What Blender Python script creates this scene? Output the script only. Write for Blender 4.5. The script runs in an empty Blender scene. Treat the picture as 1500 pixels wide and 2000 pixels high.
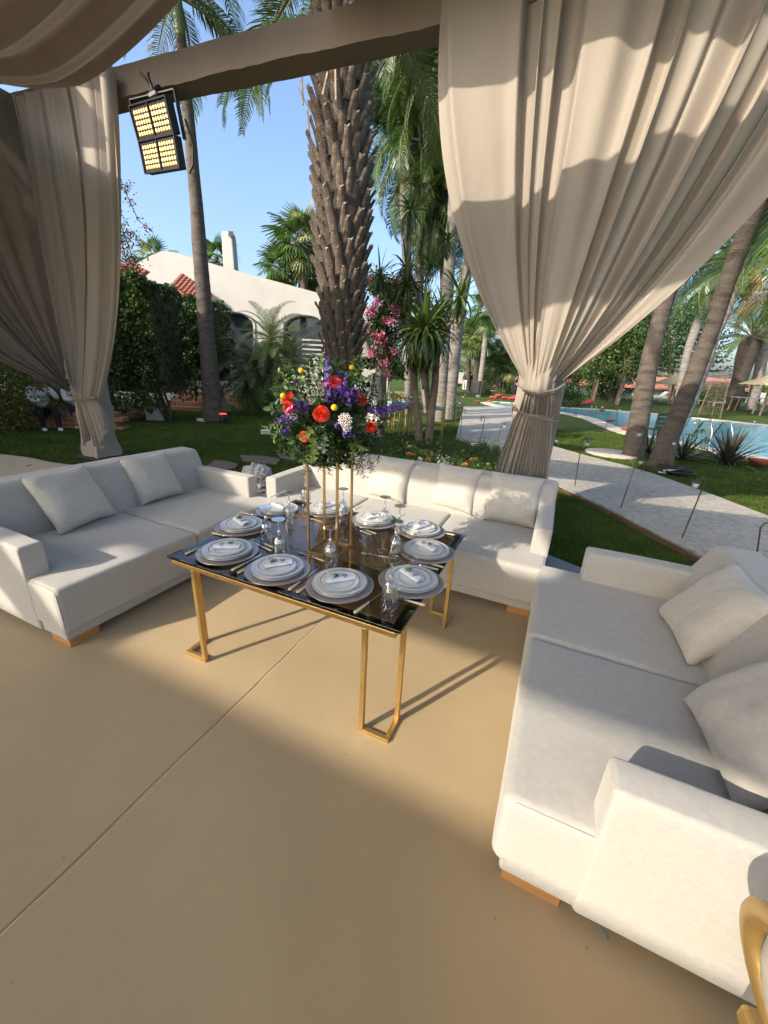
import bpy, bmesh, math, random
import numpy as np
from mathutils import Vector, Matrix, Quaternion

C = bpy.context.scene.collection
S = bpy.context.scene
PI = math.pi
random.seed(7); RNG = np.random.default_rng(7)

# ------------------------------------------------------------------ camera
CAM_R = np.array([[0.91017, 0.18478, -0.3708], [0.41117, -0.29331, 0.86308], [0.05072, -0.93801, -0.34288]])
EYE = np.array([0.0, 0.0, 1.65]); FPX = 750.0
def _cal():
    u = lambda v: v / np.linalg.norm(v)
    ray = lambda x, y: u(np.array([x - 750.0, y - 1000.0, FPX]))
    sl = 0.053
    up = u(np.cross(ray(0, 744 + sl * (0 - 1109)), ray(1500, 744 + sl * (1500 - 1109))))
    if up[1] > 0: up = -up
    Y = ray(1109, 744); Y = u(Y - up * np.dot(Y, up)); X = np.cross(Y, up)
    return np.stack([X, Y, up])
CAM_R = _cal()
cam_d = bpy.data.cameras.new('camera'); cam = bpy.data.objects.new('camera', cam_d); C.objects.link(cam)
cam_d.sensor_fit = 'VERTICAL'; cam_d.sensor_height = 36.0; cam_d.lens = 36.0 * FPX / 2000.0
cam_d.clip_start = 0.05; cam_d.clip_end = 2000
m = Matrix([[CAM_R[i, 0], -CAM_R[i, 1], -CAM_R[i, 2]] for i in range(3)]).to_4x4()
m.translation = Vector(EYE); cam.matrix_world = m
S.camera = cam
# ------------------------------------------------------------------ light
SUN_EL = math.radians(29.0); SUN_TO = Vector((0.5, 0.866, 0)).normalized()
w = bpy.data.worlds.new('World'); S.world = w; w.use_nodes = True
nt = w.node_tree; bg = nt.nodes['Background']
sky = nt.nodes.new('ShaderNodeTexSky'); sky.sky_type = 'NISHITA'; sky.sun_disc = False
sky.sun_elevation = SUN_EL; sky.sun_rotation = math.atan2(-SUN_TO.x, -SUN_TO.y)
sky.air_density = 1.1; sky.dust_density = 4.2; sky.ozone_density = 3.6; sky.altitude = 10
nt.links.new(sky.outputs[0], bg.inputs[0]); bg.inputs[1].default_value = 0.15
sd = bpy.data.lights.new('sun', 'SUN'); sun = bpy.data.objects.new('sun', sd); C.objects.link(sun)
sd.energy = 2.45; sd.angle = math.radians(0.6); sd.color = (1.0, 0.90, 0.76)
sun.rotation_euler = Vector((SUN_TO.x * math.cos(SUN_EL), SUN_TO.y * math.cos(SUN_EL), -math.sin(SUN_EL))).to_track_quat('-Z', 'Y').to_euler()
sun.location = (-6, -10, 9)
S.view_settings.view_transform = 'Standard'; S.view_settings.look = 'None'
S.view_settings.exposure = 1.3; S.view_settings.gamma = 1.0; S.view_settings.use_curve_mapping = False
S.cycles.max_bounces = 8; S.cycles.transparent_max_bounces = 16; S.cycles.transmission_bounces = 8
S.cycles.use_denoising = True

# ------------------------------------------------------------------ placing: a pixel of the photograph to a point in the garden
HD = np.array([CAM_R[0, 2], CAM_R[1, 2], 0.0]); HD /= np.linalg.norm(HD)
def ray(px, py):
    v = CAM_R @ np.array([px - 750.0, py - 1000.0, FPX]); return v / np.linalg.norm(v)
def G(px, py, z=0.0):                 # where the sight line meets height z
    d = ray(px, py); return Vector(d * ((z - 1.65) / d[2]) + EYE)
def D(px, py, dep):                   # at a horizontal distance ahead
    d = ray(px, py); return Vector(d * (dep / float(np.dot(d, HD))) + EYE)
def VY(px, py, y):
    d = ray(px, py); return Vector(d * (y / d[1]) + EYE)
def dep(p): return float(p[0] * HD[0] + p[1] * HD[1])
def pxm(d): return d / FPX * 1.0      # metres for one pixel about distance d

# ------------------------------------------------------------------ naming helpers
def tag(o, label=None, cat=None, group=None, kind=None):
    if label: o['label'] = label
    if cat: o['category'] = cat
    if group: o['group'] = group
    if kind: o['kind'] = kind
    return o
def thing(name, label, cat, loc=(0, 0, 0), rz=0.0, group=None):
    o = bpy.data.objects.new(name, None); C.objects.link(o); o.empty_display_size = 0.1
    o.location = loc; o.rotation_euler = (0, 0, rz)
    return tag(o, label, cat, group)
def link(name, me, mat=None, parent=None, loc=None, rot=None, scale=None):
    o = bpy.data.objects.new(name, me); C.objects.link(o)
    if mat is not None and len(me.materials) == 0:
        for q in (mat if isinstance(mat, (list, tuple)) else [mat]): me.materials.append(q)
    if parent is not None: o.parent = parent
    if loc is not None: o.location = loc
    if rot is not None: o.rotation_euler = rot
    if scale is not None: o.scale = scale if hasattr(scale, '__len__') else (scale,) * 3
    return o
def copy_tree(o, parent=None):
    c = o.copy(); C.objects.link(c); c.parent = parent
    for ch in o.children: copy_tree(ch, c)
    return c

# ------------------------------------------------------------------ mesh helpers
def smooth(me, on=True):
    me.polygons.foreach_set('use_smooth', [on] * len(me.polygons)); return me
def mesh_np(name, V, F, sm=False, mi=None):
    me = bpy.data.meshes.new(name)
    V = np.asarray(V, dtype=np.float32).reshape(-1, 3)
    if isinstance(F, np.ndarray):
        n, k = F.shape
        me.vertices.add(len(V)); me.vertices.foreach_set('co', V.ravel())
        me.loops.add(n * k); me.loops.foreach_set('vertex_index', F.ravel().astype(np.int32))
        me.polygons.add(n); me.polygons.foreach_set('loop_start', np.arange(0, n * k, k, dtype=np.int32))
        me.polygons.foreach_set('loop_total', np.full(n, k, dtype=np.int32))
        me.update(calc_edges=True); me.validate()
    else:
        me.from_pydata(V.tolist(), [], F); me.update()
    if mi is not None: me.polygons.foreach_set('material_index', np.asarray(mi, dtype=np.int32))
    if sm: smooth(me)
    return me
class MB:
    def __init__(s): s.V = []; s.F = []; s.I = []; s.mi = 0
    def add(s, V, F, M=None):
        b = len(s.V)
        if M is not None: V = [tuple(M @ Vector(v)) for v in V]
        s.V += [tuple(v) for v in V]; s.F += [tuple(i + b for i in f) for f in F]; s.I += [s.mi] * len(F); return s
    def box(s, a, b, M=None):
        (x0, y0, z0), (x1, y1, z1) = a, b
        V = [(x0, y0, z0), (x1, y0, z0), (x1, y1, z0), (x0, y1, z0), (x0, y0, z1), (x1, y0, z1), (x1, y1, z1), (x0, y1, z1)]
        return s.add(V, [(0, 3, 2, 1), (4, 5, 6, 7), (0, 1, 5, 4), (1, 2, 6, 5), (2, 3, 7, 6), (3, 0, 4, 7)], M)
    def bar(s, p, q, w, h=None, up=(0, 0, 1)):
        p, q = Vector(p), Vector(q); h = h or w; d = q - p; L = d.length
        if L < 1e-6: return s
        z = d / L; u = Vector(up)
        if abs(z.dot(u)) > 0.95: u = Vector((0, 1, 0))
        x = u.cross(z).normalized(); y = z.cross(x)
        M = Matrix((x, y, z)).transposed().to_4x4(); M.translation = p
        return s.box((-w / 2, -h / 2, 0), (w / 2, h / 2, L), M)
    def tube(s, pts, r, n=8, cap=True, el=1.0):
        pts = [Vector(p) for p in pts]; R = r if hasattr(r, '__len__') else [r] * len(pts)
        V = []; F = []; prev = None
        for i, p in enumerate(pts):
            t = (pts[min(i + 1, len(pts) - 1)] - pts[max(i - 1, 0)])
            t = t.normalized() if t.length > 1e-9 else Vector((0, 0, 1))
            if prev is None:
                a = Vector((1, 0, 0)) if abs(t.x) < 0.9 else Vector((0, 1, 0)); x = (a - t * a.dot(t)).normalized()
            else: x = (prev - t * prev.dot(t)); x = x.normalized() if x.length > 1e-6 else prev
            prev = x; y = t.cross(x)
            for k in range(n):
                an = 2 * PI * k / n; V.append(p + x * (math.cos(an) * R[i]) + y * (math.sin(an) * R[i] * el))
        for i in range(len(pts) - 1):
            for k in range(n):
                a, b = i * n + k, i * n + (k + 1) % n; F.append((a, b, b + n, a + n))
        if cap: F.append(tuple(range(n - 1, -1, -1))); F.append(tuple((len(pts) - 1) * n + k for k in range(n)))
        return s.add(V, F)
    def lathe(s, prof, n=24, M=None, lobes=0, amp=0.0, close=True):
        V = []; F = []
        for (r, z) in prof:
            for k in range(n):
                an = 2 * PI * k / n; rr = r * (1 + amp * abs(math.cos(lobes * an / 2))) if lobes else r
                V.append((rr * math.cos(an), rr * math.sin(an), z))
        for i in range(len(prof) - 1):
            for k in range(n):
                a, b = i * n + k, i * n + (k + 1) % n; F.append((a, b, b + n, a + n))
        if close:
            if prof[0][0] > 1e-5: F.append(tuple(range(n - 1, -1, -1)))
            if prof[-1][0] > 1e-5: F.append(tuple((len(prof) - 1) * n + k for k in range(n)))
        return s.add(V, F, M)
    def ball(s, c, r, n=10, m=7, sc=(1, 1, 1)):
        V = []; F = []
        for i in range(m + 1):
            th = PI * i / m
            for k in range(n):
                an = 2 * PI * k / n
                V.append((c[0] + r * sc[0] * math.sin(th) * math.cos(an), c[1] + r * sc[1] * math.sin(th) * math.sin(an), c[2] + r * sc[2] * math.cos(th)))
        for i in range(m):
            for k in range(n):
                a, b = i * n + k, i * n + (k + 1) % n; F.append((a, a + n, b + n, b))
        return s.add(V, F)
    def prism(s, poly, z0, z1, M=None):
        n = len(poly); V = [(x, y, z0) for x, y in poly] + [(x, y, z1) for x, y in poly]
        F = [tuple(range(n - 1, -1, -1)), tuple(range(n, 2 * n))] + [(i, (i + 1) % n, n + (i + 1) % n, n + i) for i in range(n)]
        return s.add(V, F, M)
    def mesh(s, name, sm=False):
        me = bpy.data.meshes.new(name); me.from_pydata(s.V, [], s.F); me.update()
        me.polygons.foreach_set('material_index', s.I)
        if sm: smooth(me)
        return me
    def build(s, name, mat, parent=None, sm=False, bev=0.0, **k):
        o = link(name, s.mesh(name, sm), mat, parent, **k)
        if bev:
            b = o.modifiers.new('bevel', 'BEVEL'); b.width = bev; b.segments = 2; b.limit_method = 'ANGLE'; b.angle_limit = 0.6
        if sm: autos(o)
        return o
def autos(o, ang=0.75):
    me = o.data; bm = bmesh.new(); bm.from_mesh(me)
    for e in bm.edges:
        if len(e.link_faces) == 2 and e.calc_face_angle(0) > ang: e.smooth = False
    bm.to_mesh(me); bm.free(); return o

def vnoise(P, s, seed=0):            # cheap smooth 3-d noise from summed sines
    r = np.random.default_rng(seed); P = np.asarray(P) * s; out = np.zeros(len(P))
    for i in range(7):
        k = r.normal(size=3) * (1 + i * 0.35); out += np.sin(P @ k + r.uniform(0, 6.28)) / (1 + i * 0.35)
    return out / 3.2

def rbox(a, b, r, step=0.05, puff=0.0, wob=0.0, seed=0, wobs=7.0):
    """box with rounded edges, fine enough to puff and wobble: a soft upholstered block"""
    a = np.array(a, float); b = np.array(b, float); sz = b - a; c = (a + b) / 2; hf = sz / 2; r = min(r, hf.min() * 0.98)
    V = []; F = []; base = 0
    def ticks(h):
        inner = np.linspace(-(h - r), h - r, max(2, int(2 * (h - r) / step) + 1))
        e = h - r + r * np.array([0.26, 0.5, 0.72, 0.9, 1.0]); return np.concatenate([-e[::-1], inner, e])
    T = [ticks(h) for h in hf]
    for ax in range(3):
        for sg in (-1, 1):
            u, v = (ax + 1) % 3, (ax + 2) % 3; U, W = np.meshgrid(T[u], T[v], indexing='ij')
            P = np.zeros(U.shape + (3,)); P[..., ax] = sg * hf[ax]; P[..., u] = U; P[..., v] = W; P = P.reshape(-1, 3)
            q = np.clip(P, -(hf - r), hf - r); d = P - q; n = np.linalg.norm(d, axis=1, keepdims=True); n[n == 0] = 1
            N = d / n; P = q + N * r
            nu, nv = U.shape; I = np.arange(nu * nv).reshape(nu, nv)
            f = np.stack([I[:-1, :-1], I[1:, :-1], I[1:, 1:], I[:-1, 1:]], -1).reshape(-1, 4)
            if sg < 0: f = f[:, ::-1]
            V.append(P); F.append(f + base); base += len(P)
    V = np.concatenate(V); F = np.concatenate(F)
    n = V / hf
    if puff:
        w_ = (1 - np.clip(n[:, 0], -1, 1) ** 4) * (1 - np.clip(n[:, 1], -1, 1) ** 4)
        V[:, 2] += puff * w_ * (V[:, 2] > 0)
    if wob:
        for k in range(3): V[:, k] += wob * vnoise(V + c, wobs, seed * 3 + k)
    me = mesh_np('rb', V + c, F, True)
    bm = bmesh.new(); bm.from_mesh(me); bmesh.ops.remove_doubles(bm, verts=bm.verts, dist=1e-4); bm.to_mesh(me); bm.free()
    return smooth(me)

# ------------------------------------------------------------------ materials
def lin(c):
    if isinstance(c, str):
        c = [int(c[i:i + 2], 16) / 255 for i in (1, 3, 5)]; return tuple(((x + 0.055) / 1.055) ** 2.4 if x > 0.04045 else x / 12.92 for x in c)
    return tuple(c)
_M = {}
def mat(name, c1, c2=None, rough=0.7, scale=6.0, bump=0.0, bscale=None, metal=0.0, spec=0.5, coat=0.0, sheen=0.0, trans=0.0, island=0.0,
        stretch=None, c3=None, weave=0.0, wscale=900, emit=None, estr=0.0, detail=6, backlit=0.0, dist=0.02, subs=0.0, wav=None, specks=0.0, patch=0.0):
    if name in _M: return _M[name]
    M = bpy.data.materials.new(name); M.use_nodes = True; t = M.node_tree; N = t.nodes; L = t.links
    b = N['Principled BSDF']; out = N['Material Output']
    c1 = lin(c1); c2 = lin(c2) if c2 is not None else c1
    b.inputs['Roughness'].default_value = rough; b.inputs['Metallic'].default_value = metal
    b.inputs['Specular IOR Level'].default_value = spec; b.inputs['Coat Weight'].default_value = coat
    b.inputs['Sheen Weight'].default_value = sheen; b.inputs['Transmission Weight'].default_value = trans
    tc = N.new('ShaderNodeTexCoord'); mp = N.new('ShaderNodeMapping'); L.new(tc.outputs['Object'], mp.inputs[0])
    if stretch: mp.inputs['Scale'].default_value = stretch
    nz = N.new('ShaderNodeTexNoise'); nz.inputs['Scale'].default_value = scale; nz.inputs['Detail'].default_value = detail; nz.inputs['Roughness'].default_value = 0.6
    L.new(mp.outputs[0], nz.inputs['Vector'])
    cr = N.new('ShaderNodeValToRGB'); e = cr.color_ramp.elements
    e[0].position = 0.3; e[0].color = (*c1, 1); e[1].position = 0.72; e[1].color = (*c2, 1)
    if c3 is not None: q = cr.color_ramp.elements.new(0.51); q.color = (*lin(c3), 1)
    L.new(nz.outputs['Fac'], cr.inputs[0]); col = cr.outputs[0]
    if island:
        ge = N.new('ShaderNodeNewGeometry'); hs = N.new('ShaderNodeHueSaturation'); L.new(col, hs.inputs['Color'])
        mr = N.new('ShaderNodeMapRange'); mr.inputs['To Min'].default_value = 1 - island; mr.inputs['To Max'].default_value = 1 + island
        L.new(ge.outputs['Random Per Island'], mr.inputs['Value']); L.new(mr.outputs[0], hs.inputs['Value'])
        mr2 = N.new('ShaderNodeMapRange'); mr2.inputs['To Min'].default_value = 0.5 - island * 0.06; mr2.inputs['To Max'].default_value = 0.5 + island * 0.04
        L.new(ge.outputs['Random Per Island'], mr2.inputs['Value']); L.new(mr2.outputs[0], hs.inputs['Hue']); col = hs.outputs[0]
    if patch:
        pz = N.new('ShaderNodeTexNoise'); pz.inputs['Scale'].default_value = 0.55; pz.inputs['Detail'].default_value = 8; pz.inputs['Roughness'].default_value = 0.72; L.new(tc.outputs['Object'], pz.inputs['Vector'])
        pr = N.new('ShaderNodeMapRange'); pr.inputs['From Min'].default_value = 0.35; pr.inputs['From Max'].default_value = 0.65; pr.inputs['To Min'].default_value = 1 - patch; pr.inputs['To Max'].default_value = 1 + patch * 0.5; L.new(pz.outputs['Fac'], pr.inputs['Value'])
        hv = N.new('ShaderNodeHueSaturation'); L.new(col, hv.inputs['Color']); L.new(pr.outputs[0], hv.inputs['Value']); col = hv.outputs[0]
    if specks:
        sv = N.new('ShaderNodeTexVoronoi'); sv.inputs['Scale'].default_value = 7.0; sv.inputs['Randomness'].default_value = 1.0; L.new(tc.outputs['Object'], sv.inputs['Vector'])
        st = N.new('ShaderNodeMath'); st.operation = 'LESS_THAN'; st.inputs[1].default_value = 0.035; L.new(sv.outputs['Distance'], st.inputs[0])
        sc_ = N.new('ShaderNodeMath'); sc_.operation = 'MULTIPLY'; sc_.inputs[1].default_value = specks; L.new(st.outputs[0], sc_.inputs[0])
        mc = N.new('ShaderNodeMix'); mc.data_type = 'RGBA'; L.new(sc_.outputs[0], mc.inputs[0]); L.new(col, mc.inputs[6]); mc.inputs[7].default_value = (0.10, 0.07, 0.04, 1); col = mc.outputs[2]
    L.new(col, b.inputs['Base Color'])
    last = None
    if bump:
        bz = N.new('ShaderNodeTexNoise'); bz.inputs['Scale'].default_value = bscale or scale * 4; bz.inputs['Detail'].default_value = 6
        L.new(mp.outputs[0], bz.inputs['Vector'])
        bp = N.new('ShaderNodeBump'); bp.inputs['Strength'].default_value = bump; bp.inputs['Distance'].default_value = dist
        L.new(bz.outputs['Fac'], bp.inputs['Height']); last = bp
    if weave:
        wz = N.new('ShaderNodeTexVoronoi'); wz.inputs['Scale'].default_value = wscale; L.new(tc.outputs['Object'], wz.inputs['Vector'])
        wb = N.new('ShaderNodeBump'); wb.inputs['Strength'].default_value = weave; wb.inputs['Distance'].default_value = 0.002
        L.new(wz.outputs['Distance'], wb.inputs['Height'])
        if last: L.new(last.outputs[0], wb.inputs['Normal'])
        last = wb
    if wav:
        wv = N.new('ShaderNodeTexWave'); wv.bands_direction = wav[0]; wv.inputs['Scale'].default_value = wav[1]; wv.inputs['Distortion'].default_value = wav[2]
        wv.inputs['Detail'].default_value = 3; L.new(tc.outputs['Object'], wv.inputs['Vector'])
        wb = N.new('ShaderNodeBump'); wb.inputs['Strength'].default_value = wav[3]; wb.inputs['Distance'].default_value = 0.03
        L.new(wv.outputs['Fac'], wb.inputs['Height'])
        if last: L.new(last.outputs[0], wb.inputs['Normal'])
        last = wb
    if last: L.new(last.outputs[0], b.inputs['Normal'])
    if emit is not None:
        b.inputs['Emission Color'].default_value = (*lin(emit), 1); b.inputs['Emission Strength'].default_value = estr
    if backlit:
        tr = N.new('ShaderNodeBsdfTranslucent'); L.new(col, tr.inputs[0]); mx = N.new('ShaderNodeMixShader'); mx.inputs[0].default_value = backlit
        L.new(b.outputs[0], mx.inputs[1]); L.new(tr.outputs[0], mx.inputs[2]); L.new(mx.outputs[0], out.inputs[0])
    _M[name] = M; return M
def glass(name, col=(1, 1, 1), rough=0.0, base=0.0, ior=1.45, shadow=0.85):
    """clear glass: refracts, and lets most of the light through as real glass does"""
    if name in _M: return _M[name]
    M = bpy.data.materials.new(name); M.use_nodes = True; t = M.node_tree; N = t.nodes; L = t.links
    for n in list(N):
        if n.type == 'BSDF_PRINCIPLED': N.remove(n)
    out = N['Material Output']; g = N.new('ShaderNodeBsdfGlossy'); g.inputs['Roughness'].default_value = rough
    g.inputs['Color'].default_value = (1, 1, 1, 1)
    tr = N.new('ShaderNodeBsdfTransparent'); tr.inputs[0].default_value = (*col, 1)
    fr = N.new('ShaderNodeFresnel'); fr.inputs['IOR'].default_value = ior; mx = N.new('ShaderNodeMixShader')
    ge = N.new('ShaderNodeNewGeometry'); mu = N.new('ShaderNodeMath'); mu.operation = 'MULTIPLY'; iv = N.new('ShaderNodeMath'); iv.operation = 'SUBTRACT'; iv.inputs[0].default_value = 1.0
    L.new(ge.outputs['Backfacing'], iv.inputs[1]); L.new(iv.outputs[0], mu.inputs[0]); L.new(fr.outputs[0], mu.inputs[1]); ad = N.new('ShaderNodeMath'); ad.operation = 'ADD'; ad.use_clamp = True; ad.inputs[1].default_value = base; L.new(mu.outputs[0], ad.inputs[0]); L.new(ad.outputs[0], mx.inputs[0]); L.new(tr.outputs[0], mx.inputs[1]); L.new(g.outputs[0], mx.inputs[2]); L.new(mx.outputs[0], out.inputs[0])
    _M[name] = M; return M
# ------------------------------------------------------------------ materials of the place
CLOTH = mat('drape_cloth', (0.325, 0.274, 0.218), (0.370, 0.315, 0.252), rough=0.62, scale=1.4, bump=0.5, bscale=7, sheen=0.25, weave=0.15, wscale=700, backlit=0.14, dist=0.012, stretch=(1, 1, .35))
CLOTH_D = mat('drape_cloth_shaded', (0.21, 0.165, 0.125), (0.27, 0.215, 0.165), rough=0.7, scale=2.2, bump=0.25, bscale=8, sheen=0.2, weave=0.15, wscale=700, backlit=0.10, dist=0.012)  # drape cloth with shade mixed into its colour
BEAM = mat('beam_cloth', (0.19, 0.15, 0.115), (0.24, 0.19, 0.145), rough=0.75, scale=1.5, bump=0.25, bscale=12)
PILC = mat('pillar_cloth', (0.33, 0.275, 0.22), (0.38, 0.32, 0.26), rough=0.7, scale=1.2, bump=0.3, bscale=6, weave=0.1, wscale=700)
CARPET = mat('carpet', (0.395, 0.285, 0.150), (0.45, 0.33, 0.178), rough=0.93, scale=0.9, bump=0.10, bscale=2.2, spec=0.15, weave=0.12, wscale=600, sheen=0.25, dist=0.05, c3=(0.425, 0.308, 0.163), specks=0.35, patch=0.10)
GREYSTRIP = mat('grey_strip', (0.20, 0.20, 0.21), (0.27, 0.27, 0.28), rough=0.95, scale=5, bump=0.3, weave=0.3, wscale=300)
SOFA = mat('sofa_linen', (0.395, 0.375, 0.325), (0.455, 0.435, 0.38), rough=0.92, scale=38, bump=0.0, bscale=5, spec=0.15, sheen=0.3, weave=0.35, wscale=420, dist=0.02, c3=(0.43, 0.405, 0.36), stretch=(1, 1, 2))
PILLOW = mat('pillow_linen', (0.47, 0.435, 0.37), (0.54, 0.50, 0.43), rough=0.92, scale=40, bump=0.3, bscale=14, spec=0.2, sheen=0.3, weave=0.2, wscale=330, dist=0.02)
WOODF = mat('foot_wood', (0.36, 0.17, 0.06), (0.50, 0.25, 0.09), rough=0.4, scale=8, stretch=(1, 8, 8))
GOLD = mat('gold_paint', (0.48, 0.31, 0.10), (0.60, 0.40, 0.15), rough=0.38, scale=14, metal=0.75, bump=0.1, bscale=60)
GOLDD = mat('gold_dark', (0.34, 0.22, 0.09), (0.44, 0.30, 0.13), rough=0.35, scale=14, metal=0.8)
SOIL = mat('soil', (0.035, 0.022, 0.014), (0.07, 0.045, 0.028), rough=0.95, scale=9, bump=0.8)
LAWN = mat('lawn_turf', (0.045, 0.075, 0.010), (0.10, 0.135, 0.025), rough=0.9, scale=1.6, bump=0.9, bscale=60, detail=10, c3=(0.06, 0.088, 0.015), spec=0.15, dist=0.03)
BLADE = mat('grass_blade', (0.055, 0.10, 0.012), (0.125, 0.175, 0.033), rough=0.6, scale=2.0, island=0.45, spec=0.25, backlit=0.35)
STONE = mat('path_stone', (0.40, 0.355, 0.285), (0.66, 0.60, 0.505), rough=0.95, scale=13, bump=1.0, bscale=34, detail=10, c3=(0.56, 0.50, 0.41), spec=0.2, dist=0.06, patch=0.15)
BOARD = mat('path_board', (0.10, 0.055, 0.03), (0.19, 0.11, 0.06), rough=0.8, scale=7, bump=0.5, stretch=(1, 1, 6))
WATER = mat('pool_water', (0.03, 0.30, 0.34), (0.08, 0.38, 0.41), rough=0.12, scale=1.1, bump=0.5, bscale=3.2, spec=0.35, dist=0.12)
COPE = mat('coping', (0.50, 0.41, 0.31), (0.62, 0.53, 0.42), rough=0.8, scale=4, bump=0.3)
WHITE = mat('white_stucco', (0.42, 0.405, 0.37), (0.48, 0.465, 0.43), rough=0.9, scale=1.3, bump=0.25, bscale=9, dist=0.04)
TILE = mat('red_tile', (0.34, 0.10, 0.06), (0.50, 0.19, 0.11), rough=0.8, scale=5, bump=0.3)
DGLASS = mat('window_glass', (0.02, 0.03, 0.04), (0.05, 0.065, 0.075), rough=0.05, scale=1, spec=0.8)
BRICK = mat('step_brick', (0.26, 0.13, 0.075), (0.36, 0.20, 0.12), rough=0.9, scale=7, bump=0.5)
BLACK = mat('black_metal', (0.012, 0.012, 0.014), (0.02, 0.02, 0.022), rough=0.5, scale=8)
SLAB = mat('stone_slab', (0.15, 0.105, 0.08), (0.24, 0.175, 0.135), rough=0.9, scale=7, bump=0.7)
SILVER = mat('steel', (0.55, 0.55, 0.56), rough=0.18, metal=1.0)

# ------------------------------------------------------------------ ground
def sheet(name, pts, z, m, kind='structure', thick=0.0, parent=None):
    bm = bmesh.new(); vs = [bm.verts.new((p[0], p[1], z)) for p in pts]; f = bm.faces.new(vs)
    if f.normal.z < 0: f.normal_flip()
    bm.normal_update()
    if f.normal.z < 0: bmesh.ops.reverse_faces(bm, faces=[f])
    if thick:
        r = bmesh.ops.extrude_face_region(bm, geom=[f]); bmesh.ops.translate(bm, vec=(0, 0, -thick), verts=[v for v in r['geom'] if isinstance(v, bmesh.types.BMVert)])
        bmesh.ops.recalc_face_normals(bm, faces=bm.faces)
    bmesh.ops.triangulate(bm, faces=bm.faces)
    me = bpy.data.meshes.new(name); bm.to_mesh(me); bm.free()
    o = link(name, me, m, parent)
    if parent is None: tag(o, kind=kind)
    return o
def ground_z(x, y):
    d = -0.4 * x * 0 + math.hypot(x * 0.4, y); return -0.045 + 0.34 * min(1.0, max(0.0, (d - 29.5) / 14.0))
# lawn sheet: rings of growing cells out to the horizon
def lawn():
    xs = np.concatenate([-np.geomspace(1200, 16, 16), np.arange(-15, 15.1, 1.0), np.geomspace(16, 1200, 16)])
    ys = np.concatenate([-np.geomspace(600, 16, 10), np.arange(-15, 60.1, 1.0), np.geomspace(62, 1400, 14)])
    X, Y = np.meshgrid(xs, ys, indexing='ij'); Z = np.array([[ground_z(a, b) for b in ys] for a in xs])
    V = np.stack([X, Y, Z], -1).reshape(-1, 3); n1, n2 = X.shape; I = np.arange(n1 * n2).reshape(n1, n2)
    F = np.stack([I[:-1, :-1], I[1:, :-1], I[1:, 1:], I[:-1, 1:]], -1).reshape(-1, 4)
    tag(link('lawn', mesh_np('lawn', V, F, True), LAWN), kind='structure')
lawn()
# carpeted floor: two sheets that meet in a seam with small puckers
def carpet():
    root = thing('carpet_floor', None, None); root['kind'] = 'structure'
    ysb = np.arange(-8.0, 4.01, 0.035)
    def edge_y(x):
        if x < -3.0: return 3.22 + (x + 8.65) * 0.145 + 0.03 * math.sin(x * 2.1) + 0.02 * math.sin(x * 5.3)
        return 4.0 - (x + 3.0) * 0.30 + 0.01 * math.sin(x * 6)
    def part(x0, x1, zoff, puck, seam):
        xs = np.unique(np.concatenate([np.linspace(x0, x1, int((x1 - x0) / 0.25) + 1), (seam + np.array([0.0, .01, .02, .04, .07, .11, .16, .24]) * (1 if seam == x0 else -1))]))
        xs = xs[(xs >= x0) & (xs <= x1)]; V = []; nx = len(xs); ny = len(ysb)
        for x in xs:
            ymax = edge_y(x)
            for j, y in enumerate(ysb):
                yy = -8 + (ymax + 8) * j / (ny - 1); d = abs(x - seam)
                z = zoff + 0.0022 * math.sin(x * 2.3 + yy * 0.7) + 0.0018 * math.sin(yy * 5.1 - 3 * x) + 0.0012 * math.sin(yy * 9.3 + 5 * x + 2 * math.sin(3 * x))
                if yy > 0.9 and d < 0.26:
                    q = max(0, math.sin(yy * 29 + 2 * math.sin(yy * 7)) - 0.35) * max(0, math.sin(yy * 9.0 + 1.0) * 0.5 + 0.5)
                    z += puck * q * math.exp(-d * 16)
                xx = x + (0.0035 * math.sin(yy * 2.2) + 0.0022 * math.sin(yy * 17 + 2 * math.sin(yy * 5)) if d < 1e-6 else 0)
                V.append((xx, yy, z))
        I = np.arange(nx * ny).reshape(nx, ny); F = np.stack([I[:-1, :-1], I[1:, :-1], I[1:, 1:], I[:-1, 1:]], -1).reshape(-1, 4)
        o = link('carpet_sheet', mesh_np('carpet', V, F, True), CARPET, root)
        s = o.modifiers.new('s', 'SOLIDIFY'); s.thickness = 0.012; s.offset = -1
    part(-14, -1.252, 0.0, 0.008, -1.252); part(-1.248, 1.0, 0.003, 0.005, -1.248)
    part2 = part(1.004, 1.80, 0.002, 0.0, 1.004)
    m = MB(); m.bar((-1.25, -2, -0.006), (-1.25, 3.5, -0.006), 0.012, 0.004); m.build('seam_gap', BLACK, root)
carpet()
sheet('grey_strip', [(0.125, 2.74), (0.98, 2.74), (0.98, 3.46), (0.14, 3.86)], 0.0125, GREYSTRIP, thick=0.009)  # grey strip on the floor between the back and right sofas
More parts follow.
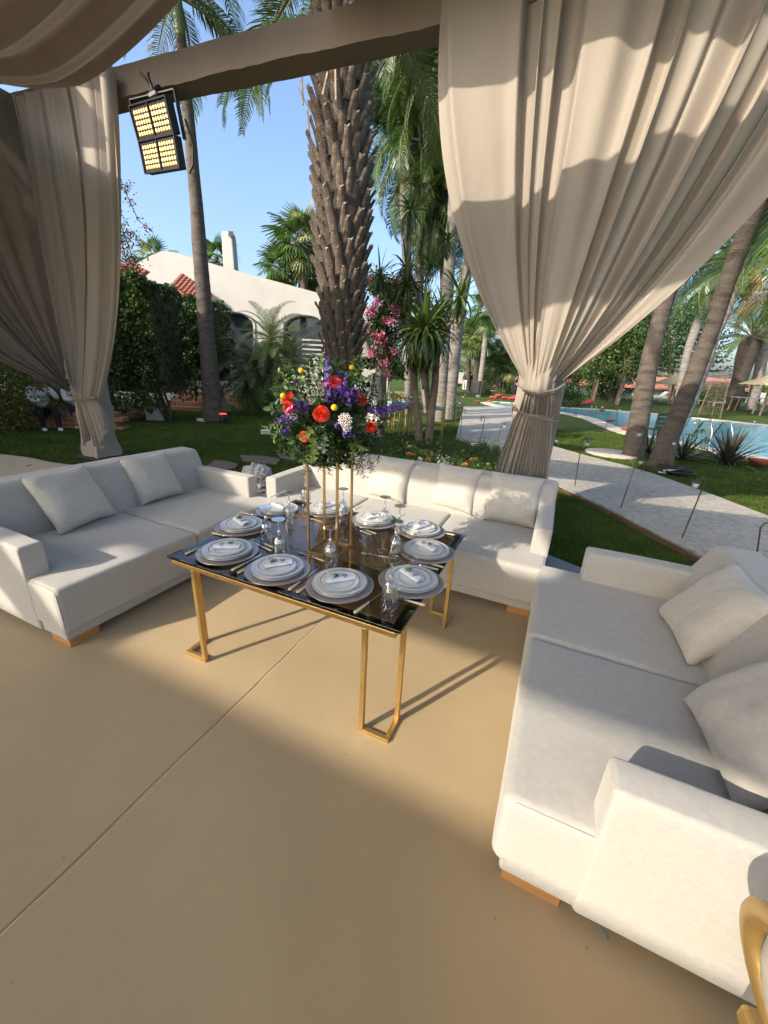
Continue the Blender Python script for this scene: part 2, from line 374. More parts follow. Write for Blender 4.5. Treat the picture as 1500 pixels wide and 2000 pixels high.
# stone path with its edging boards
PATHL = [Vector((5.3, -1.6, 0.03))] + [G(x, y, 0.03) for x, y in [(1640, 1235), (1500, 1150), (1387, 1094), (1210, 1003), (1071, 938), (971, 892), (908, 861), (891, 852), (893, 844), (898, 824), (904, 799)]]
PATHR = [G(x, y, 0.03) for x, y in [(904, 793), (999, 794), (1000, 800), (1002, 822), (1012, 843), (1040, 855), (1077, 870), (1140, 888), (1214, 907), (1283, 927), (1390, 965), (1500, 1007), (1700, 1090)]] + [Vector((6.3, -0.5, 0.03))]
def path():
    o = sheet('stone_path', PATHL + PATHR, 0.03, STONE, thick=0.07)
    root = thing('path_edging', 'dark timber edging boards along the lawn side of the pale stone path', 'edging board')
    for i in range(len(PATHL) - 5):
        a, b = PATHL[i], PATHL[i + 1]; n = max(1, int((b - a).length / 1.2))
        for k in range(n):
            p = a.lerp(b, k / n); q = a.lerp(b, (k + 1) / n - 0.006); off = Vector((-0.03, -0.035, 0))
            m = MB(); m.bar(Vector((p.x, p.y, -0.012)) + off, Vector((q.x, q.y, -0.016)) + off, 0.03, 0.07); m.build('board', BOARD, root, bev=0.003)
path()
# pool with coping
WOUT = [G(x, y, -0.03) for x, y in [(957, 788), (968, 791), (990, 795), (1040, 800), (1086, 804), (1130, 811), (1165, 819), (1200, 833), (1240, 848), (1300, 858), (1340, 868), (1420, 882), (1500, 896), (1640, 925)]]
WIN = [G(x, y, -0.03) for x, y in [(1700, 858), (1500, 832), (1400, 822), (1266, 808), (1160, 800), (1086, 796), (1040, 792), (1000, 788), (975, 786)]]
def grow(poly, d):
    n = len(poly); out = []; c = sum((Vector((p.x, p.y)) for p in poly), Vector((0, 0))) / n
    area = sum(poly[i].x * poly[(i + 1) % n].y - poly[(i + 1) % n].x * poly[i].y for i in range(n)); sg = 1 if area > 0 else -1
    for i in range(n):
        a, b, e = poly[i - 1], poly[i], poly[(i + 1) % n]; t = Vector((e.x - a.x, e.y - a.y)).normalized(); out.append(Vector((b.x + sg * t.y * d, b.y - sg * t.x * d, 0)))
    return out
pool = WOUT + WIN
sheet('pool_water', pool, -0.022, WATER)
cop = grow(pool, 0.62)
def coping():
    V = []; n = len(pool)
    bm = bmesh.new(); A = [bm.verts.new((p.x, p.y, 0.012)) for p in pool]; B = [bm.verts.new((p.x, p.y, 0.012)) for p in cop]
    A2 = [bm.verts.new((p.x, p.y, -0.06)) for p in pool]; B2 = [bm.verts.new((p.x, p.y, -0.08)) for p in cop]
    for i in range(n):
        j = (i + 1) % n; bm.faces.new((A[i], A[j], B[j], B[i])); bm.faces.new((A2[i], A2[j], A[j], A[i])); bm.faces.new((B[i], B[j], B2[j], B2[i]))
    bmesh.ops.recalc_face_normals(bm, faces=bm.faces); me = bpy.data.meshes.new('coping'); bm.to_mesh(me); bm.free()
    tag(link('pool_coping', me, COPE), kind='structure')
coping()
# grass blades: real turf where the lawn is near
def inpoly(x, y, P):
    c = False; j = len(P) - 1
    for i in range(len(P)):
        if (P[i][1] > y) != (P[j][1] > y) and x < (P[j][0] - P[i][0]) * (y - P[i][1]) / (P[j][1] - P[i][1]) + P[i][0]: c = not c
        j = i
    return c
PATHPOLY = [(p.x, p.y) for p in PATHL + PATHR]
def grass():
    r = np.random.default_rng(3); pts = []
    N = 420000; dd = 2.9 + 11.5 * r.random(N) ** 1.25; u = r.uniform(-0.06, 1.06, N) * 1500
    k = (u - 750) / FPX * 1.02; px = np.array(HD[:2]); rt = np.array([CAM_R[0, 0], CAM_R[1, 0]]); rt /= np.linalg.norm(rt)
    P = dd[:, None] * px + (dd * k)[:, None] * rt
    def edge(x): return np.where(x < -3, 3.22 + (x + 8.65) * 0.145 + 0.04, 4.0 - (x + 3) * 0.30)
    ok = (P[:, 1] > edge(P[:, 0])) & ~((P[:, 0] > 0.1) & (P[:, 0] < 1.0) & (P[:, 1] < 3.9 - 0.47 * (P[:, 0] - 0.1))); P = P[ok]
    ok = np.array([not inpoly(a, b, PATHPOLY) for a, b in P]); P = P[ok]
    pool2 = [(p.x, p.y) for p in cop]; far = P[:, 1] > 11
    ok = np.ones(len(P), bool); ok[far] = [not inpoly(a, b, pool2) for a, b in P[far]]; P = P[ok]
    n = len(P); an = r.uniform(0, 6.28, n); dist = np.hypot(P[:, 0], P[:, 1]); h = r.uniform(0.02, 0.05, n) * (1 + 0.25 * vnoise(np.c_[P, P[:, :1] * 0], 1.3, 5)); w_ = 0.0022 + 0.0007 * dist
    ln = r.normal(0, 0.018, (n, 2)); d = np.c_[np.cos(an), np.sin(an)] * w_[:, None]
    V = np.zeros((n, 3, 3)); V[:, 0, :2] = P - d; V[:, 1, :2] = P + d; V[:, 0, 2] = V[:, 1, 2] = -0.05; V[:, 2, :2] = P + ln; V[:, 2, 2] = -0.045 + h
    tag(link('grass', mesh_np('grass', V, np.arange(n * 3).reshape(n, 3)), BLADE), label='short green lawn grass around the pavilion and the path', kind='stuff')
grass()

# ------------------------------------------------------------------ pavilion frame
FY = lambda x: 3.907 + 0.079 * (x + 7.286)          # the front face runs along this line
def pavilion():
    root = thing('pavilion', 'fabric wrapped square pavilion frame with beige beams and pillars', 'pavilion')
    th = math.atan(0.079); dirv = Vector((math.cos(th), math.sin(th), 0)); nrm = Vector((-math.sin(th), math.cos(th), 0))
    def beam(a, b, w_, z0, z1, name='beam'):
        a = Vector(a); b = Vector(b); d = (b - a).normalized(); n = Vector((-d.y, d.x, 0)); L = (b - a).length; k = int(L / 0.12)
        V = []; F = []
        for i in range(k + 1):
            p = a + d * (L * i / k); s_ = 0.003 * math.sin(i * 0.9) + 0.005 * math.sin(i * 0.23) + 0.002 * math.sin(i * 2.7)
            for (u, z) in ((0.0 - s_, z0 + s_), (0.0 - s_, (z0 + z1) / 2), (0.0, z1 + s_), (w_, z1), (w_, z0 - s_)): V.append(p + n * u + Vector((0, 0, z)))
        for i in range(k):
            for j in range(5): a_, b_ = i * 5 + j, i * 5 + (j + 1) % 5; F.append((a_, a_ + 5, b_ + 5, b_))
        F.append((4, 3, 2, 1, 0)); F.append(tuple(k * 5 + j for j in range(5)))
        m = MB(); m.add(V, F); return m.build(name, BEAM, root, sm=True)
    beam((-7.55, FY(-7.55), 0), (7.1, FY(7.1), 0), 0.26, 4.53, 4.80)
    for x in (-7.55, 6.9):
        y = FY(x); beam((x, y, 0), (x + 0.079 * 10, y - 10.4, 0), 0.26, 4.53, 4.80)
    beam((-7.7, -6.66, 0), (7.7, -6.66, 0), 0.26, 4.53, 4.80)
    def pillar(x, y, w_=0.45, top=4.52):
        zs = np.concatenate([[0.0, 0.03, 0.08, 0.16], np.arange(0.26, top, 0.12), [top]]); V = []; F = []; per = []
        hw = w_ / 2
        for k in range(24):
            t = k / 24 * 4; s_, f = int(t), t - int(t); c4 = [(-hw, -hw), (hw, -hw), (hw, hw), (-hw, hw)]; a, b = c4[s_], c4[(s_ + 1) % 4]
            per.append((a[0] + (b[0] - a[0]) * f, a[1] + (b[1] - a[1]) * f))
        for i, z in enumerate(zs):
            for k, (a, b) in enumerate(per):
                q = 0.010 * math.sin(z * 5 + k * 1.3) + 0.008 * math.sin(z * 11 - k * 2.1)
                if z < 0.3: q += 0.018 * math.sin(k * 2.6 + z * 14) * (1 - z / 0.3) + 0.02 * (1 - z / 0.3)
                s_ = 1 + q / hw; V.append((x + a * s_, y + b * s_, z))
        for i in range(len(zs) - 1):
            for k in range(24): a_, b_ = i * 24 + k, i * 24 + (k + 1) % 24; F.append((a_, b_, b_ + 24, a_ + 24))
        m = MB(); m.add(V, F); o = m.build('pillar', PILC, root, sm=True)
        m = MB(); m.box((x - 0.31, y - 0.31, -0.05), (x + 0.31, y + 0.31, -0.004)); m.build('base_plate', BLACK, root)
        return o
    pillar(-7.30, 4.14, 0.37); pillar(-0.25, 4.70, 0.44); pillar(7.0, 5.2); pillar(-6.6, -6.5); pillar(7.4, -6.5); pillar(-0.2, -6.5)
pavilion()

def drape(name, label, top, tie, s_n, t_n, nf, amp, expo, nrm, m, seed, group=None, zt=None, grow_=1.0, tiew=1.0, panel=0.6):
    """hanging cloth gathered into a tie: top(s), tie(s) give the ends of each strand, nrm the direction the pleats stand out"""
    r = random.Random(seed); ph = [r.uniform(0, 6.28) for _ in range(12)]
    nrm = Vector(nrm).normalized(); V = []
    for i in range(s_n + 1):
        s = i / s_n; A = Vector(top(s)); B = Vector(tie(s)); hz = Vector((B.x - A.x, B.y - A.y, 0)); lat = Vector((nrm.y, -nrm.x, 0))
        warp = 0.55 * math.sin(5.1 * s + ph[0]) + 0.35 * math.sin(11.3 * s + ph[1]) + 0.2 * math.sin(23 * s + ph[2])
        ab = 0.55 + 0.45 * math.sin(7.7 * s * nf / 12 + ph[3]) * math.sin(3.1 * s + ph[4])
        for j in range(t_n + 1):
            t = j / t_n; e = t ** expo(s) if t > 0 else 0
            P = A.copy(); P.x += hz.x * e; P.y += hz.y * e; P.z = A.z + (B.z - A.z) * t
            drift = 0.35 * math.sin(2.2 * t + 4 * s + ph[5]) * t * (1 - t)
            phi = 2 * PI * (nf * s + warp + drift)
            sn = math.sin(phi); f = panel * math.tanh(3.2 * sn) + (1 - panel) * math.sin(phi * 1.93 + ph[6]) + 0.10 * math.sin(phi * 3.1 + ph[7])
            g = 1 - 0.62 * t ** 2.2; f2 = 0.20 * t ** 4 * math.sin(2 * PI * nf * 2.7 * s + ph[8])
            a = amp * ab * g * grow_
            P += nrm * (a * f + amp * f2 * 0.45) + lat * (a * 0.42 * math.sin(2 * phi + ph[9]) * (1 - 0.6 * t))
            P += nrm * (0.05 * math.sin(2.6 * t + 9 * s + ph[10]) * t * (1 - t) * 4)
            P.z += 0.004 * math.sin(30 * s + 9 * t)
            V.append(P)
    I = np.arange((s_n + 1) * (t_n + 1)).reshape(s_n + 1, t_n + 1)
    F = np.stack([I[:-1, :-1], I[1:, :-1], I[1:, 1:], I[:-1, 1:]], -1).reshape(-1, 4)
    me = mesh_np(name, [tuple(v) for v in V], F, True); o = link(name, me, m); tag(o, label, 'curtain', group)
    return o
def skirt(name, x0, x1, y, z, bx0, bx1, by, bz, m, parent, nf, seed, n=160, k=36, amp=0.045, dirv=(1, 0, 0), nrm=(0, -1, 0), lift=None):
    r = random.Random(seed); ph = [r.uniform(0, 6.28) for _ in range(6)]; V = []; dv = Vector(dirv); nv = Vector(nrm)
    for i in range(n + 1):
        s = i / n; warp = 0.4 * math.sin(6 * s + ph[0]) + 0.25 * math.sin(15 * s + ph[1])
        for j in range(k + 1):
            t = j / k; phi = 2 * PI * (nf * s + warp)
            a = (x0 + (x1 - x0) * s) * (1 - t ** 0.8) + (bx0 + (bx1 - bx0) * s) * t ** 0.8
            d = 0.07 * math.sin(PI * s) * (1 - t) + amp * (0.35 + t * 0.9) * (0.6 * math.tanh(2.5 * math.sin(phi)) + 0.4 * math.sin(phi * 2.1 + ph[2])) + 0.05 * math.sin(PI * min(1, t * 6)) * math.exp(-t * 9)
            zz = z + ((bz + (lift(s) if lift else 0)) - z) * t; yy = y + (by - y) * t
            V.append(Vector((0, 0, zz)) + dv * a + nv * (d - yy))
    I = np.arange((n + 1) * (k + 1)).reshape(n + 1, k + 1); F = np.stack([I[:-1, :-1], I[1:, :-1], I[1:, 1:], I[:-1, 1:]], -1).reshape(-1, 4)
    return link(name, mesh_np(name, [tuple(v) for v in V], F, True), m, parent)
# the big curtain over the middle pillar
def right_curtain():
    CY = 4.33
    o = drape('curtain', 'wide beige curtain gathered and tied at the middle pillar in front of the pool', 
              lambda s: (-1.62 + 3.20 * s, CY + 0.02, 4.74), lambda s: (-0.43 + 0.40 * s, 4.20 + 0.06 * math.cos(PI * (2 * s - 1)) * -1, 1.66 - 0.05 * math.sin(PI * s)),
              620, 190, 5.6, 0.11, lambda s: 2.1 - 0.35 * math.sin(PI * s), (0, -1, 0), CLOTH, 11)
    # pouch that folds over the tie, the cinched neck, the tie band, and the skirt below
    V = []; n, k = 80, 70
    for i in range(n + 1):
        s = i / n; r_ = math.sin(PI * s) ** 0.5
        for j in range(k + 1):
            t = j / k; x = -0.385 + 0.29 * s + 0.015 * math.sin(5 * t + 6 * s) * t; q = min(1.0, t / 0.86)
            zz = 2.75 - 1.20 * q - 0.05 * math.sin(PI * s) * q; bul = 0.115 * math.exp(-((q - 0.93) / 0.16) ** 2) * r_
            y = 4.33 - 0.14 * q - bul - 0.02 * math.sin(11 * s + 2 * q) * q - 0.012 * math.sin(23 * s - 3 * q) * q + (0.12 if q < 0.25 else 0.12 * max(0, (0.55 - q) / 0.3)) + 0.05 * (1 - r_)
            if t > 0.86: c = (t - 0.86) / 0.14; y += 0.14 * c; zz += 0.035 * c * r_ - 0.02 * math.sin(PI * c)
            V.append((x, y, zz))
    I = np.arange((n + 1) * (k + 1)).reshape(n + 1, k + 1); F = np.stack([I[:-1, :-1], I[1:, :-1], I[1:, 1:], I[:-1, 1:]], -1).reshape(-1, 4)
    link('pouch', mesh_np('pouch', V, F, True), CLOTH, o)
    skirt('neck', -0.36, -0.10, 4.20, 1.56, -0.40, -0.06, 4.25, 1.30, CLOTH, o, 9, 3, n=120, k=20, amp=0.03)
    skirt('skirt', -0.41, -0.07, 4.27, 1.32, -0.66, 0.05, 4.33, 0.0, CLOTH, o, 13, 8, n=260, k=50, amp=0.036)
    m = MB(); m.tube([(-0.50, 4.42, 1.40), (-0.44, 4.19, 1.35), (-0.25, 4.10, 1.31), (-0.06, 4.16, 1.27), (0.0, 4.42, 1.26)], 0.010, 6); m.build('tie_band', CLOTH_D, o, sm=True)
    m = MB(); m.tube([(-0.47, 4.30, 1.60), (-0.38, 4.09, 1.56), (-0.24, 4.03, 1.52), (-0.08, 4.09, 1.57), (-0.02, 4.30, 1.62)], 0.012, 6); m.build('tie_band', CLOTH_D, o, sm=True)
right_curtain()
def left_curtains():
    o = drape('curtain', 'beige curtain on the front beam tied back at the left pillar with sunlit stripes',
              lambda s: (-7.15 + 1.86 * s, 3.86 + 0.03, 4.72), lambda s: (-7.22 + 0.68 * s, 3.84 - 0.10 * math.sin(PI * s), 1.02),
              320, 150, 3.6, 0.10, lambda s: 2.2 - 0.4 * s, (0, -1, 0), CLOTH, 5)
    skirt('tail', -7.16, -6.62, 3.84, 1.04, -7.16, -6.50, 3.84, 0.22, CLOTH, o, 6, 21, n=150, k=30, amp=0.055, lift=lambda s: 0.16 * math.sin(8 * s) + 0.26 * s)
    m = MB(); m.tube([(-7.45, 4.0, 1.06), (-7.2, 3.72, 1.02), (-6.9, 3.66, 1.0), (-6.55, 3.78, 1.05)], 0.022, 6); m.build('tie_band', CLOTH_D, o, sm=True)
    m = MB(); pts = [(-6.66 + 0.13 * math.cos(a) * q, 3.70 - 0.05 * math.sin(2 * a), 0.88 + 0.16 * math.sin(a) * q) for a, q in ((0, 1), (0.8, 1.1), (1.6, .8), (2.4, 1), (3.3, .9), (4.2, 1.15), (5.2, 1.2), (6.2, .6))]
    o2 = drape('curtain', 'shade toned beige curtain hanging from the left side beam and swept to the left pillar',
               lambda s: (-7.24 + 0.02 * s, 3.97 - 3.27 * s, 4.72), lambda s: (-7.20 + 0.42 * s - 0.1 * s, 3.76 - 0.14 * s, 1.22 - 0.12 * s),
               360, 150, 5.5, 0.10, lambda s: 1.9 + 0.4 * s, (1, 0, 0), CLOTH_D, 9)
left_curtains()
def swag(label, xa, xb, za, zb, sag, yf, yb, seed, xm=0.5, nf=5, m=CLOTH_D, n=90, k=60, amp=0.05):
    r = random.Random(seed); ph = [r.uniform(0, 6.28) for _ in range(6)]; V = []
    for i in range(n + 1):
        a = i / n; x = xa + (xb - xa) * a
        c = (a / xm - 1) if a < xm else (a - xm) / (1 - xm); z0 = za + (zb - za) * a - sag * (1 - c * c)
        F_, B_ = yf(x), yb(x)
        for j in range(k + 1):
            b = j / k; y = F_ + (B_ - F_) * b
            z = z0 + (0.22 * sag) * math.sin(PI * b) * math.sin(PI * a) * -0.6 + amp * math.sin(2 * PI * (nf * b) + ph[0] + 1.2 * math.sin(3 * a + ph[1])) * (0.4 + 0.6 * math.sin(PI * a)) + 0.4 * amp * math.sin(2 * PI * nf * 2.3 * b + 4 * a + ph[2])
            V.append((x, y, z))
    I = np.arange((n + 1) * (k + 1)).reshape(n + 1, k + 1); F = np.stack([I[:-1, :-1], I[1:, :-1], I[1:, 1:], I[:-1, 1:]], -1).reshape(-1, 4)
    o = link('ceiling_drape', mesh_np('swag', V, F, True), m); tag(o, label, 'drape', 'swagged ceiling drapes of the pavilion'); return o
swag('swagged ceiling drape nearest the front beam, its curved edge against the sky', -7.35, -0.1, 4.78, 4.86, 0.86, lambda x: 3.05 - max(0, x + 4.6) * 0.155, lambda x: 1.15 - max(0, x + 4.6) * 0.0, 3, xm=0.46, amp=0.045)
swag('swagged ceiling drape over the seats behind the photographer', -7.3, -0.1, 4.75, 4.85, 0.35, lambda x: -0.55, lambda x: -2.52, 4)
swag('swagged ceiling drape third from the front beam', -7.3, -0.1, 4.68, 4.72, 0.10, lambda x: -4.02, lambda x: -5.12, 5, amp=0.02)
swag('unseen drape added behind the rear beam to shade the near floor', -7.7, -0.1, 4.70, 4.75, 0.10, lambda x: -6.48, lambda x: -10.4, 6, amp=0.02)  # unseen sheet placed to hold the near floor in shade
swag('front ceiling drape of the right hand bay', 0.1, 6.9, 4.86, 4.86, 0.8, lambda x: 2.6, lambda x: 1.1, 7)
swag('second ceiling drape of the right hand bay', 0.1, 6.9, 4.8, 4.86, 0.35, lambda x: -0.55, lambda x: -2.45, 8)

swag('unseen ceiling drape added to shade the top of the big curtain', -2.7, 3.4, 4.92, 4.92, 0.05, lambda x: 4.30, lambda x: 3.06 - 0.16 * abs(math.sin(x * 1.25 + 1.2)), 9, amp=0.012)  # added out of view to shade the top of the big curtain

swag('unseen roof strip added to shade the left part of the front beam', -8.4, -2.8, 5.16, 5.10, 0.02, lambda x: 4.02 if x < -6.2 else 4.02, lambda x: 2.1 if x < -6.4 else 3.0, 10, amp=0.01)  # unseen strip that keeps sun off the beam and left curtain top

swag('unseen drape patch added to shade the far end of the right hand sofa', -3.78, -0.1, 4.80, 4.84, 0.04, lambda x: -2.35, lambda x: -4.62, 12, amp=0.015)  # extra cover put in so the right sofa's far half stays shaded
# ------------------------------------------------------------------ sofas
def sofa(label, origin, rz, L, Dp, nseat, seed, far_arm=True):
    """local x runs back from the seat front, local y along the sofa"""
    root = thing('sofa', label, 'sofa', origin, rz, 'cream linen sofas around the table')
    A = 0.125; back = Dp + 0.30
    # base strip and wooden corner feet
    m = MB(); m.box((0.035, 0.015, 0.062), (back - 0.02, L - 0.015, 0.15)); m.build('base', SOFA, root, bev=0.012)
    for (x, y) in ((0.05, 0.03), (0.05, L - 0.03 - 0.17), (back - 0.22, 0.03), (back - 0.22, L - 0.2)):
        m = MB(); m.box((x, y, 0.0), (x + 0.19, y + 0.17, 0.0625)); m.build('foot', WOODF, root, bev=0.004)
    w_ = L / nseat
    for i in range(nseat):
        y0 = i * w_ + (0.0 if i == 0 else 0.0015); y1 = (i + 1) * w_ - 0.0015
        me = rbox((0.0, y0, 0.125), (Dp + 0.06, y1, 0.418), 0.034, step=0.035, puff=0.011, wob=0.0022, seed=seed + i)
        o = link('seat_cushion', me, SOFA, root)
        for yy in ([0.004] if i == 0 else []) + ([L - 0.004] if i == nseat - 1 else []):
            p = MB(); q = 0.006 if yy < 0.1 else -0.006; yy2 = yy + q * 0.9
            p.tube([(0.050, yy2, 0.130), (0.022, yy2, 0.140), (0.0095, yy2, 0.17), (0.0095, yy2, 0.378), (0.020, yy2, 0.400), (0.045, yy2, 0.409), (0.27, yy2, 0.410)], 0.0030, 6); p.build('piping', SOFA, o, sm=True)
    # arms: slab from base to arm top, standing on the sides
    for (y0, y1) in ((-0.004, A), (L - A, L + 0.004)):
        me = rbox((0.262, y0, 0.07), (back - 0.05, y1, 0.622), 0.020, step=0.04, puff=0.004, wob=0.0022, seed=seed + 7)
        a = link('armrest', me, SOFA, root)
        p = MB(); e = 0.006; ys = (y0 + e, y1 - e)
        pt = [(0.285, ys[0] + .004, 0.074), (0.268, ys[0], 0.11), (0.268, ys[0], 0.595), (0.272, ys[0] + .01, 0.612), (0.272, ys[1] - .01, 0.612), (0.268, ys[1], 0.595), (0.268, ys[1], 0.42)]
        p.tube(pt, 0.003, 6); p.build('piping', SOFA, a, sm=True)
    # raked backrest
    me = rbox((0, 0.002, 0.0), (0.22, L - 0.002, 0.74), 0.038, step=0.04, puff=0.0, wob=0.003, seed=seed + 13)
    co = np.empty(len(me.vertices) * 3, dtype=np.float32); me.vertices.foreach_get('co', co); co = co.reshape(-1, 3)
    z = co[:, 2].copy(); co[:, 0] += Dp + 0.155 * np.clip(z - 0.34, 0, None) / 0.42; co[:, 2] = 0.09 + z * 0.955
    co[:, 0] += np.where(z > 0.34, -0.018 * np.sin(np.clip((z - 0.34) / 0.4, 0, 1) * PI) * (co[:, 0] < Dp + 0.12 + 0.37 * np.clip(z - 0.34, 0, None)), 0)
    me.vertices.foreach_set('co', co.ravel()); me.update(); link('backrest', me, SOFA, root)
    return root
sofa('three seat cream sofa between the flower bouquet and the right hand pillar', (0.10, 2.60, 0), PI / 2, 2.62, 0.80, 3, 11)
sofa('two seat cream sofa on the left beside the left pillar', (-2.36, 2.86, 0), PI, 1.92, 0.90, 2, 21)
sofa('two seat cream sofa nearest the camera on the right with its armrest in the sun', (0.055, 0.925, 0), 0, 1.79, 0.77, 2, 31)

def pillow_mesh(seed, s=0.45, th=0.185):
    n = 34; r = random.Random(seed); V = []; F = []; dimple = r.uniform(0.2, 1.0)
    for side in (1, -1):
        for i in range(n + 1):
            for j in range(n + 1):
                u = -1 + 2 * i / n; v = -1 + 2 * j / n
                pin = 1 - 0.085 * (1 - u * u) ** 0.8; pin2 = 1 - 0.085 * (1 - v * v) ** 0.8
                x = u * s / 2 * pin2; y = v * s / 2 * pin
                e = max(0.0, (1 - u ** 4) * (1 - v ** 4)); h = th / 2 * e ** 0.42 * (0.72 + 0.28 * e)
                V.append((x, y, side * h))
    V = np.array(V); e = np.repeat(1.0, len(V)); uu = np.abs(V[:, 0]) / (s / 2); vv = np.abs(V[:, 1]) / (s / 2)
    ed = np.clip(np.maximum(uu, vv), 0, 1)
    wr = 0.0065 * vnoise(V, 17, seed) + 0.0045 * vnoise(V, 38, seed + 1) * ed ** 2 + 0.011 * vnoise(V * [1, 1, 0], 8, seed + 2)
    body = np.clip((1 - np.maximum(uu, vv)) * 8, 0, 1); V[:, 2] += wr * body * np.sign(V[:, 2] + 1e-9)
    V[:, 2] += 0.012 * vnoise(V * [1, 1, 0], 5, seed + 5)
    V[:, 0] += 0.004 * vnoise(V * [1, 1, 0], 25, seed + 3); V[:, 1] += 0.004 * vnoise(V * [1, 1, 0], 25, seed + 4)
    m_ = (n + 1) * (n + 1); I = np.arange(m_).reshape(n + 1, n + 1)
    f = np.stack([I[:-1, :-1], I[1:, :-1], I[1:, 1:], I[:-1, 1:]], -1).reshape(-1, 4)
    F = np.concatenate([f, f[:, ::-1] + m_]); me = mesh_np('pillow', V, F, True)
    bm = bmesh.new(); bm.from_mesh(me); bmesh.ops.remove_doubles(bm, verts=bm.verts, dist=0.0035); bm.to_mesh(me); bm.free()
    return smooth(me)
def pillow(label, A, B, lean, facing, seed, s=0.45, z=0.425, twist=0.0):
    """A, B: pixels of the two lower corners, on the seat; leans back away from `facing`"""
    a = G(*A, z); b = G(*B, z); u = (b - a); u.z = 0; mid = (a + b) / 2; u.normalize(); f = Vector(facing).normalized()
    nrm0 = Vector((u.y, -u.x, 0)); nrm0 = nrm0 if nrm0.dot(f) > 0 else -nrm0
    up = Vector((0, 0, 1)) * math.sin(lean) - nrm0 * math.cos(lean)
    if twist: q = Quaternion(nrm0, twist); u = q @ u; up = q @ up
    nr = u.cross(up).normalized()
    if nr.dot(f) < 0: nr = -nr
    M = Matrix((u, up, u.cross(up))).transposed().to_4x4(); M.translation = mid + up * (s / 2 - 0.004) + Vector((0, 0, 0.008))
    o = link('pillow', pillow_mesh(seed, s), PILLOW); o.matrix_world = M
    tag(o, label, 'pillow', 'cream scatter pillows on the sofas')
    sp = MB(); k = s / 2 * 0.93
    return o
pillow('large square pillow on the near cushion of the left sofa', (122, 1046), (228, 1006), math.radians(58), (1, -0.2, 0), 1, 0.47)
pillow('square pillow on the far cushion of the left sofa', (279, 989), (358, 965), math.radians(63), (1, -0.2, 0), 2, 0.44)
pillow('pillow at the left end of the three seat sofa behind the flower stand', (629, 942), (697, 958), math.radians(70), (0.2, -1, 0), 3, 0.42)
pillow('second pillow from the left on the three seat sofa', (714, 968), (790, 986), math.radians(66), (0, -1, 0), 4, 0.45)
pillow('third pillow from the left on the three seat sofa', (838, 989), (922, 1009), math.radians(66), (0, -1, 0), 5, 0.45)
pillow('pillow with a leafy shadow at the right end of the three seat sofa', (946, 1016), (1040, 1034), math.radians(62), (0, -1, 0), 6, 0.46)
pillow('tilted pillow in the shaded far corner of the right hand sofa', (1340, 1300), (1287, 1200), math.radians(56), (-1, 0.2, 0), 7, 0.46)
pillow('pillow half in sunlight near the armrest of the right hand sofa', (1412, 1545), (1342, 1392), math.radians(52), (-1, 0.3, 0), 8, 0.50, twist=0.0)

# ------------------------------------------------------------------ table
TX0, TX1, TY0, TY1, TZ = -1.815, -0.435, 1.245, 2.40, 0.65
def table():
    root = thing('dining_table', 'square dining table with a smoked glass top on gold bracket legs', 'table', (-1.125, 1.80, 0))
    ox, oy = -1.125, 1.80
    f = MB(); x0, x1, y0, y1 = TX0 + 0.035 - ox, TX1 - 0.02 - ox, TY0 + 0.0 - oy, TY1 - 0.03 - oy; z0, z1 = 0.605, 0.632; w_ = 0.028
    f.box((x0, y0, z0), (x1, y0 + w_, z1)); f.box((x0, y1 - w_, z0), (x1, y1, z1)); f.box((x0, y0 + w_, z0), (x0 + w_, y1 - w_, z1)); f.box((x1 - w_, y0 + w_, z0), (x1, y1 - w_, z1))
    f.build('frame', GOLD, root, bev=0.003)
    for sx in (0, 1):
        for sy in (0, 1):
            cx = (x0, x1)[sx]; cy = (y0, y1)[sy]; dx = 1 if sx == 0 else -1; dy = 1 if sy == 0 else -1; l = MB(); k = 0.024
            def bx(xa, xb, ya, yb, za, zb): l.box((min(xa, xb), min(ya, yb), za), (max(xa, xb), max(ya, yb), zb))
            bx(cx + dx * 0.135, cx + dx * (0.135 + k), cy, cy + dy * k, 0.0, z0)          # upright on the front or back edge
            bx(cx, cx + dx * k, cy + dy * 0.125, cy + dy * (0.125 + k), 0.0, z0)          # upright on the side edge
            bx(cx, cx + dx * 0.135, cy, cy + dy * k, 0.0, k); bx(cx, cx + dx * k, cy + dy * k, cy + dy * 0.125, 0.0, k)
            l.build('leg', GOLD, root, bev=0.0025)
    t = MB(); t.box((TX0 - ox, TY0 - oy, 0.634), (TX1 - ox, TY1 - oy, TZ - 0.001)); t.build('table_top', SMOKE, root, bev=0.002)
    b = MB(); e = 0.055
    for (a0, a1, c0, c1) in ((TX0, TX1, TY0, TY0 + e), (TX0, TX1, TY1 - e, TY1), (TX0, TX0 + e, TY0 + e, TY1 - e), (TX1 - e, TX1, TY0 + e, TY1 - e)):
        b.box((a0 - ox + .003, c0 - oy + (.003 if c0 == TY0 else 0), 0.6335), (a1 - ox - .003, c1 - oy - (.003 if c1 == TY1 else 0), 0.6338))
    b.build('black_border', BLACKG, root)
SMOKE = glass('smoked_glass', (0.50, 0.42, 0.34), 0.0, ior=1.62)
BLACKG = mat('black_border', (0.004, 0.004, 0.005), rough=0.1)
table()

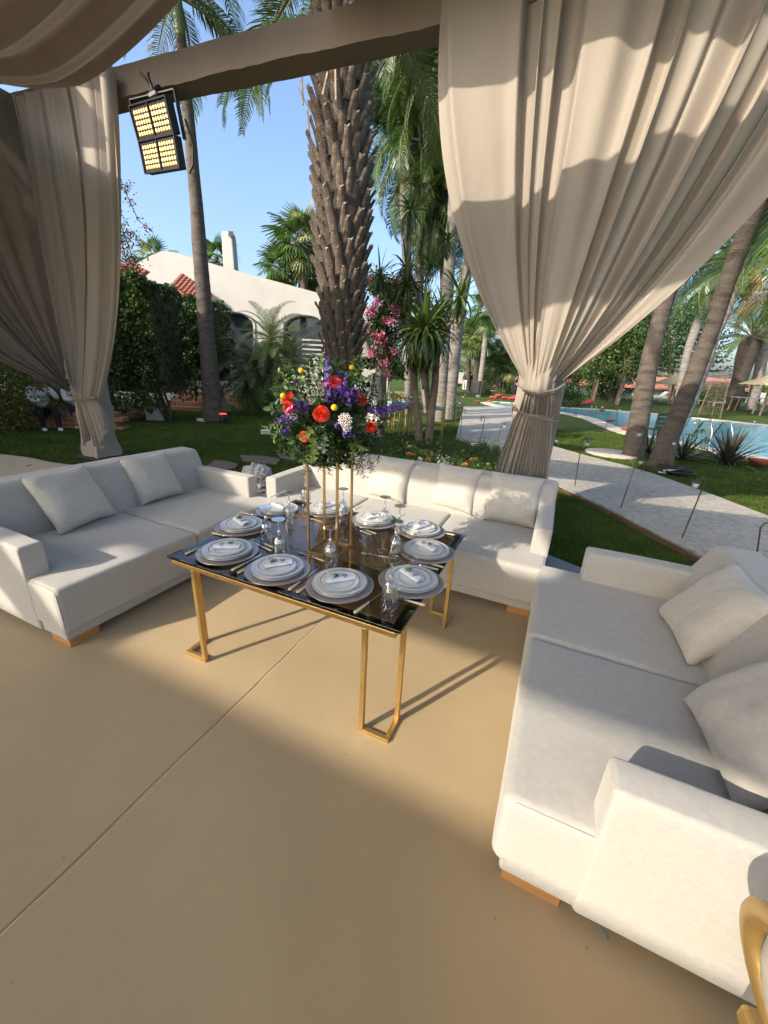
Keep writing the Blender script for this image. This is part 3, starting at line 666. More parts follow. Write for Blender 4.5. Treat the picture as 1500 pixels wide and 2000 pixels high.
# ------------------------------------------------------------------ place settings
CHG = mat('charger_glaze', (0.36, 0.305, 0.285), (0.44, 0.38, 0.36), rough=0.16, scale=9, metal=0.25, coat=0.3)
RIMG = mat('silver_rim', (0.70, 0.66, 0.60), rough=0.2, metal=0.9)
PORC = mat('porcelain', (0.66, 0.68, 0.66), (0.70, 0.72, 0.70), rough=0.14, scale=3, coat=0.4)
PORCW = mat('porcelain_white', (0.76, 0.745, 0.70), (0.80, 0.785, 0.74), rough=0.14, scale=3, coat=0.4)
BAND = mat('plate_band', (0.16, 0.09, 0.06), rough=0.25, metal=0.6)
NAPK = mat('napkin', (0.80, 0.79, 0.83), (0.87, 0.86, 0.89), rough=0.9, scale=40, bump=0.25, bscale=40, sheen=0.2)
INK = mat('coral_print', (0.09, 0.085, 0.10), rough=0.8)
SPRIG = mat('sprig_leaf', (0.10, 0.15, 0.06), (0.20, 0.26, 0.12), rough=0.6, scale=30, island=0.3)
GYP = mat('gypsophila', (0.62, 0.66, 0.50), (0.80, 0.80, 0.70), rough=0.7, island=0.2)
BONE = mat('bone_handle', (0.62, 0.50, 0.28), (0.80, 0.70, 0.48), rough=0.22, scale=16, coat=0.4, stretch=(6, 1, 1))
def plate_prof(R, h, rim, foot=0.55, t=0.004):
    return [(0.0, 0.004), (R * foot * 0.98, 0.004), (R * foot, 0.0), (R * foot + 0.004, 0.0), (R * (foot + 0.12), h * 0.35), (R * 0.97, h - t), (R, h - t * 0.5), (R, h), (R * 0.985, h + 0.0003), (R * (1 - rim), h * 0.55 + t * 0.4), (R * (foot + 0.03), t + 0.004), (0.0, t + 0.003)]
def mk_charger():
    o = MB(); o.lathe(plate_prof(0.165, 0.013, 0.22, 0.6), 56, lobes=0); o2 = o.mesh('charger', True)
    r_ = MB(); r_.lathe([(0.1635, 0.0130), (0.1662, 0.0122), (0.1664, 0.0137), (0.1640, 0.0141)], 56, close=False); return o2, r_.mesh('rim', True)
def mk_plate(R, h):
    o = MB(); o.lathe(plate_prof(R, h, 0.25), 48); r_ = MB(); r_.lathe([(R - 0.0012, h - 0.001), (R + 0.0006, h - 0.0008), (R + 0.0006, h + 0.0006), (R - 0.0014, h + 0.0008)], 48, close=False)
    return o.mesh('plate', True), r_.mesh('rim', True)
def mk_side():
    R, h = 0.098, 0.015; V = MB(); n = 72; prof = plate_prof(R, h, 0.3, 0.52)
    o = MB(); o.lathe(prof, n); me = o.mesh('side', False); co = np.empty(len(me.vertices) * 3, dtype=np.float32); me.vertices.foreach_get('co', co); co = co.reshape(-1, 3)
    rr = np.hypot(co[:, 0], co[:, 1]); an = np.arctan2(co[:, 1], co[:, 0]); k = 1 + 0.028 * np.abs(np.sin(an * 6)) * (rr / R) ** 6; co[:, 0] *= k; co[:, 1] *= k
    me.vertices.foreach_set('co', co.ravel()); me.update(); smooth(me)
    r_ = MB(); r_.lathe([(R * 0.66, h * 0.36 + 0.0055), (R * 0.675, h * 0.385 + 0.0055)], n, close=False)
    r2 = MB(); r2.lathe([(R * 0.955, h * 0.90 + 0.0018), (R * 0.985, h + 0.0012)], n, close=False)
    return me, r_.mesh('band', True), r2.mesh('band2', True)
def mk_napkin(seed):
    r = random.Random(seed); n, k = 26, 40; V = []; L, W, H = 0.135, 0.056, 0.024
    for i in range(n + 1):
        x = -L / 2 + L * i / n
        for j in range(k + 1):
            a = j / k * (2 * PI * 1.85) - 0.3; q = 1 - 0.30 * j / k
            V.append((x + 0.003 * math.sin(a * 2 + 3 * i / n), W / 2 * q * math.cos(a) * (1 + 0.04 * math.sin(9 * x * 10)), H / 2 + H / 2 * q * math.sin(a) + 0.0012 * math.sin(40 * x + a)))
    I = np.arange((n + 1) * (k + 1)).reshape(n + 1, k + 1); F = np.stack([I[:-1, :-1], I[1:, :-1], I[1:, 1:], I[:-1, 1:]], -1).reshape(-1, 4)
    return mesh_np('napkin', V, F, True)
def mk_coral(seed):
    """flat printed coral: little branches lying 0.3 mm above the cloth"""
    r = random.Random(seed); m = MB()
    def br(x, y, a, l, w_, d):
        x2, y2 = x + math.cos(a) * l, y + math.sin(a) * l; nx, ny = -math.sin(a) * w_ / 2, math.cos(a) * w_ / 2
        z = lambda xx, yy: 0.0252 - 0.55 * (yy / 0.028) ** 2 * 0.011
        m.add([(x - nx, y - ny, z(x, y - ny)), (x + nx, y + ny, z(x, y + ny)), (x2 + nx * .7, y2 + ny * .7, z(x2, y2)), (x2 - nx * .7, y2 - ny * .7, z(x2, y2))], [(0, 3, 2, 1)])
        if d > 0:
            for s_ in (-1, 1): br(x2, y2, a + s_ * r.uniform(0.3, 0.65), l * r.uniform(0.6, 0.85), w_ * 0.72, d - 1)
            if r.random() < 0.4: br(x2, y2, a, l * 0.6, w_ * 0.7, d - 1)
    for s_ in (-1.1, -0.5, 0.0, 0.5, 1.1): br(0.012, 0, PI * 0 + s_, 0.010, 0.0018, 2)
    return m.mesh('coral')
def mk_sprig(seed):
    r = random.Random(seed); g = MB(); f = MB()
    for i in range(16):
        a = r.uniform(-0.5, 0.5) + PI; l = r.uniform(0.02, 0.05); p0 = Vector((-0.005, r.uniform(-0.004, 0.004), 0.026)); z1 = r.uniform(0.03, 0.05)
        p1 = Vector((p0.x + math.cos(a) * l, math.sin(a) * l, z1)); g.tube([p0, (p0 + p1) / 2 + Vector((0, 0, 0.004)), p1], 0.0004, 3)
        for q in range(7):
            c = p1 + Vector((r.uniform(-.009, .009), r.uniform(-.009, .009), r.uniform(-.007, .006))); f.ball(c, r.uniform(0.0011, 0.0021), 5, 3)
        for q in range(4):
            c = (p0 + p1) / 2 + Vector((r.uniform(-.01, .01), r.uniform(-.01, .01), r.uniform(-.004, .006))); a2 = r.uniform(0, 6.28); d = Vector((math.cos(a2), math.sin(a2), 0.4)) * 0.007; e = Vector((-math.sin(a2), math.cos(a2), 0)) * 0.0018
            g.add([c - d, c + e, c + d, c - e], [(0, 1, 2, 3)])
    return g.mesh('sprig'), f.mesh('flowers', True)
CHM, PL1, PL2, SDM = mk_charger(), mk_plate(0.135, 0.017), mk_plate(0.132, 0.017), mk_side()
NAPS = [mk_napkin(i) for i in range(3)]; CORS = [mk_coral(i + 5) for i in range(3)]; SPR = [mk_sprig(i) for i in range(3)]
for q, mt in ((CHM[0], CHG), (CHM[1], RIMG), (PL1[0], PORC), (PL1[1], RIMG), (PL2[0], PORC), (PL2[1], RIMG), (SDM[0], PORCW), (SDM[1], BAND), (SDM[2], BAND)): q.materials.append(mt)
for q in NAPS: q.materials.append(NAPK)
for q in CORS: q.materials.append(INK)
for a, b in SPR: a.materials.append(SPRIG); b.materials.append(GYP)
SETS = [  # x, y, napkin angle in degrees, where
    (-1.555, 1.425, 35, 'at the front left corner of the table'), (-1.185, 1.40, 50, 'in the middle of the front edge'),
    (-0.83, 1.425, 48, 'on the front edge, second from the right'), (-0.535, 1.63, -28, 'at the near right corner'),
    (-0.575, 2.00, -22, 'in the middle of the right edge'), (-0.715, 2.29, 68, 'at the far right corner of the table'),
    (-1.06, 2.29, 62, 'on the far edge, right of the flower stand'), (-1.46, 2.30, 72, 'on the far edge behind the flower stand legs'),
    (-1.735, 2.10, -15, 'at the far left corner of the table'), (-1.75, 1.74, -20, 'in the middle of the left edge')]
for i, (x, y, a, wh) in enumerate(SETS):
    rz = random.uniform(0, 6)
    c = thing('charger_plate', 'wide taupe charger plate ' + wh, 'plate', (x, y, TZ), rz, 'taupe charger plates'); link('dish', CHM[0], None, c); link('rim', CHM[1], None, c)
    z = TZ + 0.0075
    for n_, (pm, dz) in enumerate(((PL1, 0.0), (PL2, 0.0095))):
        d = thing('dinner_plate', ('lower' if n_ == 0 else 'upper') + ' grey white dinner plate ' + wh, 'plate', (x + random.uniform(-.002, .002), y + random.uniform(-.002, .002), z + dz), rz * 2, 'stacked dinner plates'); link('dish', pm[0], None, d); link('rim', pm[1], None, d)
    z += 0.0095 + 0.0085
    d = thing('side_plate', 'small scalloped cream plate with dark bands ' + wh, 'plate', (x + 0.004, y - 0.003, z), rz * 3, 'scalloped side plates'); link('dish', SDM[0], None, d); link('band', SDM[1], None, d); link('band', SDM[2], None, d)
    z += 0.0085
    an = math.radians(a)
    nap = thing('napkin', 'rolled white napkin printed with grey coral ' + wh, 'napkin', (x, y, z), an, 'rolled coral napkins'); link('cloth', NAPS[i % 3], None, nap)
    link('coral_print', CORS[i % 3], None, nap, scale=(1.15, 1.15, 1.0) if i % 4 else (-1.15, 1.15, 1.0))
    sp = thing('flower_sprig', 'tiny white flowers on the napkin ' + wh, 'sprig', (x, y, z), an + (0 if i % 4 else PI), 'sprigs on the napkins'); link('stems', SPR[i % 3][0], None, sp); link('blossoms', SPR[i % 3][1], None, sp)

# cutlery with bone handles
def mk_handle(L=0.088):
    m = MB(); m.tube([(0, 0, 0), (0.004, 0, 0), (0.02, 0, 0), (L * .7, 0, 0), (L - .004, 0, 0), (L, 0, 0)], [0.004, 0.0082, 0.0088, 0.0068, 0.0056, 0.003], 10, el=0.62); return m.mesh('handle', True)
def mk_fork():
    m = MB(); m.tube([(0.086, 0, 0), (0.096, 0, 0), (0.10, 0, 0), (0.112, 0, 0)], [0.006, 0.0062, 0.0048, 0.003], 8, el=.7); m.tube([(0.11, 0, 0), (0.15, 0, 0.003), (0.165, 0, 0.001)], [0.003, 0.0024, 0.004], 6, el=.6)
    m.add([(0.163, -.005, 0), (0.163, .005, 0), (0.178, .0115, -.002), (0.178, -.0115, -.002)], [(0, 1, 2, 3)])
    for k in range(4):
        y = -.0098 + k * .0065; m.bar((0.176, y, -.002), (0.208, y * .95, 0.004), 0.0028, 0.0016)
    return m.mesh('tines', True)
def mk_blade():
    m = MB(); m.tube([(0.086, 0, 0), (0.092, 0, 0), (0.097, 0, 0), (0.11, 0, 0)], [0.006, 0.0068, 0.005, 0.0042], 8, el=.7)
    m.prism([(0.108, -.006), (0.19, -.009), (0.215, -.004), (0.222, 0.006), (0.108, 0.006)], -0.0007, 0.0007); return m.mesh('blade')
HM, FM, BM_ = mk_handle(), mk_fork(), mk_blade(); HM.materials.append(BONE); FM.materials.append(SILVER); BM_.materials.append(SILVER)
def cutlery(kind, x, y, deg, wh):
    o = thing(kind, ('fork' if kind == 'fork' else 'knife') + ' with cream bone handle ' + wh, kind, (x, y, TZ + 0.0062), math.radians(deg), 'bone handled cutlery')
    link('handle', HM, None, o); link('tines' if kind == 'fork' else 'blade', FM if kind == 'fork' else BM_, None, o)
CUT = [('fork', 362, 1082, 90, 'at the left end of the front edge'), ('knife', 452, 1114, 88, 'on the front edge, first from the left'), ('fork', 464, 1119, 84, 'on the front edge, second from the left'),
       ('knife', 564, 1152, 89, 'on the front edge, third from the left'), ('fork', 580, 1157, 85, 'on the front edge, fourth from the left'), ('knife', 692, 1197, 80, 'beside the near right corner goblet'),
       ('fork', 830, 1182, 182, 'pointing off the right edge near the corner'), ('knife', 856, 1113, 178, 'on the right edge, outer of two'), ('fork', 866, 1108, 176, 'on the right edge, inner of two'),
       ('knife', 888, 1045, 182, 'at the far end of the right edge'),
       ('fork', 414, 1040, 0, 'on the left edge behind the corner plates'), ('knife', 470, 1000, 2, 'at the far end of the left edge'),
       ('knife', 560, 958, -88, 'on the far edge by the left corner'), ('fork', 695, 985, -92, 'on the far edge, left of the middle pair'), ('knife', 705, 988, -90, 'on the far edge, right of the middle pair'), ('fork', 790, 1003, -90, 'on the far edge, rightmost')]
for k, px, py, a, wh in CUT:
    p = G(px, py, TZ + 0.006); cutlery(k, p.x, p.y, a, wh)
for k, x, y, a, wh in (('fork', -1.02, 1.60, 172, 'lying behind the second front charger'), ('knife', -1.36, 1.56, 168, 'lying between the front left chargers'), ('fork', -1.37, 1.60, 172, 'lying behind the front left chargers'),
                       ('knife', -0.97, 2.06, 165, 'lying in front of the far middle charger'), ('fork', -0.95, 2.09, 165, 'beside a knife in front of the far middle charger'), ('knife', -1.36, 2.08, 170, 'lying behind the flower stand'), ('fork', -0.70, 1.83, 190, 'lying between the right edge chargers'), ('spoon', -1.55, 1.95, 178, 'x')):
    if k != 'spoon': cutlery(k, x, y, a, wh)

# upside-down cut crystal goblets
CRY = bpy.data.materials.new('crystal'); CRY.use_nodes = True
CRY = glass('crystal_clear', (0.90, 0.91, 0.92), 0.04, ior=1.6, base=0.16)
_b = bpy.data.materials['crystal'].node_tree.nodes['Principled BSDF']; _b.inputs['Transmission Weight'].default_value = 1.0; _b.inputs['Roughness'].default_value = 0.0; _b.inputs['IOR'].default_value = 1.5; _b.inputs['Base Color'].default_value = (0.99, 0.99, 0.99, 1)
def mk_goblet(h=0.185, R=0.038):
    bowl = MB(); n = 24
    out_ = [(R, 0.0), (R * 1.01, 0.004), (R * 0.985, 0.02), (R * 0.93, 0.045), (R * 0.82, 0.068), (R * 0.66, 0.086), (R * 0.45, 0.097), (R * 0.2, 0.102)]
    inn = [(R * 0.1, 0.096), (R * 0.38, 0.092), (R * 0.6, 0.081), (R * 0.76, 0.065), (R * 0.875, 0.044), (R * 0.94, 0.02), (R * 0.965, 0.004), (R * 0.965, 0.0)]
    V = []; F = []; prof = out_ + inn
    for q, (r_, z) in enumerate(prof):
        for k in range(n * 2):
            an = PI * k / n; cut = 1.0
            if q < len(out_) and 0.012 < z < 0.099: cut = 1 - 0.05 * abs(math.sin(an * 6 + z * 30)) - (0.03 if (k + q) % 4 == 0 else 0)
            V.append((r_ * cut * math.cos(an), r_ * cut * math.sin(an), z))
    N2 = n * 2
    for q in range(len(prof) - 1):
        for k in range(N2): a_, b_ = q * N2 + k, q * N2 + (k + 1) % N2; F.append((a_, b_, b_ + N2, a_ + N2))
    for k in range(N2): a_, b_ = (len(prof) - 1) * N2 + k, (len(prof) - 1) * N2 + (k + 1) % N2; F.append((a_, b_, (k + 1) % N2, k))
    F.append(tuple((len(out_) - 1) * N2 + k for k in range(N2))); F.append(tuple(len(out_) * N2 + k for k in reversed(range(N2))))
    F = [f for f in F if not (len(f) == 4 and (len(out_) - 1) * N2 <= f[0] < len(out_) * N2 and f[2] >= len(out_) * N2)]
    bowl.add(V, F)
    st = MB(); st.lathe([(0.0075, 0.1025), (0.0095, 0.107), (0.0075, 0.112), (0.0098, 0.117), (0.0075, 0.123), (0.0050, 0.130), (0.0042, 0.145), (0.0046, h - 0.016), (0.008, h - 0.010)], 12)
    ft = MB(); ft.lathe([(0.006, h - 0.0095), (0.014, h - 0.0055), (0.030, h - 0.0035), (0.034, h - 0.0015), (0.034, h), (0.0, h)], 32)
    ft.V = [(x * (1 - 0.02 * (abs(math.sin(math.atan2(y, x) * 8)))), y * (1 - 0.02 * abs(math.sin(math.atan2(y, x) * 8))), z) for x, y, z in ft.V]
    return bowl.mesh('bowl', False), st.mesh('stem', True), ft.mesh('foot', False)
GOB = mk_goblet()
CRS = glass('crystal_stem', (0.88, 0.89, 0.90), 0.05, ior=1.7, base=0.34)
for q, mm in zip(GOB, (CRY, CRS, CRS)): q.materials.append(mm)
GL = [(760, 1186, 'nearest goblet, standing upside down at the near right corner of the table'), (645, 1100, 'upside down goblet in front of the flower stand'), (771, 1085, 'upside down goblet right of the flower stand, nearest of three'),
      (778, 1048, 'upside down goblet right of the flower stand, farthest right of three'), (750, 1028, 'upside down goblet right of the flower stand, farthest back of three'), (670, 1010, 'upside down goblet just behind the right legs of the flower stand'),
      (597, 984, 'upside down goblet at the far left corner, farthest from the camera'), (566, 1020, 'upside down goblet behind the left edge plates'), (521, 1052, 'leftmost upside down goblet between two plates'), (547, 1086, 'upside down goblet left of the flower stand near the front plates')]
for i, (px, py, lb) in enumerate(GL):
    p = G(px, py - 4, TZ); o = thing('goblet', lb, 'glass', (p.x, p.y, TZ + 0.0004), random.uniform(0, 3), 'upside down crystal goblets')
    s_ = [1.16, 1.0, 1.02, 1.0, 1.0, 1.0, 1.12, 1.0, 0.98, 1.06][i]; o.scale = (1.12, 1.12, s_ * 1.08)
    for nm, me in zip(('bowl', 'stem', 'foot'), GOB): link(nm, me, None, o)

# gold flower stand
SX, SY = -1.09, 1.755
def stand():
    root = thing('flower_stand', 'tall slim gold flower stand in the middle of the table', 'stand', (SX, SY, TZ), math.radians(5)); a, b, h, w_ = 0.088, 0.095, 0.62, 0.012
    for x in (-a, a):
        for y in (-b, b): m = MB(); m.bar((x, y, 0.012), (x, y, h), w_); m.build('leg', GOLDD, root)
    for z, nm in ((0.0, 'base_ring'), (h, 'top_ring')):
        m = MB(); h2 = w_
        m.box((-a - w_ / 2, -b - w_ / 2, z), (a + w_ / 2, -b + w_ / 2, z + h2)); m.box((-a - w_ / 2, b - w_ / 2, z), (a + w_ / 2, b + w_ / 2, z + h2)); m.box((-a - w_ / 2, -b + w_ / 2, z), (-a + w_ / 2, b - w_ / 2, z + h2)); m.box((a - w_ / 2, -b + w_ / 2, z), (a + w_ / 2, b - w_ / 2, z + h2))
        m.build(nm, GOLDD, root)
    m = MB(); m.box((-a, -b, h + w_ + .001), (a, b, h + w_ + 0.006)); m.build('tray', GOLDD, root)
stand()
# ------------------------------------------------------------------ plants
def mpp(P): return float(np.dot(np.array(P) - EYE, CAM_R[:, 2])) / FPX      # metres per photograph pixel at a point
LEAFY = dict(rough=0.45, island=0.5, spec=0.4)
HEDGE = mat('hedge_leaf', (0.030, 0.060, 0.012), (0.075, 0.125, 0.025), scale=0.9, backlit=0.22, **LEAFY)
BUSHY = mat('bush_leaf', (0.07, 0.10, 0.012), (0.16, 0.17, 0.02), scale=0.9, backlit=0.25, **LEAFY)
TREEL = mat('tree_leaf', (0.03, 0.07, 0.015), (0.08, 0.135, 0.03), scale=0.7, backlit=0.25, **LEAFY)
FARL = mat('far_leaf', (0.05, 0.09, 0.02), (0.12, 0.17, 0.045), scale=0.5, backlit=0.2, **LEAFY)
PINEL = mat('pine_leaf', (0.015, 0.035, 0.02), (0.035, 0.06, 0.03), scale=0.7, backlit=0.1, **LEAFY)
FROND = mat('frond_leaf', (0.045, 0.10, 0.022), (0.12, 0.19, 0.045), scale=0.8, backlit=0.3, rough=0.32, island=0.45, spec=0.5)
FRONDD = mat('frond_dry', (0.38, 0.22, 0.05), (0.55, 0.36, 0.12), scale=0.8, backlit=0.3, rough=0.6, island=0.4)
FRONDY = mat('frond_pale', (0.16, 0.19, 0.05), (0.34, 0.34, 0.14), scale=0.8, backlit=0.35, rough=0.5, island=0.4)
PHX = mat('phoenix_leaf', (0.07, 0.125, 0.03), (0.15, 0.21, 0.06), scale=0.8, backlit=0.3, rough=0.35, island=0.4, spec=0.5)
DRAC = mat('dracaena_leaf', (0.045, 0.085, 0.018), (0.12, 0.17, 0.04), scale=1.2, backlit=0.2, rough=0.35, island=0.4, spec=0.5)
PHORM = mat('phormium_leaf', (0.035, 0.04, 0.022), (0.09, 0.075, 0.045), scale=1.2, backlit=0.15, rough=0.4, island=0.4)
RACH = mat('rachis', (0.13, 0.14, 0.05), (0.22, 0.20, 0.09), rough=0.6, scale=3)
BARKS = mat('palm_bark', (0.06, 0.048, 0.038), (0.15, 0.122, 0.096), rough=0.95, scale=3.5, bump=0.9, bscale=22, stretch=(1, 1, 3.0), dist=0.02, wav=('Z', 1.6, 2.5, 0.18), c3=(0.13, 0.105, 0.085))
BARKG = mat('palm_bark_pale', (0.15, 0.13, 0.11), (0.30, 0.265, 0.225), rough=0.9, scale=3.0, bump=0.7, bscale=20, stretch=(1, 1, 3.0), dist=0.02, wav=('Z', 1.8, 2.5, 0.25))
BARKD = mat('palm_bark_dark', (0.035, 0.028, 0.023), (0.085, 0.068, 0.055), rough=0.95, scale=5, bump=1.0, bscale=24, dist=0.03)
BOOT = mat('palm_boot', (0.055, 0.04, 0.029), (0.215, 0.16, 0.118), rough=0.9, scale=9, bump=0.9, bscale=34, stretch=(1.4, 1.4, 5), island=0.35, dist=0.01, c3=(0.12, 0.09, 0.066))
BOOTC = mat('palm_boot_cut', (0.30, 0.22, 0.14), (0.45, 0.34, 0.24), rough=0.9, scale=40, bump=0.5)
PINK = mat('bougainvillea_bract', (0.62, 0.12, 0.26), (0.85, 0.28, 0.44), rough=0.7, scale=3, island=0.35, backlit=0.35)
CRIM = mat('bougainvillea_dark', (0.30, 0.02, 0.05), (0.5, 0.05, 0.10), rough=0.7, scale=3, island=0.35, backlit=0.3)
TWIG = mat('twig', (0.10, 0.07, 0.045), (0.19, 0.14, 0.10), rough=0.9, scale=12)

def leaves(name, P, size, m, parent=None, up=0.4, asp=0.5, seed=0, nrm=None, var=0.4, kind=None):
    """one kite of four corners for each leaf, folded a little along its middle"""
    P = np.asarray(P); n = len(P); r = np.random.default_rng(seed); d = r.normal(size=(n, 3)); d[:, 2] -= 0.2; d /= np.linalg.norm(d, axis=1, keepdims=True)
    N = r.normal(size=(n, 3)); N[:, 2] += up
    if nrm is not None: N = N * 0.6 + nrm
    N -= d * np.sum(N * d, 1, keepdims=True); N /= np.linalg.norm(N, axis=1, keepdims=True) + 1e-9; s = np.cross(d, N)
    L = (size * (1 + var * (r.random(n) * 2 - 1)))[:, None]; W = L * asp
    V = np.stack([P - d * L / 2, P + s * W / 2 + N * L * 0.08, P + d * L / 2 - N * L * 0.05, P - s * W / 2 + N * L * 0.08], 1)
    o = link(name, mesh_np(name, V, np.arange(4 * n).reshape(n, 4)), m, parent)
    if kind: o['kind'] = kind
    return o
def clumps(c, rad, k, per, spread, seed, shell=0.55, flat=1.0, box=False):
    """points gathered in clumps through a crown, more of them towards the outside"""
    r = np.random.default_rng(seed); d = r.normal(size=(k, 3)); d /= np.linalg.norm(d, axis=1, keepdims=True); q = (shell + (1 - shell) * r.random(k))[:, None]
    if box:
        u = r.uniform(-1, 1, (k, 3)); ax = r.integers(0, 3, k); sg = r.choice([-1, 1], k); u[np.arange(k), ax] = sg * r.uniform(0.86, 1.0, k); Cc = u
    else: Cc = d * q
    Cc = Cc * rad + c; P = Cc[:, None, :] + r.normal(size=(k, per, 3)) * spread * np.array([1, 1, flat]) * r.uniform(0.6, 1.3, (k, 1, 1))
    return P.reshape(-1, 3)
def trunk_mesh(pts, rad, n=14, rough=0.05, ring=0.0, ringn=8, seed=0, step=0.12):
    pts = [Vector(p) for p in pts]; r = random.Random(seed); Q = []; R = []
    for i in range(len(pts) - 1):                       # smooth the path with Catmull-Rom
        p0 = pts[max(i - 1, 0)]; p1 = pts[i]; p2 = pts[i + 1]; p3 = pts[min(i + 2, len(pts) - 1)]; k = max(2, int((p2 - p1).length / step))
        for j in range(k + (1 if i == len(pts) - 2 else 0)):
            t = j / k; Q.append(0.5 * ((2 * p1) + (p2 - p0) * t + (2 * p0 - 5 * p1 + 4 * p2 - p3) * t * t + (3 * p1 - p0 - 3 * p2 + p3) * t ** 3)); R.append(rad[i] + (rad[i + 1] - rad[i]) * t)
    L = 0
    for i in range(len(Q)):
        if i: L += (Q[i] - Q[i - 1]).length
        R[i] *= 1 + ring * (math.sin(L * ringn * 2 * PI) * 0.5 + 0.25 * math.sin(L * 3.1 + 1)) + rough * 0.4 * math.sin(L * 2.3 + 4)
    m = MB(); m.tube(Q, R, n); me = m.mesh('trunk', True)
    co = np.empty(len(me.vertices) * 3, dtype=np.float32); me.vertices.foreach_get('co', co); co = co.reshape(-1, 3)
    co += np.stack([vnoise(co, 3.0, seed), vnoise(co, 3.0, seed + 1), co[:, 0] * 0], 1) * rough * np.mean(rad); me.vertices.foreach_set('co', co.ravel()); me.update(); return me
def frond_mesh(L, n, leaf, wid, droop, seed, vee=0.35, hang=0.5, start=0.12, fwd=0.6, ragged=0.25, plumose=0.0):
    """a feather leaf that starts along +x and bends down: rachis and one narrow bent blade for each leaflet"""
    r = np.random.default_rng(seed); k = 18; pts = []; ang = 0.0; p = np.array([0., 0., 0.])
    for i in range(k + 1):
        pts.append(p.copy()); t = i / k; ang = -droop * t ** 1.3; p = p + np.array([math.cos(ang), 0, math.sin(ang)]) * L / k
    pts = np.array(pts); m = MB(); m.tube([tuple(q) for q in pts], [max(0.003, wid * 1.1 * (1 - i / (k + 1)) + 0.002) for i in range(k + 1)], 5)
    rach = m.mesh('rachis', True); t = np.linspace(start, 1.0, n); idx = t * k; i0 = np.clip(idx.astype(int), 0, k - 1); f = (idx - i0)[:, None]
    B = pts[i0] * (1 - f) + pts[i0 + 1] * f; T = pts[i0 + 1] - pts[i0]; T /= np.linalg.norm(T, axis=1, keepdims=True)
    V = []; 
    for sg in (-1, 1):
        ln = leaf * np.sin(np.clip(t * 0.92 + 0.1, 0, 1) * PI) ** 0.5 * (1 + ragged * (r.random(n) - 0.5)); ln = np.maximum(ln, leaf * 0.25); S_ = np.array([0, sg, 0.])
        nup = np.cross(T, [0, 1, 0]); nup = -nup * np.sign(-nup[:, 2:3] + 1e-9) * -1
        nup = np.where(nup[:, 2:3] < 0, -nup, nup); v_ = vee + plumose * r.normal(size=n)
        d = T * (fwd + 0.12 * r.normal(size=n))[:, None] + S_ + nup * v_[:, None]; d /= np.linalg.norm(d, axis=1, keepdims=True)
        g = np.array([0, 0, -1.]); d2 = d + g * (hang * (0.8 + 0.4 * r.random(n)))[:, None]; d2 /= np.linalg.norm(d2, axis=1, keepdims=True); d3 = d2 + g * (hang * 1.0); d3 /= np.linalg.norm(d3, axis=1, keepdims=True)
        l = ln[:, None]; M1 = B + d * l * 0.35; M2 = M1 + d2 * l * 0.35; E = M2 + d3 * l * 0.3
        wv = T * wid * 0.5
        V.append(np.stack([B - wv * .5, B + wv * .5, M1 + wv, M1 - wv, M2 + wv * .8, M2 - wv * .8, E], 1))
    V = np.concatenate(V); q = len(V); b = np.arange(q)[:, None] * 7
    F = (b + np.array([[0, 1, 2, 3]])).tolist() + (b + np.array([[3, 2, 4, 5]])).tolist() + (b + np.array([[5, 4, 6]])).tolist()
    me = bpy.data.meshes.new('leaflets'); me.from_pydata(V.reshape(-1, 3).tolist(), [], F); me.update(); return rach, me
def place_frond(fm, parent, loc, az, el, roll, sc, m=FROND, name='frond'):
    o = bpy.data.objects.new(name, fm[1]); C.objects.link(o); o.parent = parent; o.location = loc; o.scale = (sc,) * 3
    o.rotation_euler = (Matrix.Rotation(az, 4, 'Z') @ Matrix.Rotation(-el, 4, 'Y') @ Matrix.Rotation(roll, 4, 'X')).to_euler()
    c = bpy.data.objects.new('rachis', fm[0]); C.objects.link(c); c.parent = o; return o
def setm(fms, m):
    for a, b in fms:
        if not a.materials: a.materials.append(RACH)
        if not b.materials: b.materials.append(m)
    return fms
QF = setm([frond_mesh(3.0, 62, 0.75, 0.040, 1.9, 1, 0.25, 0.9), frond_mesh(2.8, 58, 0.70, 0.040, 1.4, 2, 0.3, 0.7), frond_mesh(3.2, 64, 0.80, 0.040, 2.3, 3, 0.2, 1.1)], FROND)
QFD = setm([(bpy.data.meshes.new('r'), QF[2][1].copy())], FRONDD) if 0 else None
DRYF = setm([frond_mesh(2.8, 46, 0.6, 0.035, 2.4, 9, 0.1, 1.2, ragged=0.8)], FRONDD)
PALEF = setm([frond_mesh(2.8, 52, 0.6, 0.035, 1.4, 19, 0.2, 0.9, ragged=0.5)], FRONDY)
PHF = setm([frond_mesh(3.6, 80, 0.50, 0.032, 1.2, 4, 0.5, 0.25, fwd=0.9), frond_mesh(3.4, 78, 0.48, 0.032, 0.9, 5, 0.5, 0.2, fwd=0.9)], PHX)
PYG = mat('pygmy_leaf', (0.09, 0.15, 0.04), (0.20, 0.28, 0.09), scale=0.8, backlit=0.35, rough=0.35, island=0.4, spec=0.5)
ROEB = setm([frond_mesh(1.35, 62, 0.26, 0.011, 1.6, 6, 0.3, 0.45, fwd=0.7), frond_mesh(1.25, 58, 0.25, 0.011, 1.1, 7, 0.35, 0.35, fwd=0.7)], PYG)
def crown(root, top, fms, n, sc, el0=1.25, el1=-0.5, seed=0, gold=2.39996, az0=0.0, jit=0.15, name='frond', dry=0):
    r = random.Random(seed)
    for i in range(n):
        t = i / max(1, n - 1); el = el0 + (el1 - el0) * t ** 0.9 + r.uniform(-jit, jit); az = az0 + i * gold + r.uniform(-jit, jit)
        place_frond(random.Random(seed * 50 + i).choice(fms if i < n - dry else DRYF), root, Vector(top) + Vector((0, 0, -0.25 * t)), az, el, r.uniform(-0.3, 0.3), sc * r.uniform(0.85, 1.12), name=name)
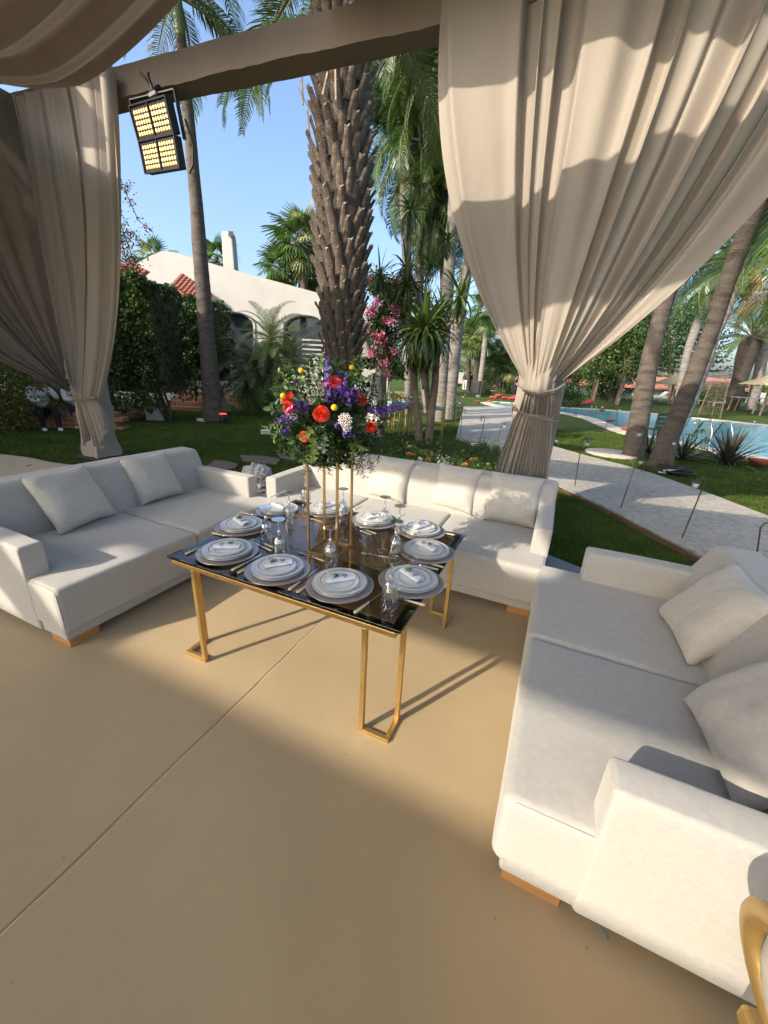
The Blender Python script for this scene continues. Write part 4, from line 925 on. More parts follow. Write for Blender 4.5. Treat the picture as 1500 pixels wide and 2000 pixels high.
def palm(name, label, pix, rads, d, bark, fms, nfr, sc, seed, cat='palm tree', dleans=None, el=(1.25, -0.5), shaft=True, dry=0, group=None, ring=0.018, az0=0.0, kind='frond', base_r=None):
    """pix: pixels up the trunk from its foot; d: horizontal distance ahead (or one for each point)"""
    ds = [d] * len(pix) if not hasattr(d, '__len__') else d; W = [D(px, py, q) for (px, py), q in zip(pix, ds)]; W[0].z = ground_z(W[0].x, W[0].y) - 0.03
    base = W[0].copy(); root = thing(name, label, cat, base, 0, group); loc = [p - base for p in W]; rr = [rad * mpp(p) for rad, p in zip(rads, W)]
    link('trunk', trunk_mesh(loc, rr, 16, 0.05, ring, 3.6, seed), bark, root)
    top = loc[-1]
    if shaft:
        dr = (loc[-1] - loc[-2]).normalized(); m = MB(); m.tube([top - dr * 0.1, top + dr * 0.25, top + dr * 0.7, top + dr * 0.95], [rr[-1] * 1.05, rr[-1] * 1.2, rr[-1] * 0.8, rr[-1] * 0.4], 12); m.build('crownshaft', SHAFT, root, sm=True); top = top + dr * 0.85
    crown(root, top, fms, nfr, sc, el[0], el[1], seed, az0=az0, dry=dry, name=kind); return root, top
SHAFT = mat('crownshaft', (0.12, 0.17, 0.05), (0.25, 0.30, 0.12), rough=0.5, scale=3, stretch=(6, 6, 0.6))
# fan leaf for the fan palms
def fan_mesh(seed, R=0.75, n=22):
    r = random.Random(seed); V = []; F = []
    for k in range(n):
        a = -2.3 + 4.6 * k / n; da = 4.6 / n * 0.52; L = R * (0.82 + 0.3 * math.cos(a * 0.6)) * r.uniform(0.9, 1.05); b = len(V); s = (k % 2) * 0.04
        for q, (t, wq) in enumerate(((0.03, .4), (0.55, 1.0), (1.0, .05))):
            dr = -0.42 * t ** 2.4 * (1 + 0.5 * abs(math.sin(a)));
            for sg in (-1, 1): V.append((math.cos(a + sg * da * wq) * L * t, math.sin(a + sg * da * wq) * L * t, dr * L + (0.03 if sg > 0 else 0) * t))
        F += [(b, b + 1, b + 3, b + 2), (b + 2, b + 3, b + 5, b + 4)]
    V = [(x + 0.75, y, z) for x, y, z in V]; me = bpy.data.meshes.new('fan'); me.from_pydata(V, [], F); me.update()
    m = MB(); m.tube([(0, 0, 0), (0.4, 0, 0.02), (0.8, 0, 0)], [0.03, 0.02, 0.012], 5); return m.mesh('petiole', True), me
FANF = setm([fan_mesh(1), fan_mesh(2), fan_mesh(3)], FROND)
FAND = setm([fan_mesh(5)], FRONDY)

# --- the big date palm: core, and every old leaf base a piece of its own
def date_palm():
    d = 8.8; pix = [(668, 872), (668, 780), (669, 700), (669, 640), (669, 580), (669, 480), (669, 380), (668, 280), (668, 180), (668, 60), (668, -120)]
    rr_px = [30, 30, 31, 34, 40, 46, 49, 48, 47, 46, 44]; W = [D(px, py, d) for px, py in pix]; W[0].z = -0.05; base = W[0].copy()
    root = thing('date_palm', 'thick date palm trunk covered in old leaf bases behind the bouquet', 'palm tree', base)
    loc = [p - base for p in W]; rr = [q * mpp(p) for q, p in zip(rr_px, W)]; link('trunk', trunk_mesh(loc, rr, 28, 0.06, 0.03, 4, 3), BARKD, root)
    def mk(seed, cut=True):
        r = random.Random(seed); Lb, w0, w1, th = 0.38, 0.215, 0.105, 0.06; V = []; F = []; k = 6
        for i in range(k + 1):
            t = i / k; w_ = w0 + (w1 - w0) * t ** 0.7 + r.uniform(-.006, .006); o_ = 0.01 + 0.155 * t ** 1.4; z = Lb * t; tt = th * (1 - 0.35 * t)
            for (x, y) in ((-w_ / 2, o_ - 0.01), (-w_ * .28, o_ + tt * .75), (0, o_ + tt), (w_ * .28, o_ + tt * .75), (w_ / 2, o_ - 0.01), (0, o_ - tt * .35)):
                V.append((x + r.uniform(-.004, .004), -y + r.uniform(-.003, .003), z + (0.02 * r.uniform(-1, 1) if i == k else 0) + (0.03 if i == k and x > 0 else 0)))
        for i in range(k):
            for j in range(6): a, b = i * 6 + j, i * 6 + (j + 1) % 6; F.append((a, a + 6, b + 6, b))
        F.append(tuple(k * 6 + j for j in range(6))); me = bpy.data.meshes.new('leaf_base'); me.from_pydata(V, [], F); me.materials.append(BOOT); me.materials.append(BOOTC)
        me.update(); me.polygons[len(F) - 1].material_index = 1; return me
    ms = [mk(i) for i in range(6)]; n = 0; L = [0.0]
    for i in range(1, len(loc)): L.append(L[-1] + (loc[i] - loc[i - 1]).length)
    def at(h):
        for i in range(1, len(L)):
            if h <= L[i]: t = (h - L[i - 1]) / (L[i] - L[i - 1]); return loc[i - 1].lerp(loc[i], t), rr[i - 1] + (rr[i] - rr[i - 1]) * t
        return loc[-1], rr[-1]
    rnd = random.Random(5); h = 0.9; k = 0; tot = 7.5; cam2 = Vector((0 - base.x, 0 - base.y, 0))
    rows = 13
    while h < tot and n < 296:
        p, r_ = at(h)
        for q in range(rows):
            az = 2 * PI * (q + 0.5 * (k % 2)) / rows + 0.13 * k + rnd.uniform(-.05, .05); dirv = Vector((math.cos(az), math.sin(az), 0))
            if dirv.dot(cam2.normalized()) < -0.38: continue
            o = bpy.data.objects.new('leaf_base', rnd.choice(ms)); C.objects.link(o); o.parent = root
            g = min(1.0, 0.45 + 0.6 * max(0, h - 0.9) / 1.3); pos = p + dirv * r_ * 0.86; o.location = (pos.x, pos.y, pos.z + rnd.uniform(-.05, .05))
            o.rotation_euler = (rnd.uniform(-0.08, 0.14), rnd.uniform(-.1, .1), az + PI / 2 + rnd.uniform(-.1, .1)); o.scale = (1.22 * g * rnd.uniform(.9, 1.1), g * rnd.uniform(.9, 1.2), g * rnd.uniform(0.88, 1.15)); n += 1
        h += 0.262 if h > 1.8 else 0.22; k += 1
    # fibre and broken stalks, leaning ferns of dead frond near the top
    r = np.random.default_rng(4); P = []; 
    for i in range(2600):
        hh = r.uniform(1.2, 7.4); p, r_ = at(hh); a = r.uniform(0, 6.28); P.append((p.x + math.cos(a) * r_ * 1.0, p.y + math.sin(a) * r_ * 1.0, p.z))
    leaves('fibre', P, 0.10, mat('palm_fibre', (0.05, 0.035, 0.022), (0.14, 0.10, 0.06), rough=0.9, island=0.4), root, asp=0.12, seed=3, kind='stuff')
    m = MB()
    for (px0, py0, px1, py1, dd) in ((588, 135, 592, 205, -0.3), (583, 172, 607, 218, -0.3), (600, 215, 606, 275, -0.2), (690, 110, 722, 150, 0), (655, 130, 656, 195, -0.7), (640, 140, 630, 185, -0.7)):
        a = D(px0, py0, d + dd) - base; b = D(px1, py1, d + dd) - base; m.bar(a, b, 0.03, 0.015)
    m.build('broken_stalk', BOOTC, root)
    crown(root, loc[-1] + Vector((0, 0, 0.3)), PHF, 34, 1.35, 1.3, -0.15, 12)
    az = math.atan2(-HD[0] * -1 * 0 - CAM_R[1, 0], -CAM_R[0, 0])
    for (x, y, dd, da, el, sc) in ((640, 118, .4, .1, .25, .85), (660, 60, .9, -.15, .25, .9), (690, 95, 1.2, .3, .1, .8)): place_frond(QF[0], root, D(x, y, d + dd) - base, az + da, el, 0, sc)
    return base
DPB = date_palm()

# --- the other palms
palm('king_palm', 'slim grey palm leaning slightly, left of the white villa', [(416, 820), (410, 730), (399, 600), (385, 420), (372, 270), (358, 120), (352, 60)], [19, 15.5, 14, 12.5, 10.5, 9.5, 9], 12.1, BARKS, PALEF + QF[:1] + QF[:2], 17, 0.95, 21, el=(1.3, -0.25))
palm('queen_palm', 'queen palm with a pale trunk and drooping crown above the dracaena', [(838, 792), (826, 700), (818, 600), (820, 480), (823, 400), (826, 330)], [9, 9, 9.5, 9.5, 9, 8], 18.0, BARKG, QF, 44, 1.15, 31, el=(1.2, -1.15), dry=0)
palm('queen_palm', 'queen palm whose crown is cut by the curtain edge at the top', [(862, 795), (866, 700), (872, 600), (884, 430), (890, 300), (885, 160)], [10, 11, 12, 11, 10, 9], 15.0, BARKG, QF, 38, 1.05, 37, el=(1.2, -1.1))
palm('queen_palm', 'tall queen palm hanging its fronds beside the top of the date palm', [(800, 780), (795, 600), (788, 400), (782, 200), (778, 40)], [7, 7, 7, 7, 7], 17.0, BARKG, QF, 40, 1.25, 41, el=(1.2, -1.2))
palm('queen_palm', 'pale leaning palm trunk right of the dracaena by the curtain', [(880, 790), (888, 700), (897, 610), (910, 540), (930, 430)], [10, 11, 12, 11, 10], 16.0, BARKG, QF, 16, 0.9, 43, el=(1.2, -0.9))
palm('queen_palm', 'queen palm behind the beam with leaflets hanging left of the date palm', [(560, 760), (562, 600), (560, 300), (555, 0), (552, -60)], [4, 4, 4, 4, 4], 22.0, BARKG, QF, 0, 0.9, 47, shaft=False) if 0 else None
palm('queen_palm', 'queen palm with low hanging fronds between the dracaena and the curtain', [(868, 790), (868, 640), (866, 540), (862, 445)], [7, 7, 7, 7], 17.0, BARKG, QF, 34, 0.8, 39, el=(1.1, -1.35))
palm('leaning_palm', 'shadow striped palm trunk leaning left beside the pool', [(1236, 893), (1248, 820), (1262, 740), (1280, 660), (1302, 580), (1335, 470), (1362, 380)], [20, 17.5, 16, 15.5, 14.5, 14, 13], [9.5, 9.5, 9.4, 9.3, 9.2, 9.0, 8.9], BARKS, QF, 14, 0.9, 51, el=(1.2, -0.4))
palm('leaning_palm', 'dark strongly leaning palm trunk in front of the pool', [(1287, 913), (1308, 850), (1345, 760), (1385, 655), (1432, 520), (1490, 375), (1560, 220)], [23, 18, 15.5, 14.5, 15, 16.5, 18], [8.3, 8.2, 8.0, 7.8, 7.4, 6.9, 6.4], BARKS, QF, 12, 0.9, 57, el=(1.2, -0.4))
palm('queen_palm', 'palm with orange dead fronds seen between the leaning trunks', [(1300, 880), (1330, 820), (1362, 745), (1392, 660), (1418, 600), (1432, 560)], [14, 13, 13, 12, 11, 10], 14.5, BARKG, QF + PHF, 22, 0.85, 61, el=(1.2, -0.7), dry=4)
palm('queen_palm', 'slim pale palm trunk at the right margin over the pool', [(1466, 800), (1478, 750), (1492, 680), (1508, 600)], [9, 9, 9, 9], 32.0, BARKG, QF, 14, 1.2, 67, el=(1.2, -0.5))
palm('date_palm', 'dark date palm with a feathery crown at the right beyond the pool', [(1428, 800), (1442, 750), (1456, 700), (1470, 655)], [11, 12, 16, 17], 31.0, BARKD, PHF, 26, 1.15, 71, el=(1.35, -0.2), shaft=False)
palm('queen_palm', 'queen palm behind the right curtain edge with a wide crown', [(1330, 790), (1340, 700), (1375, 600), (1410, 520)], [7, 7, 8, 8], 22.0, BARKG, QF, 22, 1.25, 73, el=(1.2, -0.5))
for i, (bx_, by_, mx, my, tx, ty, rad, dd, lb) in enumerate([(914, 760, 916, 700, 921, 655, 4.5, 40, 'leftmost of the dark fan palms on the far lawn'), (928, 765, 932, 705, 937, 652, 6, 37, 'middle dark fan palm on the far lawn'), (972, 762, 975, 725, 977, 690, 5, 40, 'fan palm on the far lawn just left of the curtain'), (992, 765, 994, 740, 996, 715, 5, 39, 'fan palm touching the curtain edge on the far lawn')]):
    palm('fan_palm', lb, [(bx_, by_), (mx, my), (tx, ty)], [rad, rad, rad], dd, BARKD, FANF + FAND, 34, 1.25, 80 + i, shaft=False, el=(1.3, -1.3), kind='fan_leaf', group='fan palms on the far lawn')
palm('queen_palm', 'pale slim palm on the far lawn near the curtain edge', [(934, 776), (940, 730), (946, 680), (951, 640), (956, 600)], [5.5, 5, 5, 5, 5], 33.0, BARKG, FANF, 24, 1.2, 88, el=(1.3, -0.9), shaft=False)
for i, (bx_, by_, tx, ty, rad, dd, n_, sc, lb) in enumerate([(595, 600, 590, 470, 6, 26, 40, 1.3, 'tallest shaggy fan palm behind the villa roof'), (548, 590, 548, 520, 4, 27, 30, 1.0, 'small fan palm behind the villa roof, left of the taller one'), (627, 600, 620, 530, 5, 28, 26, 1.2, 'fan palm mostly hidden behind the date palm trunk'), (424, 560, 424, 502, 4, 30, 22, 1.0, 'fan palm top beside the white chimney'), (300, 540, 300, 505, 3, 30, 16, 1.0, 'fan palm tips above the villa gable')]):
    palm('fan_palm', lb, [(bx_, by_), ((bx_ + tx) / 2, (by_ + ty) / 2), (tx, ty)], [rad, rad, rad], dd, BARKS, FANF + FAND, n_, sc, 90 + i, shaft=False, el=(1.3, -1.3), kind='fan_leaf', group='fan palms behind the villa')
for i, (bx_, by_, tx, ty, rad, dd, lb) in enumerate([(1160, 775, 1172, 700, 5, 36, 'ragged palm trunk across the pool beside the curtain'), (1196, 775, 1205, 690, 6, 34, 'second ragged palm trunk across the pool')]):
    palm('fan_palm', lb, [(bx_, by_), ((bx_ + tx) / 2, (by_ + ty) / 2), (tx, ty)], [rad, rad, rad], dd, BARKD, FANF + FAND, 28, 1.2, 100 + i, shaft=False, el=(1.3, -1.2), kind='fan_leaf', group='fan palms across the pool')
# pygmy date palm clump in front of the villa
def pygmy():
    base = D(522, 806, 14.4); base.z = -0.04; root = thing('pygmy_date_palm', 'bushy pygmy date palm clump with fine feathery fronds before the villa', 'palm tree', base)
    r = random.Random(3)
    for i, (px, py, bx_) in enumerate([(500, 715, 515), (528, 655, 522), (560, 700, 530), (480, 745, 512)]):
        t = D(px, py, 14.4 + 0.3 * math.sin(i * 3)) - base; m0 = D(bx_, 800, 14.4) - base; link('trunk', trunk_mesh([m0, m0.lerp(t, .5) + Vector((0, 0, .1)), t], [0.10, .08, .08], 10, 0.1, 0.1, 6, i), BARKD, root)
        crown(root, t, ROEB, 42, 1.2, 1.35, -1.1, 110 + i)
pygmy()
# dracaena with several stems and spiky heads
def blade_mesh(L=0.62, w_=0.032, dr=0.9, seed=0):
    V = []; F = []; k = 5; p = Vector((0, 0, 0)); a = 0
    for i in range(k + 1):
        t = i / k; ww = w_ * (0.7 + 0.6 * math.sin(PI * min(1, t * .9 + .1))) * (1 - t ** 4) / 2 + 0.001; V += [(p.x, -ww, p.z + ww * .4), (p.x, ww, p.z + ww * .4)]; a = -dr * t ** 1.4; p = p + Vector((math.cos(a), 0, math.sin(a))) * L / k
    for i in range(k): F.append((2 * i, 2 * i + 1, 2 * i + 3, 2 * i + 2))
    me = bpy.data.meshes.new('leaf'); me.from_pydata(V, [], F); me.update(); return me
DB = [blade_mesh(dr=x) for x in (0.2, 0.9, 1.6, 2.2)]
for b in DB: b.materials.append(DRAC)
def rosette(root, c, n, s, seed, asobj=True, lo=-0.9, meshes=DB, name='leaf'):
    r = random.Random(seed); V = []; F = []
    for i in range(n):
        el = 1.45 - (1.45 - lo) * (i / n) ** 0.75 + r.uniform(-.15, .15); az = i * 2.39996 + r.uniform(-.2, .2); me = meshes[min(3, int((1.5 - el) / 2.3 * 4 + r.uniform(0, .8)))]
        M = Matrix.Translation(c) @ Matrix.Rotation(az, 4, 'Z') @ Matrix.Rotation(-el, 4, 'Y') @ Matrix.Rotation(r.uniform(-.5, .5), 4, 'X') @ Matrix.Scale(s * r.uniform(.8, 1.15), 4)
        if asobj: o = bpy.data.objects.new(name, me); C.objects.link(o); o.parent = root; o.matrix_local = M
        else:
            b = len(V); V += [tuple(M @ v.co) for v in me.vertices]; F += [tuple(q + b for q in f.vertices) for f in me.polygons]
    return V, F
def dracaena():
    d = 9.5; base = D(825, 870, d); base.z = -0.04; root = thing('dracaena', 'multi stemmed dracaena tree with spiky leaf heads by the marigold bed', 'tree', base); W = lambda x, y, dd=0.0: D(x, y, d + dd) - base
    stems = [([(820, 874), (816, 820), (810, 765), (806, 700)], [9, 7.5, 7, 7], 0), ([(836, 874), (842, 810), (850, 745), (853, 690)], [8.5, 8, 7, 7], 0), ([(838, 800), (832, 740), (840, 690), (850, 640)], [5, 5, 6, 6], .1), ([(806, 700), (796, 640), (800, 600), (795, 560)], [6, 5, 4, 4], .2), ([(853, 700), (875, 640), (893, 600), (900, 580)], [6, 5, 4.5, 4], -.1),
             ([(800, 655), (775, 620), (752, 580), (742, 540)], [4, 3.5, 3, 3], .3), ([(812, 700), (800, 610), (800, 480), (803, 415)], [4, 4, 3.5, 3], .5), ([(818, 600), (815, 560), (792, 530)], [3, 3, 3], .4), ([(830, 760), (822, 700), (828, 655)], [6, 6, 6], -.3)]
    for i, (p, r_, dd) in enumerate(stems):
        Q = [W(x, y, dd) for x, y in p]; link('stem', trunk_mesh(Q, [a * mpp(q + base) for a, q in zip(r_, Q)], 10, 0.1, 0.04, 8, i), mat('dracaena_bark', (0.13, 0.095, 0.06), (0.27, 0.21, 0.14), rough=0.9, scale=8, bump=1.0, bscale=40, stretch=(1, 1, .4), dist=0.015), root)
    heads = [(828, 650, -.3, 110, 1.6, -1.5, True), (803, 412, .5, 50, 1.05, -1.4, True), (793, 525, .4, 40, 1.0, -1.2, True), (742, 540, .3, 40, 0.95, -1.2, True), (900, 578, -.1, 44, 1.25, -1.3, True)]
    for i, (x, y, dd, n, s, lo, ob) in enumerate(heads): rosette(root, W(x, y, dd), n, s, i, True, lo)
    V = []; F = []
    for i, (x, y, dd, n, s, lo) in enumerate([(795, 560, .2, 80, 1.05, -1.2), (862, 610, .3, 70, 1.05, -1.3), (828, 650, -.3, 190, 1.55, -1.55), (875, 470, .8, 50, .8, -1.3), (840, 520, .9, 50, .8, -1.3), (830, 590, .6, 60, .8, -1.3)]):
        v, f = rosette(root, W(x, y, dd), n, s, i + 20, False, lo); b = len(V); V += v; F += [tuple(q + b for q in g) for g in f]
    me = bpy.data.meshes.new('leaf_mass'); me.from_pydata(V, [], F); o = link('leaf_mass', me, DRAC, root); o['kind'] = 'stuff'
dracaena()
# hedges, bushes and the shade trees
def woody(name, label, cat, c, rad, k, per, spread, leaf, m, seed, box=False, trunkr=0.0, base=None, group=None, shell=0.55, asp=0.5, flowers=None, core=True):
    c = Vector(c); b = Vector(base) if base is not None else Vector((c.x, c.y, ground_z(c.x, c.y) - 0.02)); root = thing(name, label, cat, b, 0, group); P = clumps(np.array(c - b), np.array(rad), k, per, spread, seed, shell, box=box)
    P = P[P[:, 2] > 0.02]; o = leaves('crown', P, leaf, m, root, seed=seed, asp=asp)
    if trunkr:
        r = random.Random(seed); m_ = MB(); top = c - b; m_.tube([(0, 0, -.05), (0.05, 0.03, top.z * .4), top], [trunkr, trunkr * .8, trunkr * .35], 9)
        for i in range(7):
            a = r.uniform(0, 6.28); s = top * r.uniform(.3, .7); e = Vector((top.x + math.cos(a) * rad[0] * .75, top.y + math.sin(a) * rad[1] * .75, top.z + r.uniform(-.4, .5) * rad[2])); m_.tube([s, (s + e) / 2 + Vector((0, 0, .15)), e], [trunkr * .5, trunkr * .3, trunkr * .1], 6)
        m_.build('trunk', TWIG, root, sm=True)
    return root
def hedge_block(label, pxs, d, depth, seed, n, leaf=0.09, base_y=815, m=HEDGE, stems=None):
    """a clipped climber block seen face on between pixels x0,y0 and x1,y1"""
    x0, y0, x1, y1 = pxs; a, b, e = D(x0, y1, d), D(x1, y1, d), D((x0 + x1) / 2, y0, d); base = (a + b) / 2; base = Vector((base.x, base.y, -0.03)); w_ = (b - a).length / 2; h0 = a.z; h1 = e.z; u = (b - a); u.z = 0; u.normalize(); v = Vector((-u.y, u.x, 0))
    root = thing('climber_hedge', label, 'hedge', base); r = np.random.default_rng(seed); T = r.uniform(-1, 1, (n, 3)); ax = r.choice([0, 1, 1, 1, 2], n); T[np.arange(n), ax] = np.where(ax == 1, -1, np.sign(r.uniform(-1, 1, n))) * r.uniform(0.9, 1.04, n)
    T[ax == 2, 2] = np.abs(T[ax == 2, 2]); rnd = np.maximum(np.abs(T[:, 0]), np.abs(T[:, 2])); sq = 1 - 0.10 * (np.abs(T[:, 0]) * np.abs(T[:, 2])) ** 3; T[:, 0] *= sq; T[:, 2] *= sq
    nz = vnoise(T * [1, 0.6, 1], 5, seed) * 0.10; P = np.zeros((n, 3)); U = np.array(u); Vv = np.array(v)
    P = T[:, :1] * U * w_ * (1 + nz[:, None]) + T[:, 1:2] * Vv * depth * (1 + nz[:, None] * 2); P[:, 2] = (h0 + h1) / 2 + 0.03 + T[:, 2] * (h1 - h0) / 2 * (1 + nz) - 0.12 * (T[:, 2] < -0.8) * r.random(n) * 3
    leaves('foliage', P, leaf, m, root, seed=seed, asp=0.6)
    cm = MB(); cm.box((-w_ * .8, -depth * .7, h0 + .2), (w_ * .8, depth * .7, h1 * .93)); o = cm.build('branch_core', TWIG, root); o.rotation_euler = (0, 0, math.atan2(u.y, u.x))
    s_ = MB(); rr = random.Random(seed)
    for k in range(stems or 5):
        x = rr.uniform(-.6, .6) * w_; s_.tube([u * x + Vector((0, 0, -.05)), u * (x + rr.uniform(-.1, .1)) + Vector((0, 0, h0 * .5)), u * (x * .8) + Vector((0, 0, h0 + .3))], [.05, .04, .03], 7)
    s_.build('stem', TWIG, root, sm=True); return root
hedge_block('tall dark clipped climber hedge just right of the left curtain', (236, 552, 354, 772), 11.7, 1.0, 5, 17000)
hedge_block('greener clipped climber hedge behind the slim grey palm', (360, 588, 448, 750), 14.5, 0.9, 6, 12000, m=TREEL)
woody('bush', 'dark yellow green bush at the left margin beside the curtain', 'bush', D(-12, 745, 8.8), (1.1, 1.2, 1.35), 190, 55, .16, .075, BUSHY, 7, trunkr=.06)
woody('bush', 'dark bush behind the seated people at the left', 'bush', D(110, 720, 11.5), (2.0, 1.2, 1.5), 170, 55, .2, .09, HEDGE, 8, trunkr=.06)
woody('shade_tree', 'broad garden tree left of the pavilion, outside the picture', 'tree', (-15.2, -1.5, 4.4), (3.2, 4.0, 3.0), 260, 60, .45, .30, TREEL, 9, trunkr=.25)
woody('shade_tree', 'second garden tree left of the pavilion, outside the picture', 'tree', (-20.0, 1.0, 4.8), (3.0, 4.0, 3.4), 240, 60, .45, .30, TREEL, 10, trunkr=.25)
woody('shade_tree', 'garden tree behind the left rear pillar, outside the picture', 'tree', (-13.6, -8.0, 4.6), (3.2, 3.2, 3.0), 240, 60, .45, .30, TREEL, 12, trunkr=.25)
woody('shade_tree', 'small unseen tree added left of the side curtain to shade it', 'tree', (-12.6, -3.3, 6.2), (2.0, 2.3, 2.3), 170, 60, .40, .26, TREEL, 13, trunkr=.22)  # crown sized and placed to keep sun off the left curtains
woody('shade_tree', 'slender unseen tree added to shade the lower left curtain', 'tree', (-9.6, -4.9, 6.1), (1.2, 1.2, 1.3), 90, 50, .30, .24, TREEL, 14, trunkr=.16)  # second crown, placed to shade the lower left curtain
# bougainvillea on the white garden pillar
BP = D(722, 858, 10.6); BP.z = -0.04
def bougainvillea():
    root = thing('bougainvillea', 'pink flowering bougainvillea climbing over the white garden pillar', 'climber', BP); W = lambda x, y, dd=0.0: D(x, y, 10.6 + dd) - BP; r = np.random.default_rng(2)
    P = []; 
    for (x, y, s, n) in [(760, 600, 28, 26), (745, 640, 26, 26), (755, 680, 24, 22), (770, 560, 26, 22), (790, 640, 22, 20), (735, 560, 16, 14), (725, 700, 16, 10), (770, 720, 16, 12), (790, 590, 22, 18)]:
        for q in range(n): 
            w_ = W(x + r.normal() * s * .5, y + r.normal() * s * .5, r.uniform(-.1, .9)); P += [np.array(w_) + r.normal(size=3) * 0.09 for _ in range(70)]
    leaves('foliage', P, 0.075, TREEL, root, seed=4, asp=.6); Q = []
    for (x, y, s, n) in [(735, 595, 9, 10), (722, 612, 9, 9), (762, 625, 10, 9), (738, 655, 8, 7), (745, 660, 7, 5), (728, 690, 7, 5), (773, 688, 6, 5), (757, 708, 4, 3), (757, 735, 4, 4), (770, 600, 8, 5), (712, 640, 6, 5), (780, 545, 6, 3), (720, 545, 5, 3)]:
        for q in range(n): w_ = W(x + r.normal() * s * .7, y + r.normal() * s * .6, r.uniform(-.5, -.15)); Q += [np.array(w_) + r.normal(size=3) * 0.045 for _ in range(9)]
    leaves('blossoms', Q, 0.062, PINK, root, seed=5, asp=.85); m = MB()
    for i in range(16):
        x = random.uniform(735, 752); m.tube([W(x, 850), W(x + random.uniform(-8, 8), 800), W(x + random.uniform(-12, 12), 740), W(x + random.uniform(-20, 30), 670)], [.02, .016, .014, .008], 5)
    m.build('stems', TWIG, root, sm=True)
    root2 = thing('garden_pillar', 'white plastered garden pillar with a flared cap under pink flowers', 'pillar', BP); m = MB()
    P_ = D(733, 850, 10.8) - BP; P_.z = 0; m.lathe([(0.27, 0), (0.25, 0.5), (0.23, 1.1), (0.22, 1.5), (0.23, 2.3)], 14, Matrix.Translation(P_)); m.build('shaft', WHITE, root2, sm=True); m = MB()
    Q_ = D(706, 700, 10.7) - BP; z = Q_.z; m.lathe([(0.36, z), (0.38, z + .04), (0.30, z + .10), (0.25, z + .26), (0.10, z + .46), (0.03, z + .52), (0, z + .52)], 14, Matrix.Translation((Q_.x, Q_.y, 0))); m.build('cap', WHITE, root2, sm=True)
bougainvillea()
# loose bougainvillea spray by the left curtain
def spray():
    base = D(228, 560, 11.2); root = thing('bougainvillea', 'crimson flowering climber branches arching over the hedge top', 'climber', base); r = np.random.default_rng(8); m = MB(); P = []; Q = []
    for pts in ([(225, 470), (245, 455), (262, 452), (272, 480)], [(215, 342), (245, 375), (270, 430), (300, 455)], [(214, 350), (235, 360), (256, 362)], [(225, 400), (240, 450), (258, 500), (268, 520)], [(220, 430), (240, 480), (250, 530)], [(222, 500), (240, 520), (262, 540)]):
        W = [D(x, y, 11.2 + 0.1 * i) - base for i, (x, y) in enumerate(pts)]; m.tube(W, [.012] * (len(W) - 1) + [.004], 5)
        for i in range(len(W) - 1):
            for q in range(26):
                p = W[i].lerp(W[i + 1], r.random()); P.append(np.array(p) + r.normal(size=3) * .07)
                if r.random() < .22: Q += [np.array(p) + r.normal(size=3) * .05 for _ in range(3)]
    for (x, y, s, n) in [(232, 470, 12, 260), (240, 510, 16, 380), (250, 535, 14, 300), (228, 440, 8, 120)]:
        P += [np.array(D(x + r.normal() * s, y + r.normal() * s, 11.3) - base) + r.normal(size=3) * .1 for _ in range(n)]; Q += [np.array(D(x + r.normal() * s, y + r.normal() * s, 11.1) - base) for _ in range(n // 7)]
    m.build('branches', TWIG, root, sm=True); leaves('foliage', P, .06, HEDGE, root, seed=1, asp=.55); leaves('blossoms', Q, .05, CRIM, root, seed=2, asp=.8)
spray()
# trees, bushes and treeline beyond the lawn and the pool
for i, (px, py, dd, rx, rz, lf, mm, lb, cat) in enumerate([
    (1290, 655, 30, 2.0, 2.4, .18, TREEL, 'tall loose broadleaf tree between the leaning palm trunks', 'tree'), (1225, 700, 32, 2.4, 2.2, .18, FARL, 'light green tree beyond the pool next to the curtain', 'tree'), (1180, 690, 33, 1.8, 2.2, .18, TREEL, 'darker tree beyond the pool close to the curtain', 'tree'),
    (1245, 635, 31, 1.6, 2.0, .18, TREEL, 'tree crown above the straw parasols', 'tree'), (1410, 775, 36, 1.6, 1.0, .16, FARL, 'round clipped bush beside the red roofed villa', 'bush'), (960, 735, 44, 2.6, 1.1, .2, FARL, 'light green bush on the far lawn left of the curtain', 'bush'),
    (900, 735, 55, 3.6, 1.0, .25, FARL, 'low hedge at the far end of the lawn', 'hedge'), (985, 700, 48, 2.2, 1.6, .2, FARL, 'small tree behind the fan palms on the far lawn', 'tree'), (975, 775, 34, .5, .35, .1, FARL, 'tiny round bush on the far lawn', 'bush'), (945, 768, 36, .6, .4, .1, FARL, 'small dome shaped bush beside the slim far palm', 'bush'),
    (1110, 775, 27, 1.0, .8, .12, TREEL, 'low shrub at the curtain edge beyond the pool', 'bush'), (1180, 760, 38, 1.6, .8, .14, FARL, 'rounded bush in front of the far villa arch', 'bush'), (1125, 720, 40, 2.0, 1.3, .18, TREEL, 'dense tree just right of the curtain', 'tree')]):
    c = D(px, py, dd); woody('tree' if cat == 'tree' else cat, lb, cat, c, (rx, rx, rz), int(60 + rx * 45), 40, .16 * rx, lf, mm, 200 + i, trunkr=.14 if cat == 'tree' else .03, core=False)
def treeline():
    r = np.random.default_rng(5); P = []
    for i in range(520):
        px = r.uniform(-300, 1900); d = r.uniform(75, 105); hp = 6 + 5 * math.sin(px * .013) + 4 * math.sin(px * .041 + 1); c = D(px, 744 + .053 * (px - 1109) - r.random() * hp * 1.4, d); P += [np.array(c) + r.normal(size=3) * [1.6, 1.6, .8] for _ in range(42)]
    o = leaves('treeline', P, 0.9, FARL, None, seed=6, asp=.6); tag(o, 'low line of distant trees on the horizon', kind='stuff')
treeline()
